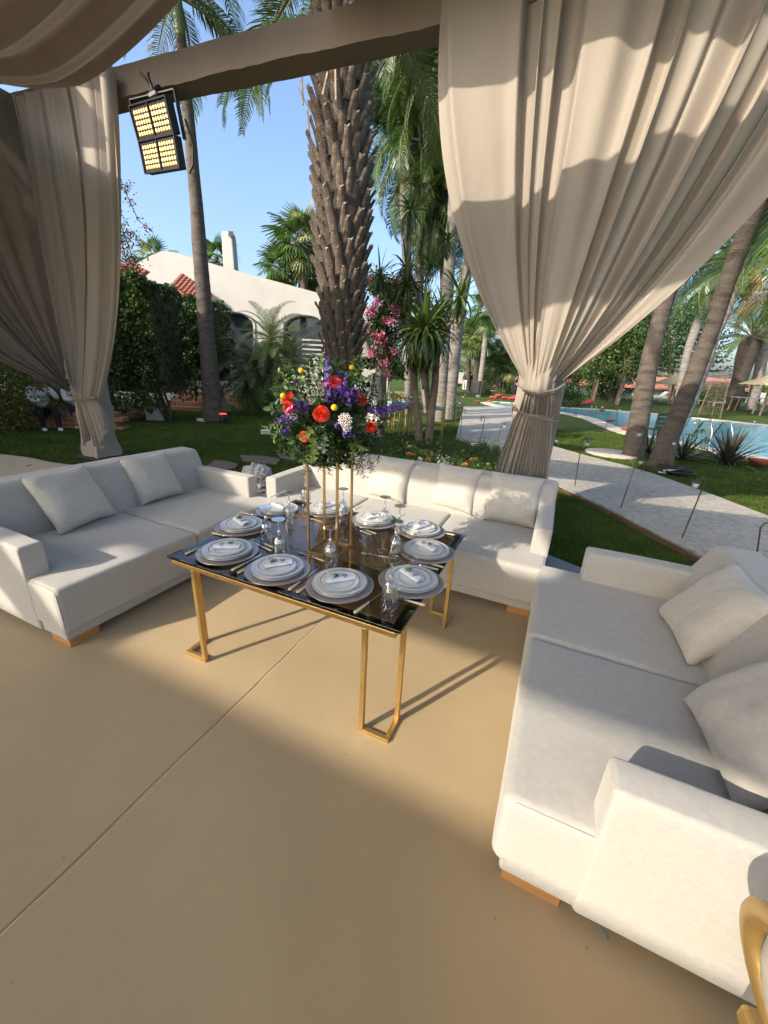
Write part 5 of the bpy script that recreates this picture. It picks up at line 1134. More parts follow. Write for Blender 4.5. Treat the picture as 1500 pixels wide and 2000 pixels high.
def araucaria():
    base = D(1310, 790, 40); base.z = .25; root = thing('araucaria_tree', 'dark layered conifer seen between the two leaning palm trunks', 'tree', base); r = random.Random(4); top = D(1302, 560, 40) - base; m = MB(); m.tube([(0, 0, 0), top], [.3, .05], 8); m.build('trunk', TWIG, root); P = []
    for k in range(17):
        z = top.z * (.28 + .70 * k / 17); R = 4.2 * (1 - k / 19) + .4
        for q in range(9):
            a = q * 0.7 + k * 1.3 + r.uniform(-.2, .2); R2 = R * r.uniform(.7, 1.1)
            for s_ in np.linspace(.15, 1, 16): P += [(math.cos(a) * R2 * s_ + r.gauss(0, .16), math.sin(a) * R2 * s_ + r.gauss(0, .16), z + .25 * s_ + r.gauss(0, .07)) for _ in range(4)]
    leaves('crown', P, .26, PINEL, root, asp=.4, seed=3)
araucaria()
# phormium, papyrus and low planting by the pool
def spiky(label, px, py, n, s, seed, m, name='phormium', lo=.25, w_=1.0, hdr=False):
    base = G(px, py, -.045); root = thing(name, label, 'plant', base); ms = [blade_mesh(.95, .045 * w_, x) for x in (.15, .4, .8, 1.2)]
    for q in ms: q.materials.append(m)
    rosette(root, Vector((0, 0, 0)), n, s, seed, True, lo, ms); return root
spiky('large dark spiky flax plant on the lawn before the pool', 1418, 908, 80, 1.0, 3, PHORM)
spiky('dark flax plant at the foot of the leaning palms', 1330, 900, 46, .85, 4, PHORM)
spiky('flax leaves behind the nearer leaning trunk', 1265, 885, 26, .7, 5, PHORM)
spiky('small agave like plant on the far lawn', 975, 775, 34, 1.1, 6, FARL)
def papyrus():
    base = G(1372, 898, -.045); root = thing('papyrus', 'thin papyrus stems with small tufted heads beside the flax', 'plant', base); r = random.Random(2); m = MB(); P = []
    for (x, y) in [(1358, 812), (1368, 840), (1386, 815), (1392, 800), (1402, 760), (1350, 850), (1378, 860)]:
        t = D(x, y, dep(base)) - base; m.tube([(r.uniform(-.1, .1), r.uniform(-.1, .1), 0), t * .5, t], [.007, .006, .004], 5)
        if y > 780: P += [np.array(t) + np.array([r.gauss(0, .05), r.gauss(0, .05), r.gauss(0, .02)]) for _ in range(40)]
    m.build('stems', RACH, root); leaves('heads', P, .10, HEDGE, root, asp=.15, kind='stuff')
papyrus()
# marigold bed
MARI = mat('marigold', (0.75, 0.20, 0.005), (0.85, 0.32, 0.01), rough=0.7, scale=30, island=.2); MARY = mat('marigold_yellow', (0.85, 0.45, 0.01), (0.9, 0.55, 0.03), rough=.7, scale=30, island=.2)
def mk_marigold():
    V = []; F = []; r = random.Random(1)
    for k in range(46):
        a = k * 2.39996; rr = .004 + .024 * math.sqrt(k / 46); z = .02 * (1 - (rr / .03) ** 2); d = Vector((math.cos(a), math.sin(a), .3)); s = Vector((-math.sin(a), math.cos(a), 0)); c = Vector((math.cos(a) * rr, math.sin(a) * rr, z)); b = len(V)
        V += [tuple(c - s * .003), tuple(c + s * .003), tuple(c + d * .011 + s * .007 + Vector((0, 0, r.uniform(-.003, .003)))), tuple(c + d * .011 - s * .007)]; F.append((b, b + 1, b + 2, b + 3))
    me = bpy.data.meshes.new('blossom'); me.from_pydata(V, [], F); return me
MG = mk_marigold(); MG2 = MG.copy(); MG.materials.append(MARI); MG2.materials.append(MARY)
def marigolds():
    root = thing('flower_bed', 'bed of low green plants behind the three seat sofa', 'flower bed', G(860, 900, -.04)); b = root.location.copy(); r = np.random.default_rng(9); P = []
    for i in range(330):
        px = r.uniform(752, 975); py = r.uniform(868, 930) + (px - 860) * .10; c = G(px, py, 0); P += [np.array(c - b) + np.array([r.normal() * .07, r.normal() * .07, .02 + abs(r.normal()) * .10]) for _ in range(70)]
    leaves('foliage', P, .05, mat('bed_leaf', (.035, .075, .015), (.10, .16, .035), scale=2, backlit=.2, **LEAFY), root, asp=.3, seed=3, kind='stuff')
    sh = sheet('bed_soil', [tuple((G(x, y, 0) - b)[:2]) for x, y in [(745, 868), (850, 862), (960, 875), (1000, 905), (960, 925), (860, 925), (760, 915)]], 0.0, SOIL, parent=root)
    st = MB(); st.tube([(0, 0, -.18), (.004, 0, -.06), (0, 0, 0)], [.003, .003, .004], 5); sm_ = st.mesh('stalk'); sm_.materials.append(SPRIG)
    pos = [(816, 860, 'topmost left, at the dracaena foot', 0, 1), (835, 866, 'just right of the dracaena foot', 0, 1), (854, 867, 'right of the two by the dracaena foot', 0, 1), (800, 873, 'alone left of the dracaena', 0, 1), (858, 882, 'below the dracaena gap', 0, 1), (799, 888, 'larger one of a touching pair', 0, 1.4), (808, 889, 'smaller one of a touching pair', 0, .9), (836, 899, 'orange, above the sofa back behind the second pillow', 0, 1.4), (923, 899, 'big yellow one of a joined pair', 1, 1.6), (929, 896, 'small yellow one of a joined pair', 1, 1.1), (908, 909, 'deep orange one below the yellow pair', 0, 1.4), (954, 907, 'yellow, near the right end of the bed', 1, .9), (901, 883, 'small yellow bud in the middle', 1, .7), (943, 885, 'tiny yellow near the curtain', 1, .5), (905, 881, 'tiny yellow bud beside another', 1, .6)]
    for px, py, wh, y, s in pos:
        p = G(px, py, .17); o = thing('marigold', ('yellow' if y else 'orange') + ' marigold blossom ' + wh, 'flower', p, random.uniform(0, 6), 'marigolds in the bed'); o.rotation_euler = (.35, 0, random.uniform(-.5, .5)); link('blossom', MG2 if y else MG, None, o, scale=1.15 * s); link('stalk', sm_, None, o)
    pw = mat('white_petal', (.78, .76, .68), (.85, .83, .78), rough=.7, island=.1)
    Q = [np.array(G(865 + r.normal() * 7, 897 + r.normal() * 5, .16)) - np.array(b) for _ in range(60)]; leaves('white_blossoms', Q, .03, pw, root, asp=.8, kind='stuff')
    tg = MB(); tg.box((-.04, -.002, 0), (.04, .002, .12)); o = tg.build('plant_tag', PORCW); o.location = G(817, 905, .05); o.rotation_euler = (-.3, .3, .2); tag(o, 'small white card standing in the flower bed', 'card')
marigolds()
# ------------------------------------------------------------------ bouquet on the stand
BC = Vector((-1.125, 1.77, 1.42))
ROSE = mat('rose_petal', (0.80, 0.045, 0.010), (0.88, 0.085, 0.02), rough=0.55, scale=20, island=0.12, backlit=0.18)
PURP = mat('delphinium', (0.09, 0.045, 0.28), (0.22, 0.12, 0.46), rough=0.6, scale=30, island=0.35, backlit=0.25)
PNK = mat('pink_petal', (0.75, 0.16, 0.40), (0.85, 0.35, 0.60), rough=0.6, scale=30, island=0.2, backlit=0.2)
YEL = mat('craspedia', (0.72, 0.42, 0.01), (0.85, 0.55, 0.03), rough=0.9, scale=120, bump=1.0, bscale=260, dist=.004)
GLF = mat('bouquet_leaf', (0.025, 0.060, 0.016), (0.07, 0.125, 0.035), rough=0.4, scale=20, island=0.45, backlit=0.2)
GLL = mat('bouquet_light_leaf', (0.16, 0.26, 0.06), (0.34, 0.44, 0.14), rough=0.5, scale=20, island=0.3, backlit=0.35)
EUC = mat('eucalyptus', (0.16, 0.22, 0.17), (0.30, 0.36, 0.28), rough=0.6, scale=20, island=0.2, backlit=0.15)
WFL = mat('white_flower', (0.68, 0.70, 0.55), (0.85, 0.84, 0.74), rough=0.6, scale=40, island=0.15, backlit=0.2)
BERRY = mat('pink_berry', (0.75, 0.62, 0.56), (0.85, 0.76, 0.68), rough=0.35, scale=50, island=0.2)
def mk_rose():
    V = []; F = []
    for k in range(30):
        t = k / 29; a = k * 2.4; R = 0.004 + 0.030 * t; w_ = 0.35 + 0.75 * (1 - t) * 0.8 + .25; op = 0.15 + 1.15 * t ** 1.6; hgt = 0.030 - 0.004 * t; b = len(V); n, m_ = 6, 5
        for i in range(n + 1):
            u = -1 + 2 * i / n; an = a + u * (1.15 - 0.45 * t) 
            for j in range(m_ + 1):
                v = j / m_; rr = R * (0.45 + 0.55 * v) + math.sin(op) * 0.018 * v * v; z = hgt * v * math.cos(op * .62) * (1 - 0.22 * u * u) + (0.002 * math.sin(u * 7 + k)) * v - (.006 * t * v ** 5)
                V.append((rr * math.cos(an), rr * math.sin(an), z - .012 * t))
        for i in range(n):
            for j in range(m_): q = b + i * (m_ + 1) + j; F.append((q, q + m_ + 1, q + m_ + 2, q + 1))
    me = mesh_np('rose', V, np.array(F), True); return me
def mk_floret_cluster(n, L, R, s, seed, taper=True):
    r = random.Random(seed); V = []; F = []
    for i in range(n):
        t = i / n; a = i * 2.4; rr = R * ((1 - .75 * t) * r.uniform(.7, 1.1) if taper else r.uniform(.1, 1.15)); c = Vector((math.cos(a) * rr, math.sin(a) * rr, L * t + r.uniform(-.004, .004))); nrm = Vector((math.cos(a), math.sin(a), .25)).normalized(); u = nrm.cross(Vector((0, 0, 1))).normalized(); w_ = nrm.cross(u); ss = s * (1 - .45 * t) * r.uniform(.8, 1.2)
        for p in range(5):
            an = p * 1.2566 + i; d = u * math.cos(an) + w_ * math.sin(an); e = u * -math.sin(an) + w_ * math.cos(an); b = len(V)
            V += [tuple(c), tuple(c + d * ss * .6 + e * ss * .42 + nrm * ss * .22), tuple(c + d * ss * 1.05 + nrm * ss * .1), tuple(c + d * ss * .6 - e * ss * .42 + nrm * ss * .22)]; F.append((b, b + 1, b + 2, b + 3))
    me = bpy.data.meshes.new('florets'); me.from_pydata(V, [], F); return me
def mk_leafy(n, L, ls, lw, seed, spread=.9, drp=.2, narrow=False):
    r = random.Random(seed); m = MB(); pts = [Vector((0, 0, 0)), Vector((.01, 0, L * .5)), Vector((.03 + drp * L, 0, L * .92))]; m.tube(pts, [.0018, .0014, .0008], 4)
    V = []; F = []
    for i in range(n):
        t = .15 + .85 * i / n; p = pts[0].lerp(pts[1], t * 2) if t < .5 else pts[1].lerp(pts[2], t * 2 - 1); a = i * 2.4 + r.uniform(-.3, .3); d = Vector((math.cos(a) * spread, math.sin(a) * spread, .55)).normalized(); sd_ = d.cross(Vector((0, 0, 1))).normalized(); up = sd_.cross(d); l = ls * r.uniform(.7, 1.15); b = len(V)
        V += [tuple(p), tuple(p + d * l * .35 + sd_ * lw * l + up * l * .07), tuple(p + d * l * .75 + sd_ * lw * l * .7 + up * l * .02), tuple(p + d * l - up * l * .15), tuple(p + d * l * .75 - sd_ * lw * l * .7 + up * l * .02), tuple(p + d * l * .35 - sd_ * lw * l + up * l * .07), tuple(p + d * l * .5 - up * l * .03)]
        F += [(b, b + 1, b + 6), (b + 1, b + 2, b + 6), (b + 2, b + 3, b + 6), (b + 3, b + 4, b + 6), (b + 4, b + 5, b + 6), (b + 5, b, b + 6)]
    me = bpy.data.meshes.new('leafy'); me.from_pydata(m.V + V, [], m.F + [tuple(q + len(m.V) for q in f) for f in F]); return me
def onball(px, py, k=1.0):
    """where the sight line first meets the bouquet's round outline (or passes nearest to it)"""
    d = Vector(ray(px, py)); o = Vector(EYE) - BC; sc = Vector((1 / .30, 1 / .30, 1 / .27)) / k; d2 = Vector((d.x * sc.x, d.y * sc.y, d.z * sc.z)); o2 = Vector((o.x * sc.x, o.y * sc.y, o.z * sc.z)); a = d2.dot(d2); b = 2 * o2.dot(d2); c = o2.dot(o2) - 1; D_ = b * b - 4 * a * c
    t = (-b - math.sqrt(D_)) / (2 * a) if D_ > 0 else -b / (2 * a); return Vector(EYE) + d * t
def bouquet():
    root = thing('bouquet', 'round bouquet of red roses, purple delphiniums and greenery on the gold stand', 'bouquet', BC)
    r = random.Random(12); LM = [mk_leafy(16, .17, .05, .22, 1), mk_leafy(22, .18, .035, .30, 2), mk_leafy(30, .19, .032, .12, 3), mk_leafy(14, .15, .06, .28, 4)]
    for q in LM: q.materials.append(GLF)
    LL = [mk_leafy(16, .16, .035, .38, 5), mk_leafy(14, .14, .03, .4, 6)]; LL[0].materials.append(GLL); LL[1].materials.append(EUC)
    def put(me, name, pos, dirv, sc=1.0, spin=None):
        o = bpy.data.objects.new(name, me); C.objects.link(o); o.parent = root; o.location = pos - BC; q = Vector(dirv).normalized().to_track_quat('Z', 'Y') @ Quaternion((0, 0, 1), r.uniform(0, 6.28) if spin is None else spin); o.rotation_euler = q.to_euler(); o.scale = (sc,) * 3; return o
    for i in range(235):
        z = 1 - 2 * (i + .5) / 235; a = i * 2.39996; rr = math.sqrt(1 - z * z); n = Vector((rr * math.cos(a), rr * math.sin(a), z)); p = BC + Vector((n.x * .29, n.y * .29, n.z * .25)) * r.uniform(.42, .60); n2 = (n + Vector((0, 0, -.35 if z < 0 else .1))).normalized()
        put(r.choice(LM), 'leafy_stem', p, n2, r.uniform(.75, 1.05))
    m = MB(); m.ball((0, 0, -.03), .165, 16, 10, (1, 1, .8)); m.build('flower_foam', GLF, root)
    face = lambda p: (Vector(EYE) - p).normalized()
    RS = mk_rose(); RS.materials.append(ROSE)
    for (x, y, s, tl) in [(627, 808, 1.12, 0), (655, 744, 1.1, .8), (560, 778, .95, -.2), (562, 796, .9, 0), (707, 778, 1.0, .5), (729, 832, 1.0, .2), (594, 855, .8, -.2)]:
        p = onball(x, y, 1.0); n = (p - BC).normalized(); put(RS, 'rose', p - n * .012, (n * (.4 + tl) + face(p) * (1.0 - .4 * tl) + Vector((0, 0, tl * .5))).normalized(), s * 0.70)
    cb = MB(); cb.ball((0, 0, 0), .0125, 16, 10); c_ = cb.mesh('craspedia', True); c_.materials.append(YEL); st = MB(); st.tube([(0, 0, -.20), (.004, 0, -.1), (0, 0, -.008)], .0012, 5); s_ = st.mesh('stalk'); s_.materials.append(SPRIG)
    for (x, y, k, s) in [(588, 724, 1.12, 1.0), (687, 718, 1.15, 1.0), (553, 773, 1.12, 1.1), (653, 796, 1.06, 1.2)]:
        p = onball(x, y, k); o = put(c_, 'craspedia', p, (p - BC), s); q = bpy.data.objects.new('stalk', s_); C.objects.link(q); q.parent = o
    DL = [mk_floret_cluster(30, .15, .020, .014, 1), mk_floret_cluster(16, .06, .022, .015, 2, False), mk_floret_cluster(9, .03, .018, .016, 3, False)]
    for q in DL: q.materials.append(PURP)
    for (x, y, k, mi, s, dr) in [(639, 752, 1.0, 0, .85, (0, 0, 1)), (675, 765, 1.0, 0, .6, (.1, 0, 1)), (652, 765, 1.03, 1, 1.2, None), (667, 757, 1.03, 1, 1.0, None), (686, 780, 1.0, 1, 1.25, None), (690, 765, 1.0, 1, 1.1, None), (593, 795, 1.02, 1, 1.1, None), (580, 790, 1.02, 2, 1.1, None), (550, 822, 1.02, 1, 1.1, None), (564, 820, 1.02, 2, 1.2, None),
                             (553, 845, 1.0, 2, 1.0, None), (642, 777, 1.02, 2, 1.1, None), (576, 740, 1.05, 2, 1.1, None), (585, 760, 1.0, 2, .9, None), (731, 800, 1.03, 2, 1.1, None), (680, 846, 1.0, 1, 1.0, None), (660, 832, 1.0, 2, .9, None), (664, 725, 1.1, 2, .7, None)]:
        p = onball(x, y, k); n = (p - BC).normalized(); put(DL[mi], 'delphinium', p - n * .02, Vector(dr) if dr else n + face(p) * .5, s * 1.05)
    a, b = D(738, 803, dep(onball(740, 800))), D(793, 792, dep(onball(740, 800))); L2 = mk_floret_cluster(26, (b - a).length, .014, .0165, 5, False); L2.materials.append(PURP); put(L2, 'delphinium', a, b - a, 1.0)
    PK = mk_floret_cluster(5, .01, .012, .026, 7, False); PK.materials.append(PNK)
    for (x, y) in [(638, 752), (568, 800), (563, 806)]: p = onball(x, y, 1.03); put(PK, 'lily', p, face(p), .9)
    WF = mk_floret_cluster(20, .08, .022, .010, 8, False); WF.materials.append(WFL)
    for (x, y, s) in [(598, 758, 1.2), (612, 765, 1.2), (606, 780, 1.1), (622, 752, .9), (570, 815, .9), (620, 720, 1.3), (722, 780, .8), (727, 818, 1.1), (612, 735, 1.1), (630, 765, 1.0), (640, 728, 1.0), (700, 755, .8)]: p = onball(x, y, 1.02); put(WF, 'white_blossom', p - (p - BC).normalized() * .03, (p - BC) + face(p) * .1, s)
    bm_ = MB(); rb = random.Random(3)
    for i in range(42): a_ = i * 2.4; q = math.sqrt(i / 42); bm_.ball((math.cos(a_) * .032 * q, math.sin(a_) * .032 * q, .012 * (1 - q * q)), rb.uniform(.0035, .0052), 8, 5)
    B_ = bm_.mesh('berries', True); B_.materials.append(BERRY); 
    for (x, y, s) in [(674, 820, 1.0), (678, 835, .7)]: p = onball(x, y, 1.04); o = put(B_, 'berry_cluster', p, face(p), s); o['kind'] = 'stuff'
    for i, (x, y, s) in enumerate([(612, 850, 1.0), (614, 870, 1.0), (606, 835, .8), (625, 862, .9), (700, 862, .8), (692, 866, .8), (545, 815, .8), (540, 835, .7), (692, 735, 1.0), (697, 752, .9), (688, 712, .8), (755, 775, .6), (742, 785, .6), (636, 850, .9), (745, 812, .6), (625, 715, .6), (595, 750, .7), (560, 745, .6)]):
        p = onball(x, y, 1.0); n = (p - BC).normalized(); put(LL[1] if x in (636, 625) and y > 840 else LL[0], 'leafy_stem', p - n * .05 * s, n * .9 + Vector((0, 0, .35 if y < 800 else -.5)), s * .9)
    TR = mk_leafy(26, .16, .035, .09, 9, .8, .1); TR.materials.append(GLF)
    for (x, y) in [(650, 885), (640, 880), (600, 885), (710, 880), (705, 890), (720, 885), (575, 870), (740, 865), (690, 890), (620, 890)]: p = onball(x, y - 14, .95); put(TR, 'leafy_stem', p, Vector((r.uniform(-.3, .3), r.uniform(-.3, .1), -1)), r.uniform(.6, 1.0))
bouquet()

# ------------------------------------------------------------------ light fixture hung on the beam
def floodlight():
    o0 = VY(300, 178, 4.0); root = thing('led_floodlight', 'black double panel floodlight with amber lenses hanging from the front beam', 'floodlight', o0)
    tl, tr_, bl, br_ = VY(253, 208, 3.95), VY(332, 190, 3.95), VY(266, 326, 3.9), VY(345, 315, 3.9); u = (tr_ - tl); W_ = u.length; u.normalize(); 
    n = Vector((-.1, -1, -.25)).normalized(); v = n.cross(u).normalized(); v = -v if v.z > 0 else v; u = v.cross(n).normalized() if v.cross(n).dot(u) > 0 else -v.cross(n).normalized(); H_ = (bl - tl).length
    LED = mat('led_lens', (1, .6, .2), rough=.2, emit=(1.0, 0.50, 0.13), estr=1.3); LEDY = mat('led_lens_yellow', (1, .8, .3), rough=.2, emit=(0.95, 0.72, 0.22), estr=1.1); LEDD = mat('led_core', (.5, .2, .05), rough=.3, emit=(1.0, .85, .45), estr=0.7)
    for k in range(2):
        tilt = (0.0, 0.10)[k]; nn = (n + v * -tilt).normalized() if k else n; vv = nn.cross(u).normalized(); vv = -vv if vv.z > 0 else vv; M = Matrix((u, vv, -nn)).transposed().to_4x4(); M.translation = tl + v * (H_ * .51 * k) - o0 + Vector((0, 0, .0)); h = H_ * .50
        p = MB(); p.box((0, 0, 0.0), (W_, h, .09)); o = p.build('panel', BLACK, root, bev=.012); o.matrix_local = M
        a, b, c = MB(), MB(), MB()
        for q in range(2):
            for i in range(6):
                for j in range(5):
                    x = W_ * (.055 + .475 * q) + W_ * .42 * (i + .5) / 6; y = h * .12 + h * .78 * (j + .5) / 5; t = a if (j % 2 == 0) else b; cc = (x, y, -.004)
                    t.ball(cc, .0165, 10, 5, (.8, 1.0, .45)); c.ball((x, y, -.010), .0065, 8, 4, (.8, 1, .5))
        for bb, mm, nm in ((a, LED, 'amber_lenses'), (b, LEDY, 'yellow_lenses'), (c, LEDD, 'lens_cores')): z = bb.build(nm, mm, o, sm=True); z['kind'] = 'stuff'
        f = MB(); e = .014
        for (A, B) in (((0, 0), (W_, 0)), ((0, h), (W_, h)), ((0, 0), (0, h)), ((W_, 0), (W_, h)), ((W_ / 2, 0), (W_ / 2, h))): f.bar((A[0], A[1], -.006), (B[0], B[1], -.006), e, .02)
        f.build('bezel', BLACK, o, bev=.002)
        rb = MB()
        for i in range(9): rb.box((W_ * (.1 + .09 * i), .03, .09), (W_ * (.1 + .09 * i) + .008, h - .03, .14))
        rb.build('heat_sink', BLACK, o)
    y_ = MB(); tL, tR = tl - o0 + Vector((-.03, .05, -.02)), tr_ - o0 + Vector((.03, .05, -.02)); up = Vector((0, 0, .10)); y_.bar(tL + v * (H_ * .52), tL + up, .012, .045); y_.bar(tR + v * (H_ * .52), tR + up, .012, .045); y_.bar(tL + up, tR + up, .045, .012); y_.build('yoke', BLACK, root)
    c_ = MB(); c0 = (tL + tR) / 2 + up; c_.bar(c0, c0 + Vector((0, .1, .12)), .05, .05); c_.tube([c0 + Vector((0, 0, .02)), c0 + Vector((-.02, -.03, .12)), c0 + Vector((-.10, -.04, .19))], [.02, .018, .014], 7); c_.tube([c0 + Vector((.02, 0, .04)), c0 + Vector((0.0, -.03, .16)), c0 + Vector((.03, -.03, .17))], [.02, .018, .012], 7); c_.build('clamp', BLACK, root)
    cb = MB(); cb.tube([tR + Vector((.0, .1, -.1)), tR + Vector((.06, .12, -.3)), tR + Vector((.05, .1, -.52)), tR + Vector((.0, .08, -.6))], .012, 6); cb.build('cable', BLACK, root, sm=True)
    bt = MB(); bt.box((-.05, -.02, 0), (.05, .02, .03)); o = bt.build('rating_label', mat('label_grey', (.25, .25, .25)), root); o.location = c0 + Vector((.07, -.04, -.035)); o.rotation_euler = (.2, -.2, .1)
floodlight()

# ------------------------------------------------------------------ villa
def wall_holes(name, outline, holes, thick, m, parent, M):
    cu = bpy.data.curves.new(name, 'CURVE'); cu.dimensions = '2D'; cu.fill_mode = 'BOTH'; cu.extrude = thick / 2
    for pl in [outline] + holes:
        sp = cu.splines.new('POLY'); sp.points.add(len(pl) - 1); sp.use_cyclic_u = True
        for q, (x, y) in zip(sp.points, pl): q.co = (x, y, 0, 1)
    t = bpy.data.objects.new('tmp', cu); C.objects.link(t); bpy.context.view_layer.update(); me = bpy.data.meshes.new_from_object(t.evaluated_get(bpy.context.evaluated_depsgraph_get())); bpy.data.objects.remove(t)
    me.materials.clear(); o = link(name, me, m, parent); o.matrix_local = M; return o
RT = Vector((-HD[1], HD[0], 0)) * -1
if RT.x < 0: RT = -RT
def villa():
    d = 18.5; base = D(470, 760, d); base.z = -.04; root = thing('villa', 'white plastered villa with a sloping gable wall, chimney and arched windows', 'villa', base)
    def L2(px, py, dd=d): p = D(px, py, dd); return ((p - base).dot(RT), p.z - base.z)
    Mx = Matrix((RT, Vector((0, 0, 1)), -Vector(HD))).transposed().to_4x4()
    if Mx.to_3x3().determinant() < 0: Mx = Matrix((RT, Vector((0, 0, 1)), Vector(HD))).transposed().to_4x4()
    def at(dd): q = Mx.copy(); q.translation = Vector(HD) * (dd - d); return q
    out = [(150, 800), (150, 600), (225, 545), (272, 517), (298, 502), (318, 493.5), (326, 492.5), (340, 494), (360, 500), (407, 514), (470, 532), (540, 551), (613, 571), (680, 590), (760, 612), (760, 800)]
    O = [L2(*p) for p in out]; O[0] = (O[0][0], -.1); O[-1] = (O[-1][0], -.1)
    def arch(cx, top, r, bot):
        pts = [(cx - r, bot)] + [(cx - r * math.cos(a), top + r * .62 - r * .62 * math.sin(a)) for a in np.linspace(0, PI, 15)] + [(cx + r, bot)]; return pts
    AR = [(455, 612, 42, 712), (597, 618, 40, 712), (700, 640, 30, 712)]
    wall_holes('wall', O, [[L2(*q) for q in arch(*a)] for a in AR], .35, WHITE, root, at(d))
    for a in AR:
        w_ = MB(); P = [L2(*q) for q in arch(*a)]; cx = sum(q[0] for q in P) / len(P)
        wo = thing('window', None, None); del_keys = 0; wo.parent = root; wo.matrix_local = at(d + .12)
        g = wall_holes('pane', P, [], .02, DGLASS, wo, Matrix.Identity(4)); f = MB()
        for i in range(len(P) - 1): f.bar((*P[i], -.03), (*P[i + 1], -.03), .06, .06)
        x0, x1, y0, y1 = P[0][0], P[-1][0], P[0][1], max(q[1] for q in P)
        for x in np.linspace(x0, x1, 6)[1:-1]:
            yt = max(q[1] for q in P if abs(q[0] - x) < (x1 - x0) * .12) - .05; f.bar((x, y0, -.03), (x, yt, -.03), .045, .04)
        for y in (y0 + (y1 - y0) * .33, y0 + (y1 - y0) * .62): f.bar((x0, y, -.03), (x1, y, -.03), .045, .045)
        f.build('frame', WHITE, wo)
        rim = MB(); Q = [L2(*q) for q in arch(a[0], a[1] - 3, a[2] + 3, a[3])]
        for i in range(len(Q) - 1): rim.bar((*Q[i], .46 * 0 + .20), (*Q[i + 1], .20), .07, .05)
        o = rim.build('arch_trim', WHITE, root); o.matrix_local = at(d)
    # front lower wing with its own sloping parapet
    o1 = [(150, 800), (150, 470), (225, 522), (262, 538), (300, 552), (330, 561), (345, 573), (354, 590), (356, 800)]; O1 = [L2(x, y, 16.2) for x, y in o1]; O1[0] = (O1[0][0], -.1); O1[-1] = (O1[-1][0], -.1); wall_holes('wing_wall', O1, [], .35, WHITE, root, at(16.2))
    # tiled roof strip between the two, tile by tile
    r0, r1 = D(333, 556, 17.0) - base, D(396, 598, 17.0) - base; e = Vector(HD) * 1.0 + Vector((0, 0, .62)); rf = MB(); rf.add([r0, r1, r1 + e, r0 + e, r0 - Vector((0, 0, .12)), r1 - Vector((0, 0, .12)), r1 + e - Vector((0, 0, .12)), r0 + e - Vector((0, 0, .12))], [(0, 1, 2, 3), (4, 7, 6, 5), (0, 4, 5, 1), (1, 5, 6, 2), (2, 6, 7, 3), (3, 7, 4, 0)]); ro = rf.build('roof', TILE, root)
    tm = MB(); L_ = .26; V = []; 
    for i in range(2):
        for k in range(9): a = PI * k / 8; V.append((.07 * math.cos(a), L_ * i, .06 * math.sin(a) + .01 * i * 0))
    tm.add(V, [(k, k + 1, k + 10, k + 9) for k in range(8)]); tme = tm.mesh('tile', True); tme.materials.append(TILE)
    u = (r1 - r0).normalized(); ed = e.normalized(); nn = u.cross(ed); nn = -nn if nn.z < 0 else nn; n_ = int((r1 - r0).length / .15)
    for i in range(n_):
        for j in range(4):
            o = bpy.data.objects.new('tile', tme); C.objects.link(o); o.parent = ro; Mq = Matrix((u, ed, nn)).transposed().to_4x4(); Mq.translation = r0 + u * (.075 + .15 * i) + ed * (j * .27) + nn * .012; o.matrix_local = Mq
    # second tiled patch by the left curtain
    q0, q1 = D(226, 530, 15.0) - base, D(272, 552, 15.0) - base; rf = MB(); rf.add([q0, q1, q1 + e * .8, q0 + e * .8], [(0, 1, 2, 3)]); ro2 = rf.build('roof', TILE, root)
    for i in range(int((q1 - q0).length / .15)):
        for j in range(3): o = bpy.data.objects.new('tile', tme); C.objects.link(o); o.parent = ro2; Mq = Matrix(((q1 - q0).normalized(), ed, nn)).transposed().to_4x4(); Mq.translation = q0 + (q1 - q0).normalized() * (.075 + .15 * i) + ed * (j * .27) + nn * .012; o.matrix_local = Mq
    # roof slab behind the parapet, chimney
    c0, c1 = D(440, 560, 20.5) - base, D(468, 560, 20.5) - base; ct = D(455, 447, 20.5) - base; w_ = (c1 - c0).length; ch = MB(); cx = (c0 + c1) / 2
    prof = [(.5, 0), (.5, 1), (.46, 1.03), (.36, 1.05)]; m4 = MB(); hz = ct.z - c0.z - .15
    rg = []
    for (k, z) in ((.40, 0), (.38, hz * .6), (.36, hz * .93), (.30, hz * .985), (.15, hz)):
        for (a, b) in ((-1, -1), (1, -1), (1, 1), (-1, 1)): rg.append((cx + RT * a * k * w_ + Vector(HD) * b * k * w_) + Vector((0, 0, z)))
    F = [(4 * i + j, 4 * i + (j + 1) % 4, 4 * i + 4 + (j + 1) % 4, 4 * i + 4 + j) for i in range(4) for j in range(4)] + [(16, 17, 18, 19)]
    m4.add(rg, F); m4.build('chimney', WHITE, root, bev=.05); op = MB(); p = D(451, 457, 20.5 - w_ * .45) - base; op.box((-.11, -.02, -.10), (.11, .02, .10)); o = op.build('flue_opening', BLACK, root); o.location = p; o.rotation_euler = (0, 0, math.atan2(RT.y, RT.x))
    pl = MB(); p0, p1 = D(590, 690, 16.8) - base, D(640, 690, 16.8) - base
    for k in range(5): z = (D(600, 700 - 9 * k, 16.8) - base).z; pl.bar(Vector((p0.x, p0.y, z)), Vector((p1.x, p1.y, z)), .05, .06)
    pl.bar(Vector((p0.x, p0.y, 0)), Vector((p0.x, p0.y, 1.6)), .09); pl.bar(Vector((p1.x, p1.y, 0)), Vector((p1.x, p1.y, 1.6)), .09); pl.build('railing', WHITE, root)
villa()
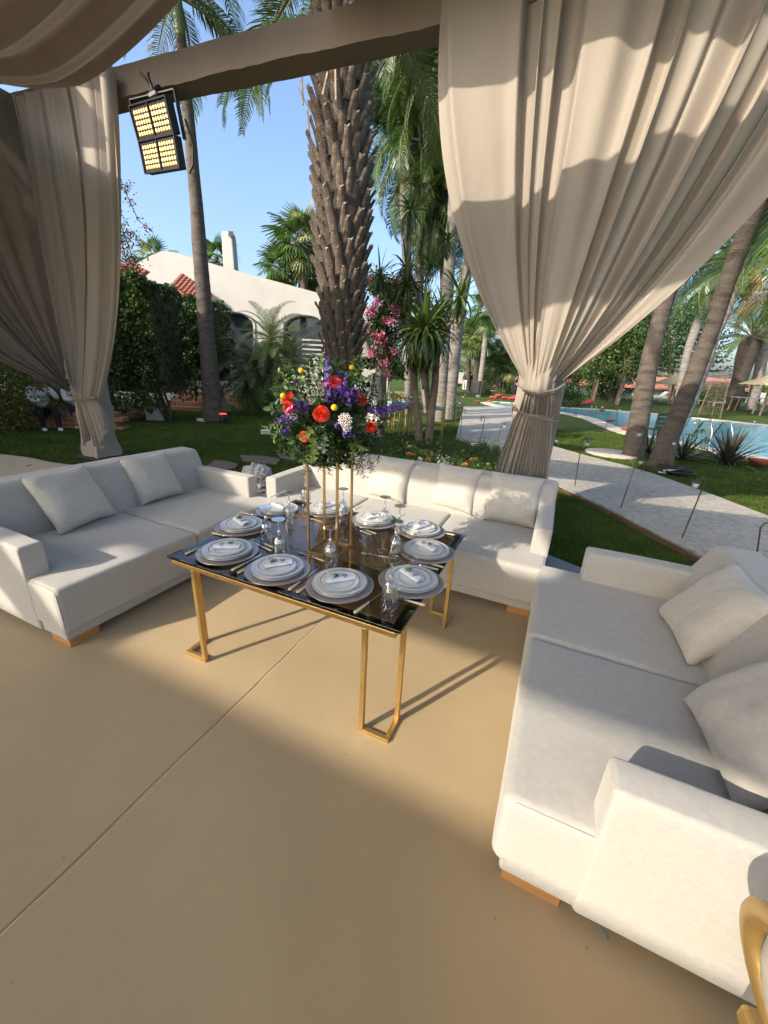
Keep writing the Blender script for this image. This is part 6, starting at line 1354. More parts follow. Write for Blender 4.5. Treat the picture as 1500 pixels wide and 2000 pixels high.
def steps(label, x0, x1, ys, d, h=.15, dp=.34):
    base = D((x0 + x1) / 2, 800, d); base.z = -.045; root = thing('garden_steps', label, 'steps', base); w_ = (D(x1, 760, d) - D(x0, 760, d)).length
    for k in range(ys):
        m = MB(); m.box((-w_ / 2 - .05 * k * 0, dp * k, 0), (w_ / 2, dp * (k + 1) - .004, h * (k + 1))); o = m.build('step', BRICK, root, bev=.02); o.rotation_euler = (0, 0, math.atan2(RT.y, RT.x))
steps('terracotta garden steps between the hedge and the slim grey palm', 318, 404, 4, 14.0); steps('low dark terracotta steps below the tall hedge', 205, 262, 2, 11.4, .17); steps('pale terracotta steps left of the pygmy date palm', 430, 492, 3, 16.0)
def buttress(px, py, top, w_, d, lb):
    b = D(px, py, d); b.z = -.05; t = D(px - 12, top, d) - b; root = thing('white_buttress', lb, 'buttress', b); m = MB(); m.prism([(-w_ * .15, 0), (w_, 0), (-w_ * .1, t.z), (-w_ * .35, t.z)], -.12, .12, Matrix.Rotation(math.atan2(RT.y, RT.x), 4, 'Z') @ Matrix.Rotation(PI / 2, 4, 'X')); m.build('body', WHITE, root, bev=.03)
buttress(293, 812, 760, .38, 11.4, 'white sloping buttress at the foot of the tall hedge'); buttress(432, 790, 750, .34, 14.6, 'small white buttress behind the slim grey palm')
def rocks():
    for i, (px, py, w_, h, lb) in enumerate([(235, 775, .7, .5, 'pale boulder in the shade right of the left curtain'), (262, 790, .5, .35, 'smaller pale boulder in the shade below the hedge')]):
        b = D(px, py, 11.8); b.z = 0; m = MB(); m.ball((0, 0, h * .35), 1, 12, 8, (w_ / 2, w_ / 2.4, h / 2)); me = m.mesh('boulder', True); co = np.empty(len(me.vertices) * 3, dtype=np.float32); me.vertices.foreach_get('co', co); co = co.reshape(-1, 3); co *= (1 + .18 * vnoise(co, 5, i))[:, None]; me.vertices.foreach_set('co', co.ravel()); tag(link('boulder', me, WHITE, None, loc=b), lb, 'rock')
rocks()
# long villa beyond the pool
def far_villa():
    d = 47; base = D(1300, 790, d); base.z = .2; root = thing('far_villa', 'long low white villa with a red tiled roof beyond the pool', 'villa', base); u = RT; W = lambda px, py, dd=d: D(px, py, dd) - base
    x0, x1 = (W(1120, 760)).dot(u), (W(1520, 770)).dot(u); zt = W(1300, 757).z; M = Matrix((u, Vector(HD), Vector((0, 0, 1)))).transposed().to_4x4(); m = MB(); m.box((x0, 0, -.4), (x1, 6, zt)); o = m.build('wall', WHITE, root); o.matrix_local = M
    rt = W(1300, 752).z; 
    for (a, b, dz) in ((x0 - .4, (W(1380, 760)).dot(u), 0), ((W(1382, 760)).dot(u), (W(1474, 760)).dot(u), .25)):
        ro = MB(); z0 = zt + dz - .05; ro.add([(a, -.7, z0), (b, -.7, z0), (b, 3, rt + dz + .9), (a, 3, rt + dz + .9), (b, 6.7, z0), (a, 6.7, z0), (a, -.7, z0 - .18), (b, -.7, z0 - .18)], [(0, 1, 2, 3), (3, 2, 4, 5), (0, 6, 7, 1), (1, 4, 2), (0, 3, 5)]); o = ro.build('roof', FTILE, root); o.matrix_local = M
    for (px, w_) in ((1215, 34), (1360, 26), (1450, 18)):
        c = (W(px, 770)).dot(u); h = w_ * d / 750 / 2; pts = [(c - h, -.2)] + [(c - h * math.cos(a), 1.2 + .9 * math.sin(a)) for a in np.linspace(0, PI, 11)] + [(c + h, -.2)]; Ma = Matrix((u, Vector((0, 0, 1)), -Vector(HD))).transposed().to_4x4(); Ma.translation = Vector(HD) * -.03; w2 = wall_holes('arch_opening', pts, [], .04, DGLASS, root, Ma)
    for px in (1160, 1262, 1300, 1420):
        c = W(px, 775).dot(u); m = MB(); m.box((c - .5, -.05, .5), (c + .5, .02, 1.5)); o = m.build('window', DGLASS, root); o.matrix_local = M; f = MB(); f.box((c - .03, -.09, .5), (c + .03, -.051, 1.5)); q = f.build('frame', WHITE, o)
    d2 = 46; b2 = D(985, 760, 58); b2.z = .2; r2 = thing('far_cottage', 'small white cottage with an orange red roof left of the big curtain', 'house', b2); m = MB(); M2 = Matrix.Rotation(math.atan2(RT.y, RT.x), 4, 'Z'); m.box((-3, 0, -.3), (3.4, 5, 1.7), M2); m.build('wall', WHITE, r2); m = MB(); m.add([(-3.4, -.5, 1.65), (3.8, -.5, 1.65), (3.8, 2.5, 3.1), (-3.4, 2.5, 3.1), (3.8, 5.5, 1.65), (-3.4, 5.5, 1.65)], [(0, 1, 2, 3), (3, 2, 4, 5)], M2); m.build('roof', FTILE, r2)
FTILE = mat('far_roof_tile', (0.34, 0.12, 0.085), (0.46, 0.20, 0.14), rough=.85, scale=3, wav=('X', 2.0, .3, .6))
far_villa()
# straw parasols
STRAW = mat('straw', (0.45, 0.35, 0.17), (0.66, 0.53, 0.28), rough=.95, scale=5, bump=1, bscale=30, stretch=(1, 1, 3), island=.25); POLE = mat('pole_wood', (.2, .13, .08), (.3, .2, .12), rough=.9, scale=5)
def parasol(label, px, top, eave, half, d):
    b = D(px, 800, d); b.z = ground_z(b.x, b.y); zt = D(px, top, d).z - b.z; ze = D(px, eave, d).z - b.z; R = half * mpp(b + Vector((0, 0, 2))); root = thing('straw_parasol', label, 'parasol', b, 0, 'straw parasols by the pool'); m = MB(); m.tube([(0, 0, 0), (0, 0, zt - .1)], .07, 8); m.build('pole', POLE, root)
    m = MB(); r = random.Random(int(px)); prof = [(R, ze), (R * .97, ze + .07), (R * .6, ze + (zt - ze) * .34), (R * .25, ze + (zt - ze) * .66), (R * .09, zt - .06), (R * .05, zt), (0, zt)]; m.lathe(prof, 28, close=False); m.build('thatch', STRAW, root)
    f = MB()
    for i in range(170):
        a = r.uniform(0, 6.28); q = R * r.uniform(.93, 1.03); c, s = math.cos(a), math.sin(a); w_ = .03; f.add([(c * q * .93 - s * w_, s * q * .93 + c * w_, ze + .11), (c * q * .93 + s * w_, s * q * .93 - c * w_, ze + .11), (c * q * 1.04, s * q * 1.04, ze - r.uniform(.05, .2))], [(0, 1, 2)])
    o = f.build('fringe', STRAW, root); o['kind'] = 'stuff'
parasol('straw parasol framed between the two leaning palm trunks', 1302, 727, 750, 36, 33); parasol('large straw parasol at the right margin beyond the pool', 1488, 724, 752, 50, 27); parasol('straw parasol half hidden by the big curtain', 1150, 727, 742, 28, 40)
# ------------------------------------------------------------------ candle stakes
ROD = mat('stake_rod', (0.10, 0.07, 0.04), (0.17, 0.12, 0.07), rough=.5, metal=.7); CUPG = glass('candle_cup', (.93, .93, .94), 0.02); WAX = mat('wax', (.80, .77, .72), rough=.5, scale=5)
def cup_meshes():
    a = MB(); a.lathe([(.030, 0), (.036, .075), (.0345, .075), (.029, .004), (0, .004)], 16, close=False); b = MB(); b.lathe([(0.0, .006), (.027, .006), (.030, .045), (0, .045)], 14); return a.mesh('glass', True), b.mesh('candle', True)
CUPM = cup_meshes(); CUPM[0].materials.append(CUPG); CUPM[1].materials.append(WAX)
def stake(bx_, by_, cx, cy, lb, side='x', dd=None, cream=False):
    b = G(bx_, by_, -.045) if dd is None else D(bx_, by_, dd)
    if dd is not None: b.z = -.045
    c = D(cx, cy, dep(b)); h = c.z - b.z; root = thing('candle_stake', lb, 'candle stake', b, 0, 'hooked candle stakes along the path'); c = c - b; off = Vector((c.x, c.y, 0)); m = MB(); rr = .0065 + dep(b) * .0002; pole_top = Vector((c.x * .25, c.y * .25, h + .0)); k = .045; hd = off.normalized() if off.length > .02 else Vector((1, 0, 0)); pt = Vector((c.x, c.y, h)) - hd * .09
    m.tube([(0, 0, 0), pt * .5, Vector((pt.x, pt.y, h - .02)), Vector((pt.x, pt.y, h + .02)) + hd * .015, Vector((pt.x, pt.y, h + .04)) + hd * .045, Vector((pt.x, pt.y, h + .02)) + hd * .085, Vector((pt.x, pt.y, h - .01)) + hd * .09], rr, 6); m.build('rod', ROD, root, sm=True)
    s_ = 1.0 + max(0, dep(b) - 8) * .03
    link('glass_cup', CUPM[0], None, root, loc=(c.x, c.y, h - .075), scale=s_); link('candle', CUPM[1], None, root, loc=(c.x, c.y, h - .075), scale=s_)
for a in [(935, 875, 940, 816, 'first candle stake in front of the pale path, left of the curtain'), (969, 890, 986, 829, 'candle stake beside the skirt of the big curtain'), (1121, 959, 1148, 862, 'candle stake on the lawn edge just right of the curtain skirt'), (1209, 1002, 1249, 842, 'tall candle stake before the foot of the leaning palms'),
          (1327, 1063, 1361, 940, 'big candle stake nearest the right hand sofa, white candle showing'), (1470, 1133, 1512, 1030, 'candle stake rod cut by the right margin'), (1088, 880, 1088, 858, 'short candle stake on the pool side just right of the curtain'), (1253, 925, 1253, 899, 'low candle cup at the foot of the palms'),
          (1300, 925, 1318, 862, 'candle stake behind the dark leaning trunk'), (1385, 945, 1398, 879, 'candle stake in front of the flax plant'), (1350, 905, 1359, 822, 'candle stake beside the pool ladder'), (1173, 862, 1181, 823, 'candle stake on the sunny lawn before the pool coping'), (1118, 840, 1122, 809, 'candle stake on the lawn before the pool, second from the curtain'),
          (1202, 833, 1211, 799, 'candle stake at the pool edge left of the palms'), (1175, 812, 1177, 794, 'far candle stake across the pool corner, rightmost of three'), (1163, 812, 1165, 793, 'far candle stake across the pool corner, middle of three'), (1153, 812, 1156, 793, 'far candle stake across the pool corner, leftmost of three'), (1470, 840, 1475, 822, 'small candle stake beyond the water at the right'),
          (875, 856, 884, 795, 'candle stake with a pinkish cup nearest the dracaena'), (884, 846, 896, 790, 'candle stake with a pinkish cup, second from the dracaena'), (899, 861, 909, 801, 'candle stake at the path corner with a pinkish cup'), (889, 830, 898, 785, 'third in the receding row of pinkish candle stakes'), (895, 822, 902, 779, 'fourth in the receding row of pinkish candle stakes'), (899, 815, 905, 774, 'fifth in the receding row of pinkish candle stakes'), (904, 808, 909, 769, 'last in the receding row of pinkish candle stakes')]:
    stake(*a)

# ------------------------------------------------------------------ bar stools and high table
SEATB = mat('blue_seat', (.20, .38, .42), (.28, .46, .50), rough=.7, scale=6); GOLDF = mat('gold_frame', (.42, .29, .12), (.52, .37, .17), rough=.4, metal=.6)
def stool(label, px, py, rz, d):
    b = D(px, py, d); b.z = -.045; root = thing('bar_stool', label, 'bar stool', b, rz, 'gold bar stools'); w_, h, t = .20, .74, .024
    for x in (-w_, w_):
        for y in (-w_, w_): m = MB(); m.bar((x * 1.12, y * 1.12, 0), (x, y, h), t); m.build('leg', GOLDF, root)
    m = MB(); m.box((-w_ - .02, -w_ - .02, h), (w_ + .02, w_ + .02, h + .02)); 
    for z, k in ((.22, 1.09), (.5, 1.04)):
        m.bar((-w_ * k, -w_ * k, z), (w_ * k, -w_ * k, z), .016); m.bar((-w_ * k, w_ * k, z), (w_ * k, w_ * k, z), .016)
        if z < .3: m.bar((-w_ * k, -w_ * k, z), (-w_ * k, w_ * k, z), .016); m.bar((w_ * k, -w_ * k, z), (w_ * k, w_ * k, z), .016)
    m.build('frame', GOLDF, root); link('seat', rbox((-w_ - .025, -w_ - .025, h + .02), (w_ + .025, w_ + .025, h + .085), .025, step=.1, puff=.012), SEATB, root)
    m = MB(); z1 = h + .36; m.bar((-w_, w_, h), (-w_, w_ + .04, z1), t); m.bar((w_, w_, h), (w_, w_ + .04, z1), t); m.bar((-w_, w_ + .04, z1), (w_, w_ + .04, z1), t); m.bar((-w_, w_ + .02, h + .14), (w_, w_ + .02, h + .14), t * .6)
    for k in range(5): x = -w_ + 2 * w_ * k / 4; m.bar((x, w_ + .02, h + .14), (-x, w_ + .04, z1), .012)
    m.build('backrest', GOLDF, root)
stool('gold bar stool with pale blue seat nearest, left of the dracaena stems', 783, 838, 2.6, 11.2); stool('gold bar stool farther back with its seat edge toward us', 762, 826, 2.9, 12.6); stool('gold bar stool hidden behind the nearer two', 787, 824, 3.0, 12.9); stool('gold bar stool right of the dracaena stems', 848, 838, -1.2, 11.3); stool('gold bar stool seen left behind the bouquet', 558, 800, .4, 15.2)
def high_table():
    b = D(797, 842, 11.0); b.z = -.045; root = thing('high_table', 'gold high table whose curved legs flare at the floor', 'table', b); m = MB(); m.lathe([(.0, 1.04), (.30, 1.04), (.31, 1.05), (.30, 1.065), (0, 1.065)], 26); m.build('table_top', mat('mirror_top', (.20, .16, .12), rough=.15), root); m = MB(); 
    for k in range(6): a = k * PI / 3; c, s = math.cos(a), math.sin(a); m = MB(); m.tube([(c * .30, s * .30, .01), (c * .17, s * .17, .06), (c * .06, s * .06, .22), (c * .025, s * .025, .5), (c * .03, s * .03, .8), (c * .16, s * .16, 1.0), (c * .24, s * .24, 1.04)], .011, 6); m.build('leg', GOLDF, root, sm=True)
high_table()

# ------------------------------------------------------------------ people
SKIN = mat('skin', (.30, .16, .10), (.36, .20, .13), rough=.5, scale=6); SHW = mat('white_shirt', (.62, .62, .64), (.74, .74, .76), rough=.85, scale=5, bump=.5, bscale=9); TRB = mat('black_trousers', (.012, .012, .015), rough=.85); DRK = mat('dark_top', (.03, .02, .03), rough=.85); HAIR = mat('hair', (.015, .01, .008), rough=.5, scale=30)
def skin_obj(name, verts, edges, radii, m, parent, sub=2, root_i=0):
    me = bpy.data.meshes.new(name); me.from_pydata([tuple(v) for v in verts], edges, []); o = bpy.data.objects.new(name, me); C.objects.link(o); o.parent = parent; md = o.modifiers.new('skin', 'SKIN'); md.use_smooth_shade = True
    for i, r in enumerate(radii): me.skin_vertices[0].data[i].radius = (r, r) if not hasattr(r, '__len__') else r
    me.skin_vertices[0].data[root_i].use_root = True; s = o.modifiers.new('sub', 'SUBSURF'); s.levels = sub; s.render_levels = sub; me.materials.append(m); return o
def person(label, pos, rz, pose, top, legs, shoe, sc=1.0, group=None):
    root = thing('person', label, 'person', pos, rz, group); root.scale = (sc,) * 3
    J = dict(stand=dict(pel=(0, 0, .95), ch=(0, .01, 1.28), nk=(0, .02, 1.48), hd=(0, -.02, 1.62), s=(.19, 0, 1.42), e=(.25, .02, 1.14), w=(.24, -.08, .90), s2=(-.19, 0, 1.42), e2=(-.25, .03, 1.14), w2=(-.22, -.08, .9), h=(.10, 0, .92), k=(.11, -.05, .50), a=(.12, .05, .09), h2=(-.10, 0, .92), k2=(-.11, -.02, .5), a2=(-.12, -.06, .09)),
             sit=dict(pel=(0, 0, .50), ch=(0, -.12, .80), nk=(0, -.22, .99), hd=(0, -.30, 1.12), s=(.19, -.18, .95), e=(.25, -.38, .74), w=(.10, -.42, .98), s2=(-.19, -.18, .95), e2=(-.22, -.36, .70), w2=(-.05, -.52, .72), h=(.10, -.02, .47), k=(.15, -.47, .50), a=(.14, -.50, .09), h2=(-.10, -.02, .47), k2=(-.13, -.45, .49), a2=(-.12, -.36, .09)))[pose]
    N = ['pel', 'ch', 'nk', 'hd', 's', 'e', 'w', 's2', 'e2', 'w2', 'h', 'k', 'a', 'h2', 'k2', 'a2']; ix = {n: i for i, n in enumerate(N)}; E = [('pel', 'ch'), ('ch', 'nk'), ('nk', 'hd'), ('ch', 's'), ('s', 'e'), ('e', 'w'), ('ch', 's2'), ('s2', 'e2'), ('e2', 'w2'), ('pel', 'h'), ('h', 'k'), ('k', 'a'), ('pel', 'h2'), ('h2', 'k2'), ('k2', 'a2')]
    rad = dict(pel=.13, ch=.14, nk=.052, hd=.07, s=.055, e=.038, w=.025, s2=.055, e2=.038, w2=.025, h=.085, k=.055, a=.035, h2=.085, k2=.055, a2=.035)
    V = [Vector(J[n]) for n in N]; skin_obj('body', V, [(ix[a], ix[b]) for a, b in E], [rad[n] for n in N], SKIN, root)
    hd = MB(); h = V[3]; hd.ball((h.x, h.y - .01, h.z + .05), .098, 16, 12, (.80, .98, 1.18)); hd.ball((h.x, h.y - .11, h.z + .04), .016, 8, 6, (.8, 1.2, 1.4)); hd.ball((h.x + .078, h.y, h.z + .045), .022, 8, 6, (.4, .8, 1.2)); hd.ball((h.x - .078, h.y, h.z + .045), .022, 8, 6, (.4, .8, 1.2)); o = hd.build('head', SKIN, root, sm=True)
    ha = MB(); ha.ball((h.x, h.y + .018, h.z + .082), .103, 16, 10, (.84, .95, 1.0)); ha.build('hair', HAIR, root, sm=True)
    k = ['pel', 'ch', 'nk', 's', 'e', 's2', 'e2', 'w', 'w2']; V2 = [Vector(J[n]) for n in k]; V2[2] = V2[1].lerp(V2[2], .75); V2[7] = V2[4].lerp(V2[7], .85); V2[8] = V2[6].lerp(V2[8], .85); skin_obj('shirt', V2, [(0, 1), (1, 2), (1, 3), (3, 4), (1, 5), (5, 6), (4, 7), (6, 8)], [.155, .165, .07, .072, .055, .072, .055, .042, .042], top, root)
    k = ['pel', 'h', 'k', 'a', 'h2', 'k2', 'a2']; skin_obj('trousers', [Vector(J[n]) for n in k], [(0, 1), (1, 2), (2, 3), (0, 4), (4, 5), (5, 6)], [.145, .10, .075, .055, .10, .075, .055], legs, root)
    for n in ('a', 'a2'): a = Vector(J[n]); f = MB(); f.ball((a.x, a.y - .06, a.z - .035), .1, 12, 8, (.45, 1.25, .45)); f.build('shoe', shoe, root, sm=True)
    for n in ('w', 'w2'):
        a = Vector(J[n]); el = Vector(J['e' if n == 'w' else 'e2']); dv = (a - el).normalized(); sd_ = dv.cross(Vector((0, 1, .3))).normalized(); m = MB(); m.tube([a, a + dv * .04, a + dv * .085], [.026, .036, .030], 8, el=.5)
        for q in range(4): s0 = a + dv * .08 + sd_ * (-.024 + .016 * q); m.tube([s0, s0 + dv * (.035 + .006 * (q in (1, 2))), s0 + dv * (.062 + .008 * (q in (1, 2))) + Vector((0, -.008, -.012))], [.0085, .008, .006], 6)
        m.tube([a + dv * .03 + sd_ * .028, a + dv * .055 + sd_ * .052, a + dv * .085 + sd_ * .055], [.011, .009, .007], 6); m.build('hand', SKIN, root, sm=True)
    return root
ps = D(92, 838, 9.0); ps.z = -.045; person('seated person in a white shirt and black trousers bent forward behind the left curtain', ps + Vector((-.25, .1, -.02)), 1.35, 'sit', SHW, TRB, SHW)
ps2 = D(138, 828, 9.5); ps2.z = -.045; person('second seated person in a white shirt, mostly hidden by the left pillar', ps2 + Vector((-.1, .25, -.02)), 1.2, 'sit', SHW, TRB, SHW)
def low_wall():
    b = D(75, 838, 9.1); b.z = -.05; root = thing('low_brick_wall', 'low terracotta wall that the people in white shirts sit on', 'wall', b + Vector((-.2, .2, 0)), math.atan2(RT.y, RT.x) + .15); x = -1.2
    for r_ in range(4):
        x = -1.3 + (r_ % 2) * .16
        while x < 1.6: m = MB(); m.box((x, -.16, .105 * r_), (x + .31, .16, .105 * r_ + .097)); m.build('brick', BRICK, root, bev=.008); x += .32
low_wall()
for i, (px, py, dd, rz, top, legs, lb) in enumerate([(907, 758, 40, 0.3, DRK, SHW, 'distant person in a dark top and white trousers on the far lawn'), (916, 757, 40.5, -.2, DRK, mat('grey_trousers', (.12, .12, .14), rough=.9), 'distant person in dark clothes beside the one in white trousers'), (976, 762, 38, 1, TRB, TRB, 'distant person in black standing under the fan palm'), (1003, 775, 32, 1.5, DRK, TRB, 'dark clothed person at the edge of the big curtain'), (871, 775, 34, .4, DRK, TRB, 'dark figure half hidden by the pale palm trunk')]):
    p = D(px, py, dd); p.z = ground_z(p.x, p.y) - .0; person(lb, p, rz, 'stand', top, legs, HAIR)

# ------------------------------------------------------------------ small things around
PLAST = bpy.data.materials.new('plastic_wrap'); PLAST.use_nodes = True; _p = PLAST.node_tree.nodes['Principled BSDF']; _p.inputs['Base Color'].default_value = (.72, .70, .64, 1); _p.inputs['Roughness'].default_value = .14; _p.inputs['Transmission Weight'].default_value = .30; _p.inputs['Coat Weight'].default_value = 1.0
def wrap():
    b = G(494, 957, 0.0); m = MB(); m.ball((0, 0, .17), 1, 60, 44, (.235, .20, .19)); me = m.mesh('bundle', False); co = np.empty(len(me.vertices) * 3, dtype=np.float32); me.vertices.foreach_get('co', co); co = co.reshape(-1, 3); c = np.array([0, 0, .17]); d = co - c
    k = 1.12 - .30 * np.abs(vnoise(co, 7, 1)) - .26 * np.abs(vnoise(co, 17, 2)) - .14 * np.abs(vnoise(co, 40, 3)); co[:] = c + d * k[:, None]; co[:, 2] = np.maximum(co[:, 2], .004); me.vertices.foreach_set('co', co.ravel()); me.update()
    root = thing('plastic_bundle', 'crumpled clear plastic bundle on the carpet edge between two sofas', 'bundle', b + Vector((-.02, .12, 0))); link('wrap', me, PLAST, root); t = MB(); r = random.Random(1); pts = [(.05 + .04 * i, -.16 - .03 * math.sin(i * 2), .03 + .025 * math.sin(i * 3)) for i in range(8)]; t.tube(pts, [.02, .035, .03, .038, .03, .034, .026, .008], 7, el=.6); t.build('loose_film', PLAST, root)
wrap()
def fixtures():
    b = D(437, 824, 11.6); b.z = -.04; root = thing('uplight', 'small black garden uplight glowing red beside the slim palm', 'lamp', b); m = MB(); m.lathe([(.12, 0), (.13, .03), (.13, .24), (.115, .26)], 18, Matrix.Translation((0, 0, .0))); m.build('housing', BLACK, root, sm=True); m = MB(); m.lathe([(0, .262), (.105, .262), (.09, .285), (0, .29)], 18); m.build('lens', mat('red_lens', (.8, .05, .03), rough=.2, emit=(1, .06, .04), estr=0.9), root, sm=True); m = MB(); m.bar((.13, 0, 0), (.18, 0, .16), .012, .04); m.bar((-.13, 0, 0), (-.16, 0, .16), .012, .04); m.build('bracket', BLACK, root)
    ld = bpy.data.lights.new('red_glow', 'SPOT'); ld.energy = 45; ld.color = (1, .10, .05); ld.spot_size = 1.5; ld.shadow_soft_size = .06; lo = bpy.data.objects.new('red_glow', ld); C.objects.link(lo); g = DPB + Vector((.75, -.55, .12)); lo.location = g; lo.rotation_euler = (DPB + Vector((.1, 0, 2.3)) - g).to_track_quat('-Z', 'Y').to_euler()
    r2 = thing('uplight', 'red garden uplight at the foot of the date palm, behind the sofa', 'lamp', (g.x, g.y, -.04)); m = MB(); m.lathe([(.11, 0), (.12, .03), (.12, .10), (.10, .11)], 18); m.build('housing', BLACK, r2, sm=True); m = MB(); m.lathe([(0, .112), (.09, .112), (.08, .13), (0, .132)], 18); m.build('lens', _M['red_lens'], r2, sm=True)
    b = D(394, 821, 11.6); b.z = -.03; m = MB(); m.box((-.14, -.05, 0), (.02, .05, .09)); m.tube([(.02, 0, .03), (.08, .02, .02), (.14, -.02, .02)], .012, 5); tag(m.build('cable_box', PORCW, None, loc=b), 'small white cable box on the lawn left of the slim palm', 'box')
    b = G(519, 848, -.04); root = thing('white_box', 'small white box lying on the shaded lawn', 'box', b, .7); m = MB(); m.box((-.12, -.09, 0), (.12, .09, .12)); m.build('carton', PORCW, root, bev=.01); m = MB(); m.box((-.123, -.093, .07), (.123, .093, .082)); m.build('tape', mat('tape', (.3, .3, .33)), root)
    for i, (P, lb) in enumerate([([(403, 912), (420, 900), (445, 902), (465, 908), (458, 916), (430, 920)], 'left brown stepping stone on the lawn'), ([(468, 890), (520, 892), (548, 898), (540, 907), (505, 905), (475, 900)], 'middle brown stepping stone on the lawn, nearer the sofa'), ([(540, 886), (575, 888), (598, 896), (570, 900), (548, 894)], 'right brown stepping stone mostly hidden by the bouquet sofa')]):
        q = [G(x, y, -.03) for x, y in P]; c = sum(q, Vector()) / len(q); m = MB(); m.prism([(p.x - c.x, p.y - c.y) for p in q], -.04, .016); o = m.build('stepping_stone', SLAB, None, bev=.006); o.location = (c.x, c.y, -.028); bm = bmesh.new(); bm.from_mesh(o.data); bmesh.ops.recalc_face_normals(bm, faces=bm.faces); bm.to_mesh(o.data); bm.free(); tag(o, lb, 'stepping stone', 'stepping stones on the lawn')
    c = G(1195, 886, -.02); m = MB(); m.lathe([(0, -.04), (.62, -.04), (.62, .02), (.6, .03), (0, .032)], 30); tag(m.build('round_slab', COPE, None, sm=True, loc=c), 'round cream stone disc on the lawn beside the palm foot', 'slab')
    # pool ladder
    b = G(1378, 880, 0); root = thing('pool_ladder', 'curved steel pool ladder handrails at the near edge', 'ladder', b)
    for s_ in (0, .55):
        u = RT * (s_ - .25); f = Vector(HD); m = MB(); m.tube([u - f * .35 + Vector((0, 0, 0)), u - f * .33 + Vector((0, 0, .55)), u - f * .15 + Vector((0, 0, .82)), u + f * .1 + Vector((0, 0, .78)), u + f * .28 + Vector((0, 0, .4)), u + f * .34 + Vector((0, 0, -.1))], .022, 8); m.build('handrail', SILVER, root, sm=True)
    # dark green slatted chair by the palms
    b = D(1278, 862, 12.5); b.z = -.04; GRN = mat('green_paint', (.010, .028, .022), (.018, .04, .03), rough=.45); root = thing('garden_chair', 'dark green garden chair between the two leaning trunks', 'chair', b, math.atan2(RT.y, RT.x) + PI + .2)
    for k in range(4): m = MB(); m.box((-.36, .20, .42 + .13 * k), (.36, .235, .53 + .13 * k)); m.build('back_slat', GRN, root, bev=.006)
    for k in range(4): m = MB(); m.box((-.36, -.32 + .13 * k, .38), (.36, -.21 + .13 * k, .405)); m.build('seat_slat', GRN, root, bev=.006)
    for x in (-.34, .34):
        for y in (-.28, .22): m = MB(); m.bar((x, y, 0), (x, y, .38 if y < 0 else .95), .035); m.build('leg', GRN, root)
    # pile of dark stage parts at the foot of the leaning palm
    b = G(1322, 930, -.04); root = thing('cable_pile', 'pile of black cables and pale battens at the foot of the leaning palm', 'pile', b); r = random.Random(3)
    for k in range(5): a = r.uniform(0, 3); m = MB(); m.tube([(math.cos(a + t * .7) * (.16 + .03 * k) + .1 * r.uniform(-1, 1) * 0, math.sin(a + t * .7) * (.13 + .02 * k), .02 + .02 * k + .015 * math.sin(t * 3)) for t in range(10)], .014, 6); m.build('cable', BLACK, root, sm=True)
    for k, (a, l, z, mm) in enumerate([(.3, .5, .05, PORC), (.1, .55, .12, BLACK), (-.3, .5, .16, BLACK), (.6, .4, .10, PORC), (.0, .6, .20, BLACK)]): m = MB(); m.bar((-l / 2 * math.cos(a) - .1, -l / 2 * math.sin(a), z), (l / 2 * math.cos(a) - .1, l / 2 * math.sin(a), z + .05 * (k % 2)), .05, .02); m.build('batten', mm, root)
    for (px, py, lb) in [(1150, 856, 'small dark object lying on the sunny lawn'), (1168, 842, 'tiny dark box on the lawn near the pool coping')]:
        c = G(px, py, -.02); m = MB(); m.box((-.10, -.05, 0), (.06, .05, .05)); m.box((.06, -.03, 0), (.13, .03, .03)); tag(m.build('cable_connector', BLACK, None, loc=c, bev=.01), lb, 'connector')
    RED = mat('red_clay', (.35, .07, .04), rough=.7); bowl = MB(); bowl.lathe([(.0, 0), (.10, 0), (.16, .06), (.17, .09), (.15, .09), (.09, .03), (0, .025)], 16, close=False); bw = bowl.mesh('bowl', True); bw.materials.append(RED)
    for i, (px, py, lb) in enumerate([(933, 786, 'at the far left end of the pool coping'), (957, 785, 'second along the far left coping'), (1192, 823, 'on the near coping before the bend'), (1222, 840, 'on the near coping beside the palm trunk'), (1290, 809, 'on the far coping between the trunks'), (1175, 803, 'on the far coping right of the curtain'), (1483, 908, 'larger, on the near coping at the right margin')]):
        c = G(px, py, .012); tag(link('clay_bowl', bw, None, None, loc=c, scale=1.4 if i == 6 else 1.15), 'red clay bowl ' + lb, 'bowl', 'red clay bowls round the pool')
    # petals and the blue tie
    pm = MB(); pm.add([(-.02, 0, .004), (0, -.012, .012), (.022, .002, .005), (.002, .014, .013)], [(0, 1, 2, 3)]); pe = pm.mesh('petal'); pe.materials.append(CRIM)
    for i, (px, py, lb) in enumerate([(60, 909, 'largest crimson petal on the carpet behind the left sofa'), (147, 901, 'crimson petal nearest the left pillar'), (156, 906, 'crimson petal just right of the one by the left pillar'), (55, 911, 'crimson petal touching the largest one')]): tag(link('petal', pe, None, None, loc=G(px, py, .006), rot=(0, 0, i * 1.3), scale=1.6), lb, 'petal', 'fallen crimson petals')
    zt = MB(); a = G(1172, 1808, .03); b = G(1186, 1832, .004); zt.bar(a, b, .006, .0025); zt.bar(b, b + Vector((.004, -.004, 0)), .009, .006); tag(zt.build('cable_tie', mat('blue_plastic', (.10, .25, .38), rough=.3), None), 'light blue cable tie under the nearest sofa armrest', 'cable tie')
    for (x, y, s) in [(1.13, 4.95, 1), (-.4, 3.9, .8)]: pass
fixtures()
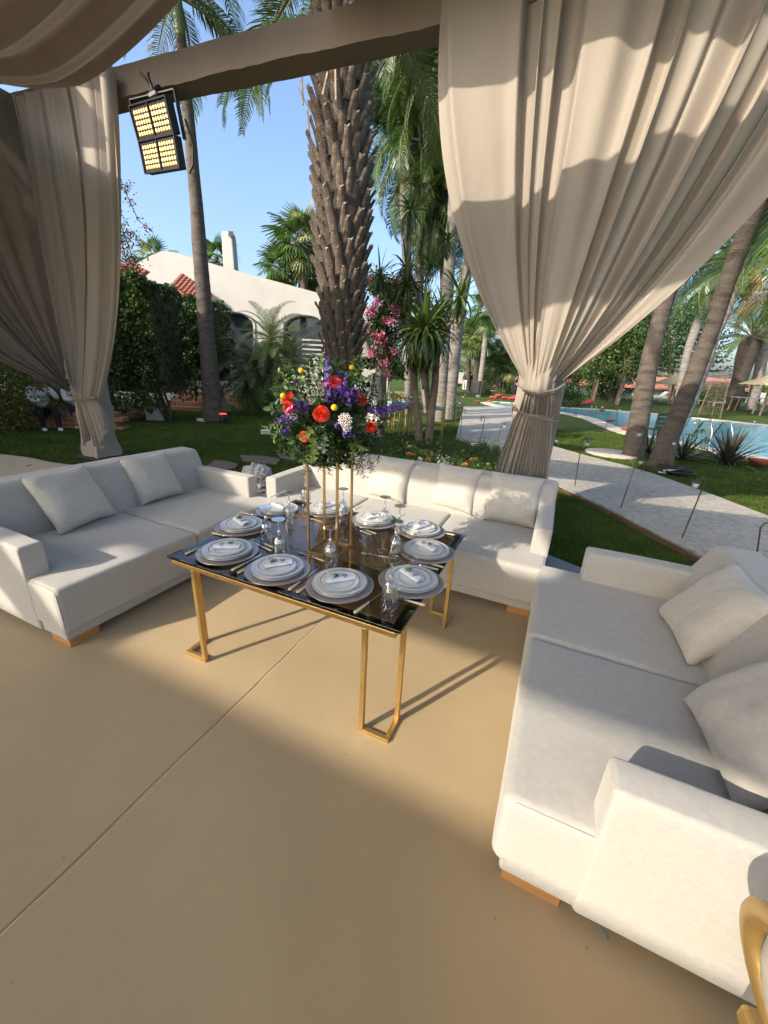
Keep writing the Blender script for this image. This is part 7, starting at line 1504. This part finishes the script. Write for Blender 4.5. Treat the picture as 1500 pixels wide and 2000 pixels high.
def far_tables():
    for i, (px, py, d, w_, h, lb) in enumerate([(1455, 806, 30, 2.2, .95, 'high white topped bar table at the right beyond the pool'), (1330, 795, 34, 1.4, .7, 'low white topped table between the leaning trunks'), (1500, 805, 28, 1.6, .75, 'white topped table cut by the right margin')]):
        b = D(px, py, d); b.z = ground_z(b.x, b.y); root = thing('garden_table', lb, 'table', b, math.atan2(RT.y, RT.x)); m = MB(); m.box((-w_ / 2, -.4, h), (w_ / 2, .4, h + .06)); m.build('table_top', WHITE, root)
        for x in (-w_ / 2 + .1, w_ / 2 - .1):
            for y in (-.3, .3): m = MB(); m.bar((x * 1.1, y, 0), (x, y, h), .07); m.build('leg', POLE if i == 0 else WHITE, root)
    for i, (px, py, d, lb) in enumerate([(1235, 792, 38, 'white sun lounger beyond the pool, left'), (1275, 793, 39, 'white sun lounger beyond the pool between the trunks'), (1375, 795, 36, 'white sun lounger right of the slim palm beyond the pool'), (1405, 797, 34, 'white sun lounger farthest right beyond the pool'), (1190, 790, 40, 'white sun lounger just right of the curtain beyond the pool')]):
        b = D(px, py, d); b.z = ground_z(b.x, b.y); root = thing('sun_lounger', lb, 'sun lounger', b, math.atan2(RT.y, RT.x), 'white sun loungers beyond the pool'); m = MB(); m.box((-.9, -.32, .28), (.45, .32, .36)); m.build('seat', WHITE, root); m = MB(); m.bar((.45, 0, .32), (.95, 0, .85), .62, .07); m.build('backrest', WHITE, root)
        for x in (-.8, .4): 
            for y in (-.28, .28): m = MB(); m.bar((x, y, 0), (x, y, .28), .05); m.build('leg', WHITE, root)
    for i, (px, py, d, lb) in enumerate([(1125, 785, 30, 'red cushions heap on the lawn right of the curtain'), (985, 776, 32, 'red cushions heap on the far lawn left of the curtain')]):
        b = D(px, py, d); b.z = ground_z(b.x, b.y); root = thing('cushion_pile', lb, 'cushions', b); rd = mat('red_cushion', (.35, .02, .04), (.45, .05, .06), rough=.8)
        for k in range(5): link('cushion', rbox((-.3, -.25, 0), (.3, .25, .18), .08, step=.2), rd, root, loc=((k - 2) * .42, .1 * (k % 2), .14 * (k % 3 == 1)), rot=(0, .1 * k, k))
    b = D(925, 790, 33); b.z = 0; root = thing('speaker_box', 'black loudspeaker box on the far lawn beyond the path', 'loudspeaker', b); m = MB(); m.box((-.35, -.25, .3), (.35, .25, 1.3)); m.build('cabinet', BLACK, root, bev=.03); m = MB(); m.bar((-.3, 0, 0), (-.3, 0, .3), .05); m.bar((.3, 0, 0), (.3, 0, .3), .05); m.build('foot', BLACK, root)
    pg = thing('far_patio', None, None); pg['kind'] = 'structure'; sheet('patio_slab', [D(905, 762, 43)[:2], D(1000, 766, 43)[:2], D(1000, 768, 40)[:2], D(905, 764, 40)[:2]], .33, COPE, parent=pg)
    b = D(897, 750, 45); b.z = .25; root = thing('notice_board', 'white notice board standing on the far lawn', 'board', b, math.atan2(RT.y, RT.x)); m = MB(); m.box((-.42, -.03, .55), (.42, .03, 1.7)); m.build('panel', WHITE, root); m = MB(); m.bar((-.3, 0, 0), (-.3, 0, .55), .06); m.build('leg', POLE, root); m = MB(); m.bar((.3, 0, 0), (.3, 0, .55), .06); m.build('leg', POLE, root)
far_tables()
# wire gauze frame between the leaning palms (light stand draped in net)
def net_stand():
    b = D(1385, 812, 24); b.z = ground_z(b.x, b.y); root = thing('net_stand', 'tapering timber post wrapped in brown netting beyond the pool', 'stand', b, math.atan2(RT.y, RT.x)); w_, h = .6, 2.1
    for x in (-w_, w_): m = MB(); m.bar((x * 1.15, 0, 0), (x * .8, 0, h), .06); m.build('post', TWIG, root)
    m = MB(); m.bar((-w_ * .8, 0, h), (w_ * .8, 0, h), .08); m.build('crossbar', POLE, root); m = MB()
    for k in range(18): z = .3 + k * .15; m.bar((-w_ * (1.13 - .33 * z / h), 0, z), (w_ * (1.13 - .33 * z / h), 0, z + .05 * math.sin(k)), .025)
    for k in range(9): x = -w_ + 2 * w_ * k / 8; m.bar((x * 1.1, 0, .2), (x * .8, 0, h), .022)
    o = m.build('netting', mat('net', (.10, .07, .05), rough=.9), root); o['kind'] = 'stuff'
net_stand()
# gilt chair whose back shows at the lower right margin
def gilt_chair():
    b = Vector((0.895, .52, 0)); root = thing('gilt_chair', 'gilt framed chair with a cream padded back at the lower right margin', 'chair', b, math.radians(-80)); pad = mat('chair_pad', (.55, .50, .42), (.66, .61, .53), rough=.85, scale=20, weave=.4, wscale=330)
    w_, z0, z1 = .24, .46, .88; pts = []
    for k in range(65): a = -PI / 2 + 2 * PI * k / 64; q = 1 + .05 * math.cos(4 * a); pts.append((w_ * math.cos(a) * q, -.28 - .10 * (math.sin(a) + 1) / 2, (z0 + z1) / 2 + (z1 - z0) / 2 * math.sin(a) * q))
    m = MB(); m.tube(pts, .016, 12, el=1.5); m.build('back_frame', GOLD, root, sm=True)
    V = []; n = 24
    for i in range(n + 1):
        for j in range(13):
            a = 2 * PI * i / n; r_ = j / 12; zz = (z0 + z1) / 2 + (z1 - z0) / 2 * math.sin(a) * r_ * .93; V.append((w_ * .92 * math.cos(a) * r_, -.28 - .10 * ((zz - z0) / (z1 - z0)) + .035 * (1 - r_ ** 2) ** .5, zz))
    I = np.arange((n + 1) * 13).reshape(n + 1, 13); F = np.stack([I[:-1, :-1], I[1:, :-1], I[1:, 1:], I[:-1, 1:]], -1).reshape(-1, 4); V2 = [(x, y - 2 * (y + .28 + .10 * ((z - z0) / (z1 - z0))), z) for x, y, z in V]; link('back_pad', mesh_np('pad', V + V2, np.concatenate([F, F[:, ::-1] + len(V)]), True), pad, root)
    link('seat', rbox((-.25, -.25, .40), (.25, .27, .50), .04, step=.06, puff=.02), pad, root); m = MB(); m.box((-.26, -.26, .35), (.26, .28, .40)); m.build('seat_rail', GOLD, root, bev=.01)
    for x in (-.22, .22):
        for y in (-.22, .24): m = MB(); m.tube([(x * 1.08, y * 1.1, 0), (x, y, .2), (x, y, .36)], [.014, .02, .026], 8); m.build('leg', GOLD, root, sm=True)
gilt_chair()
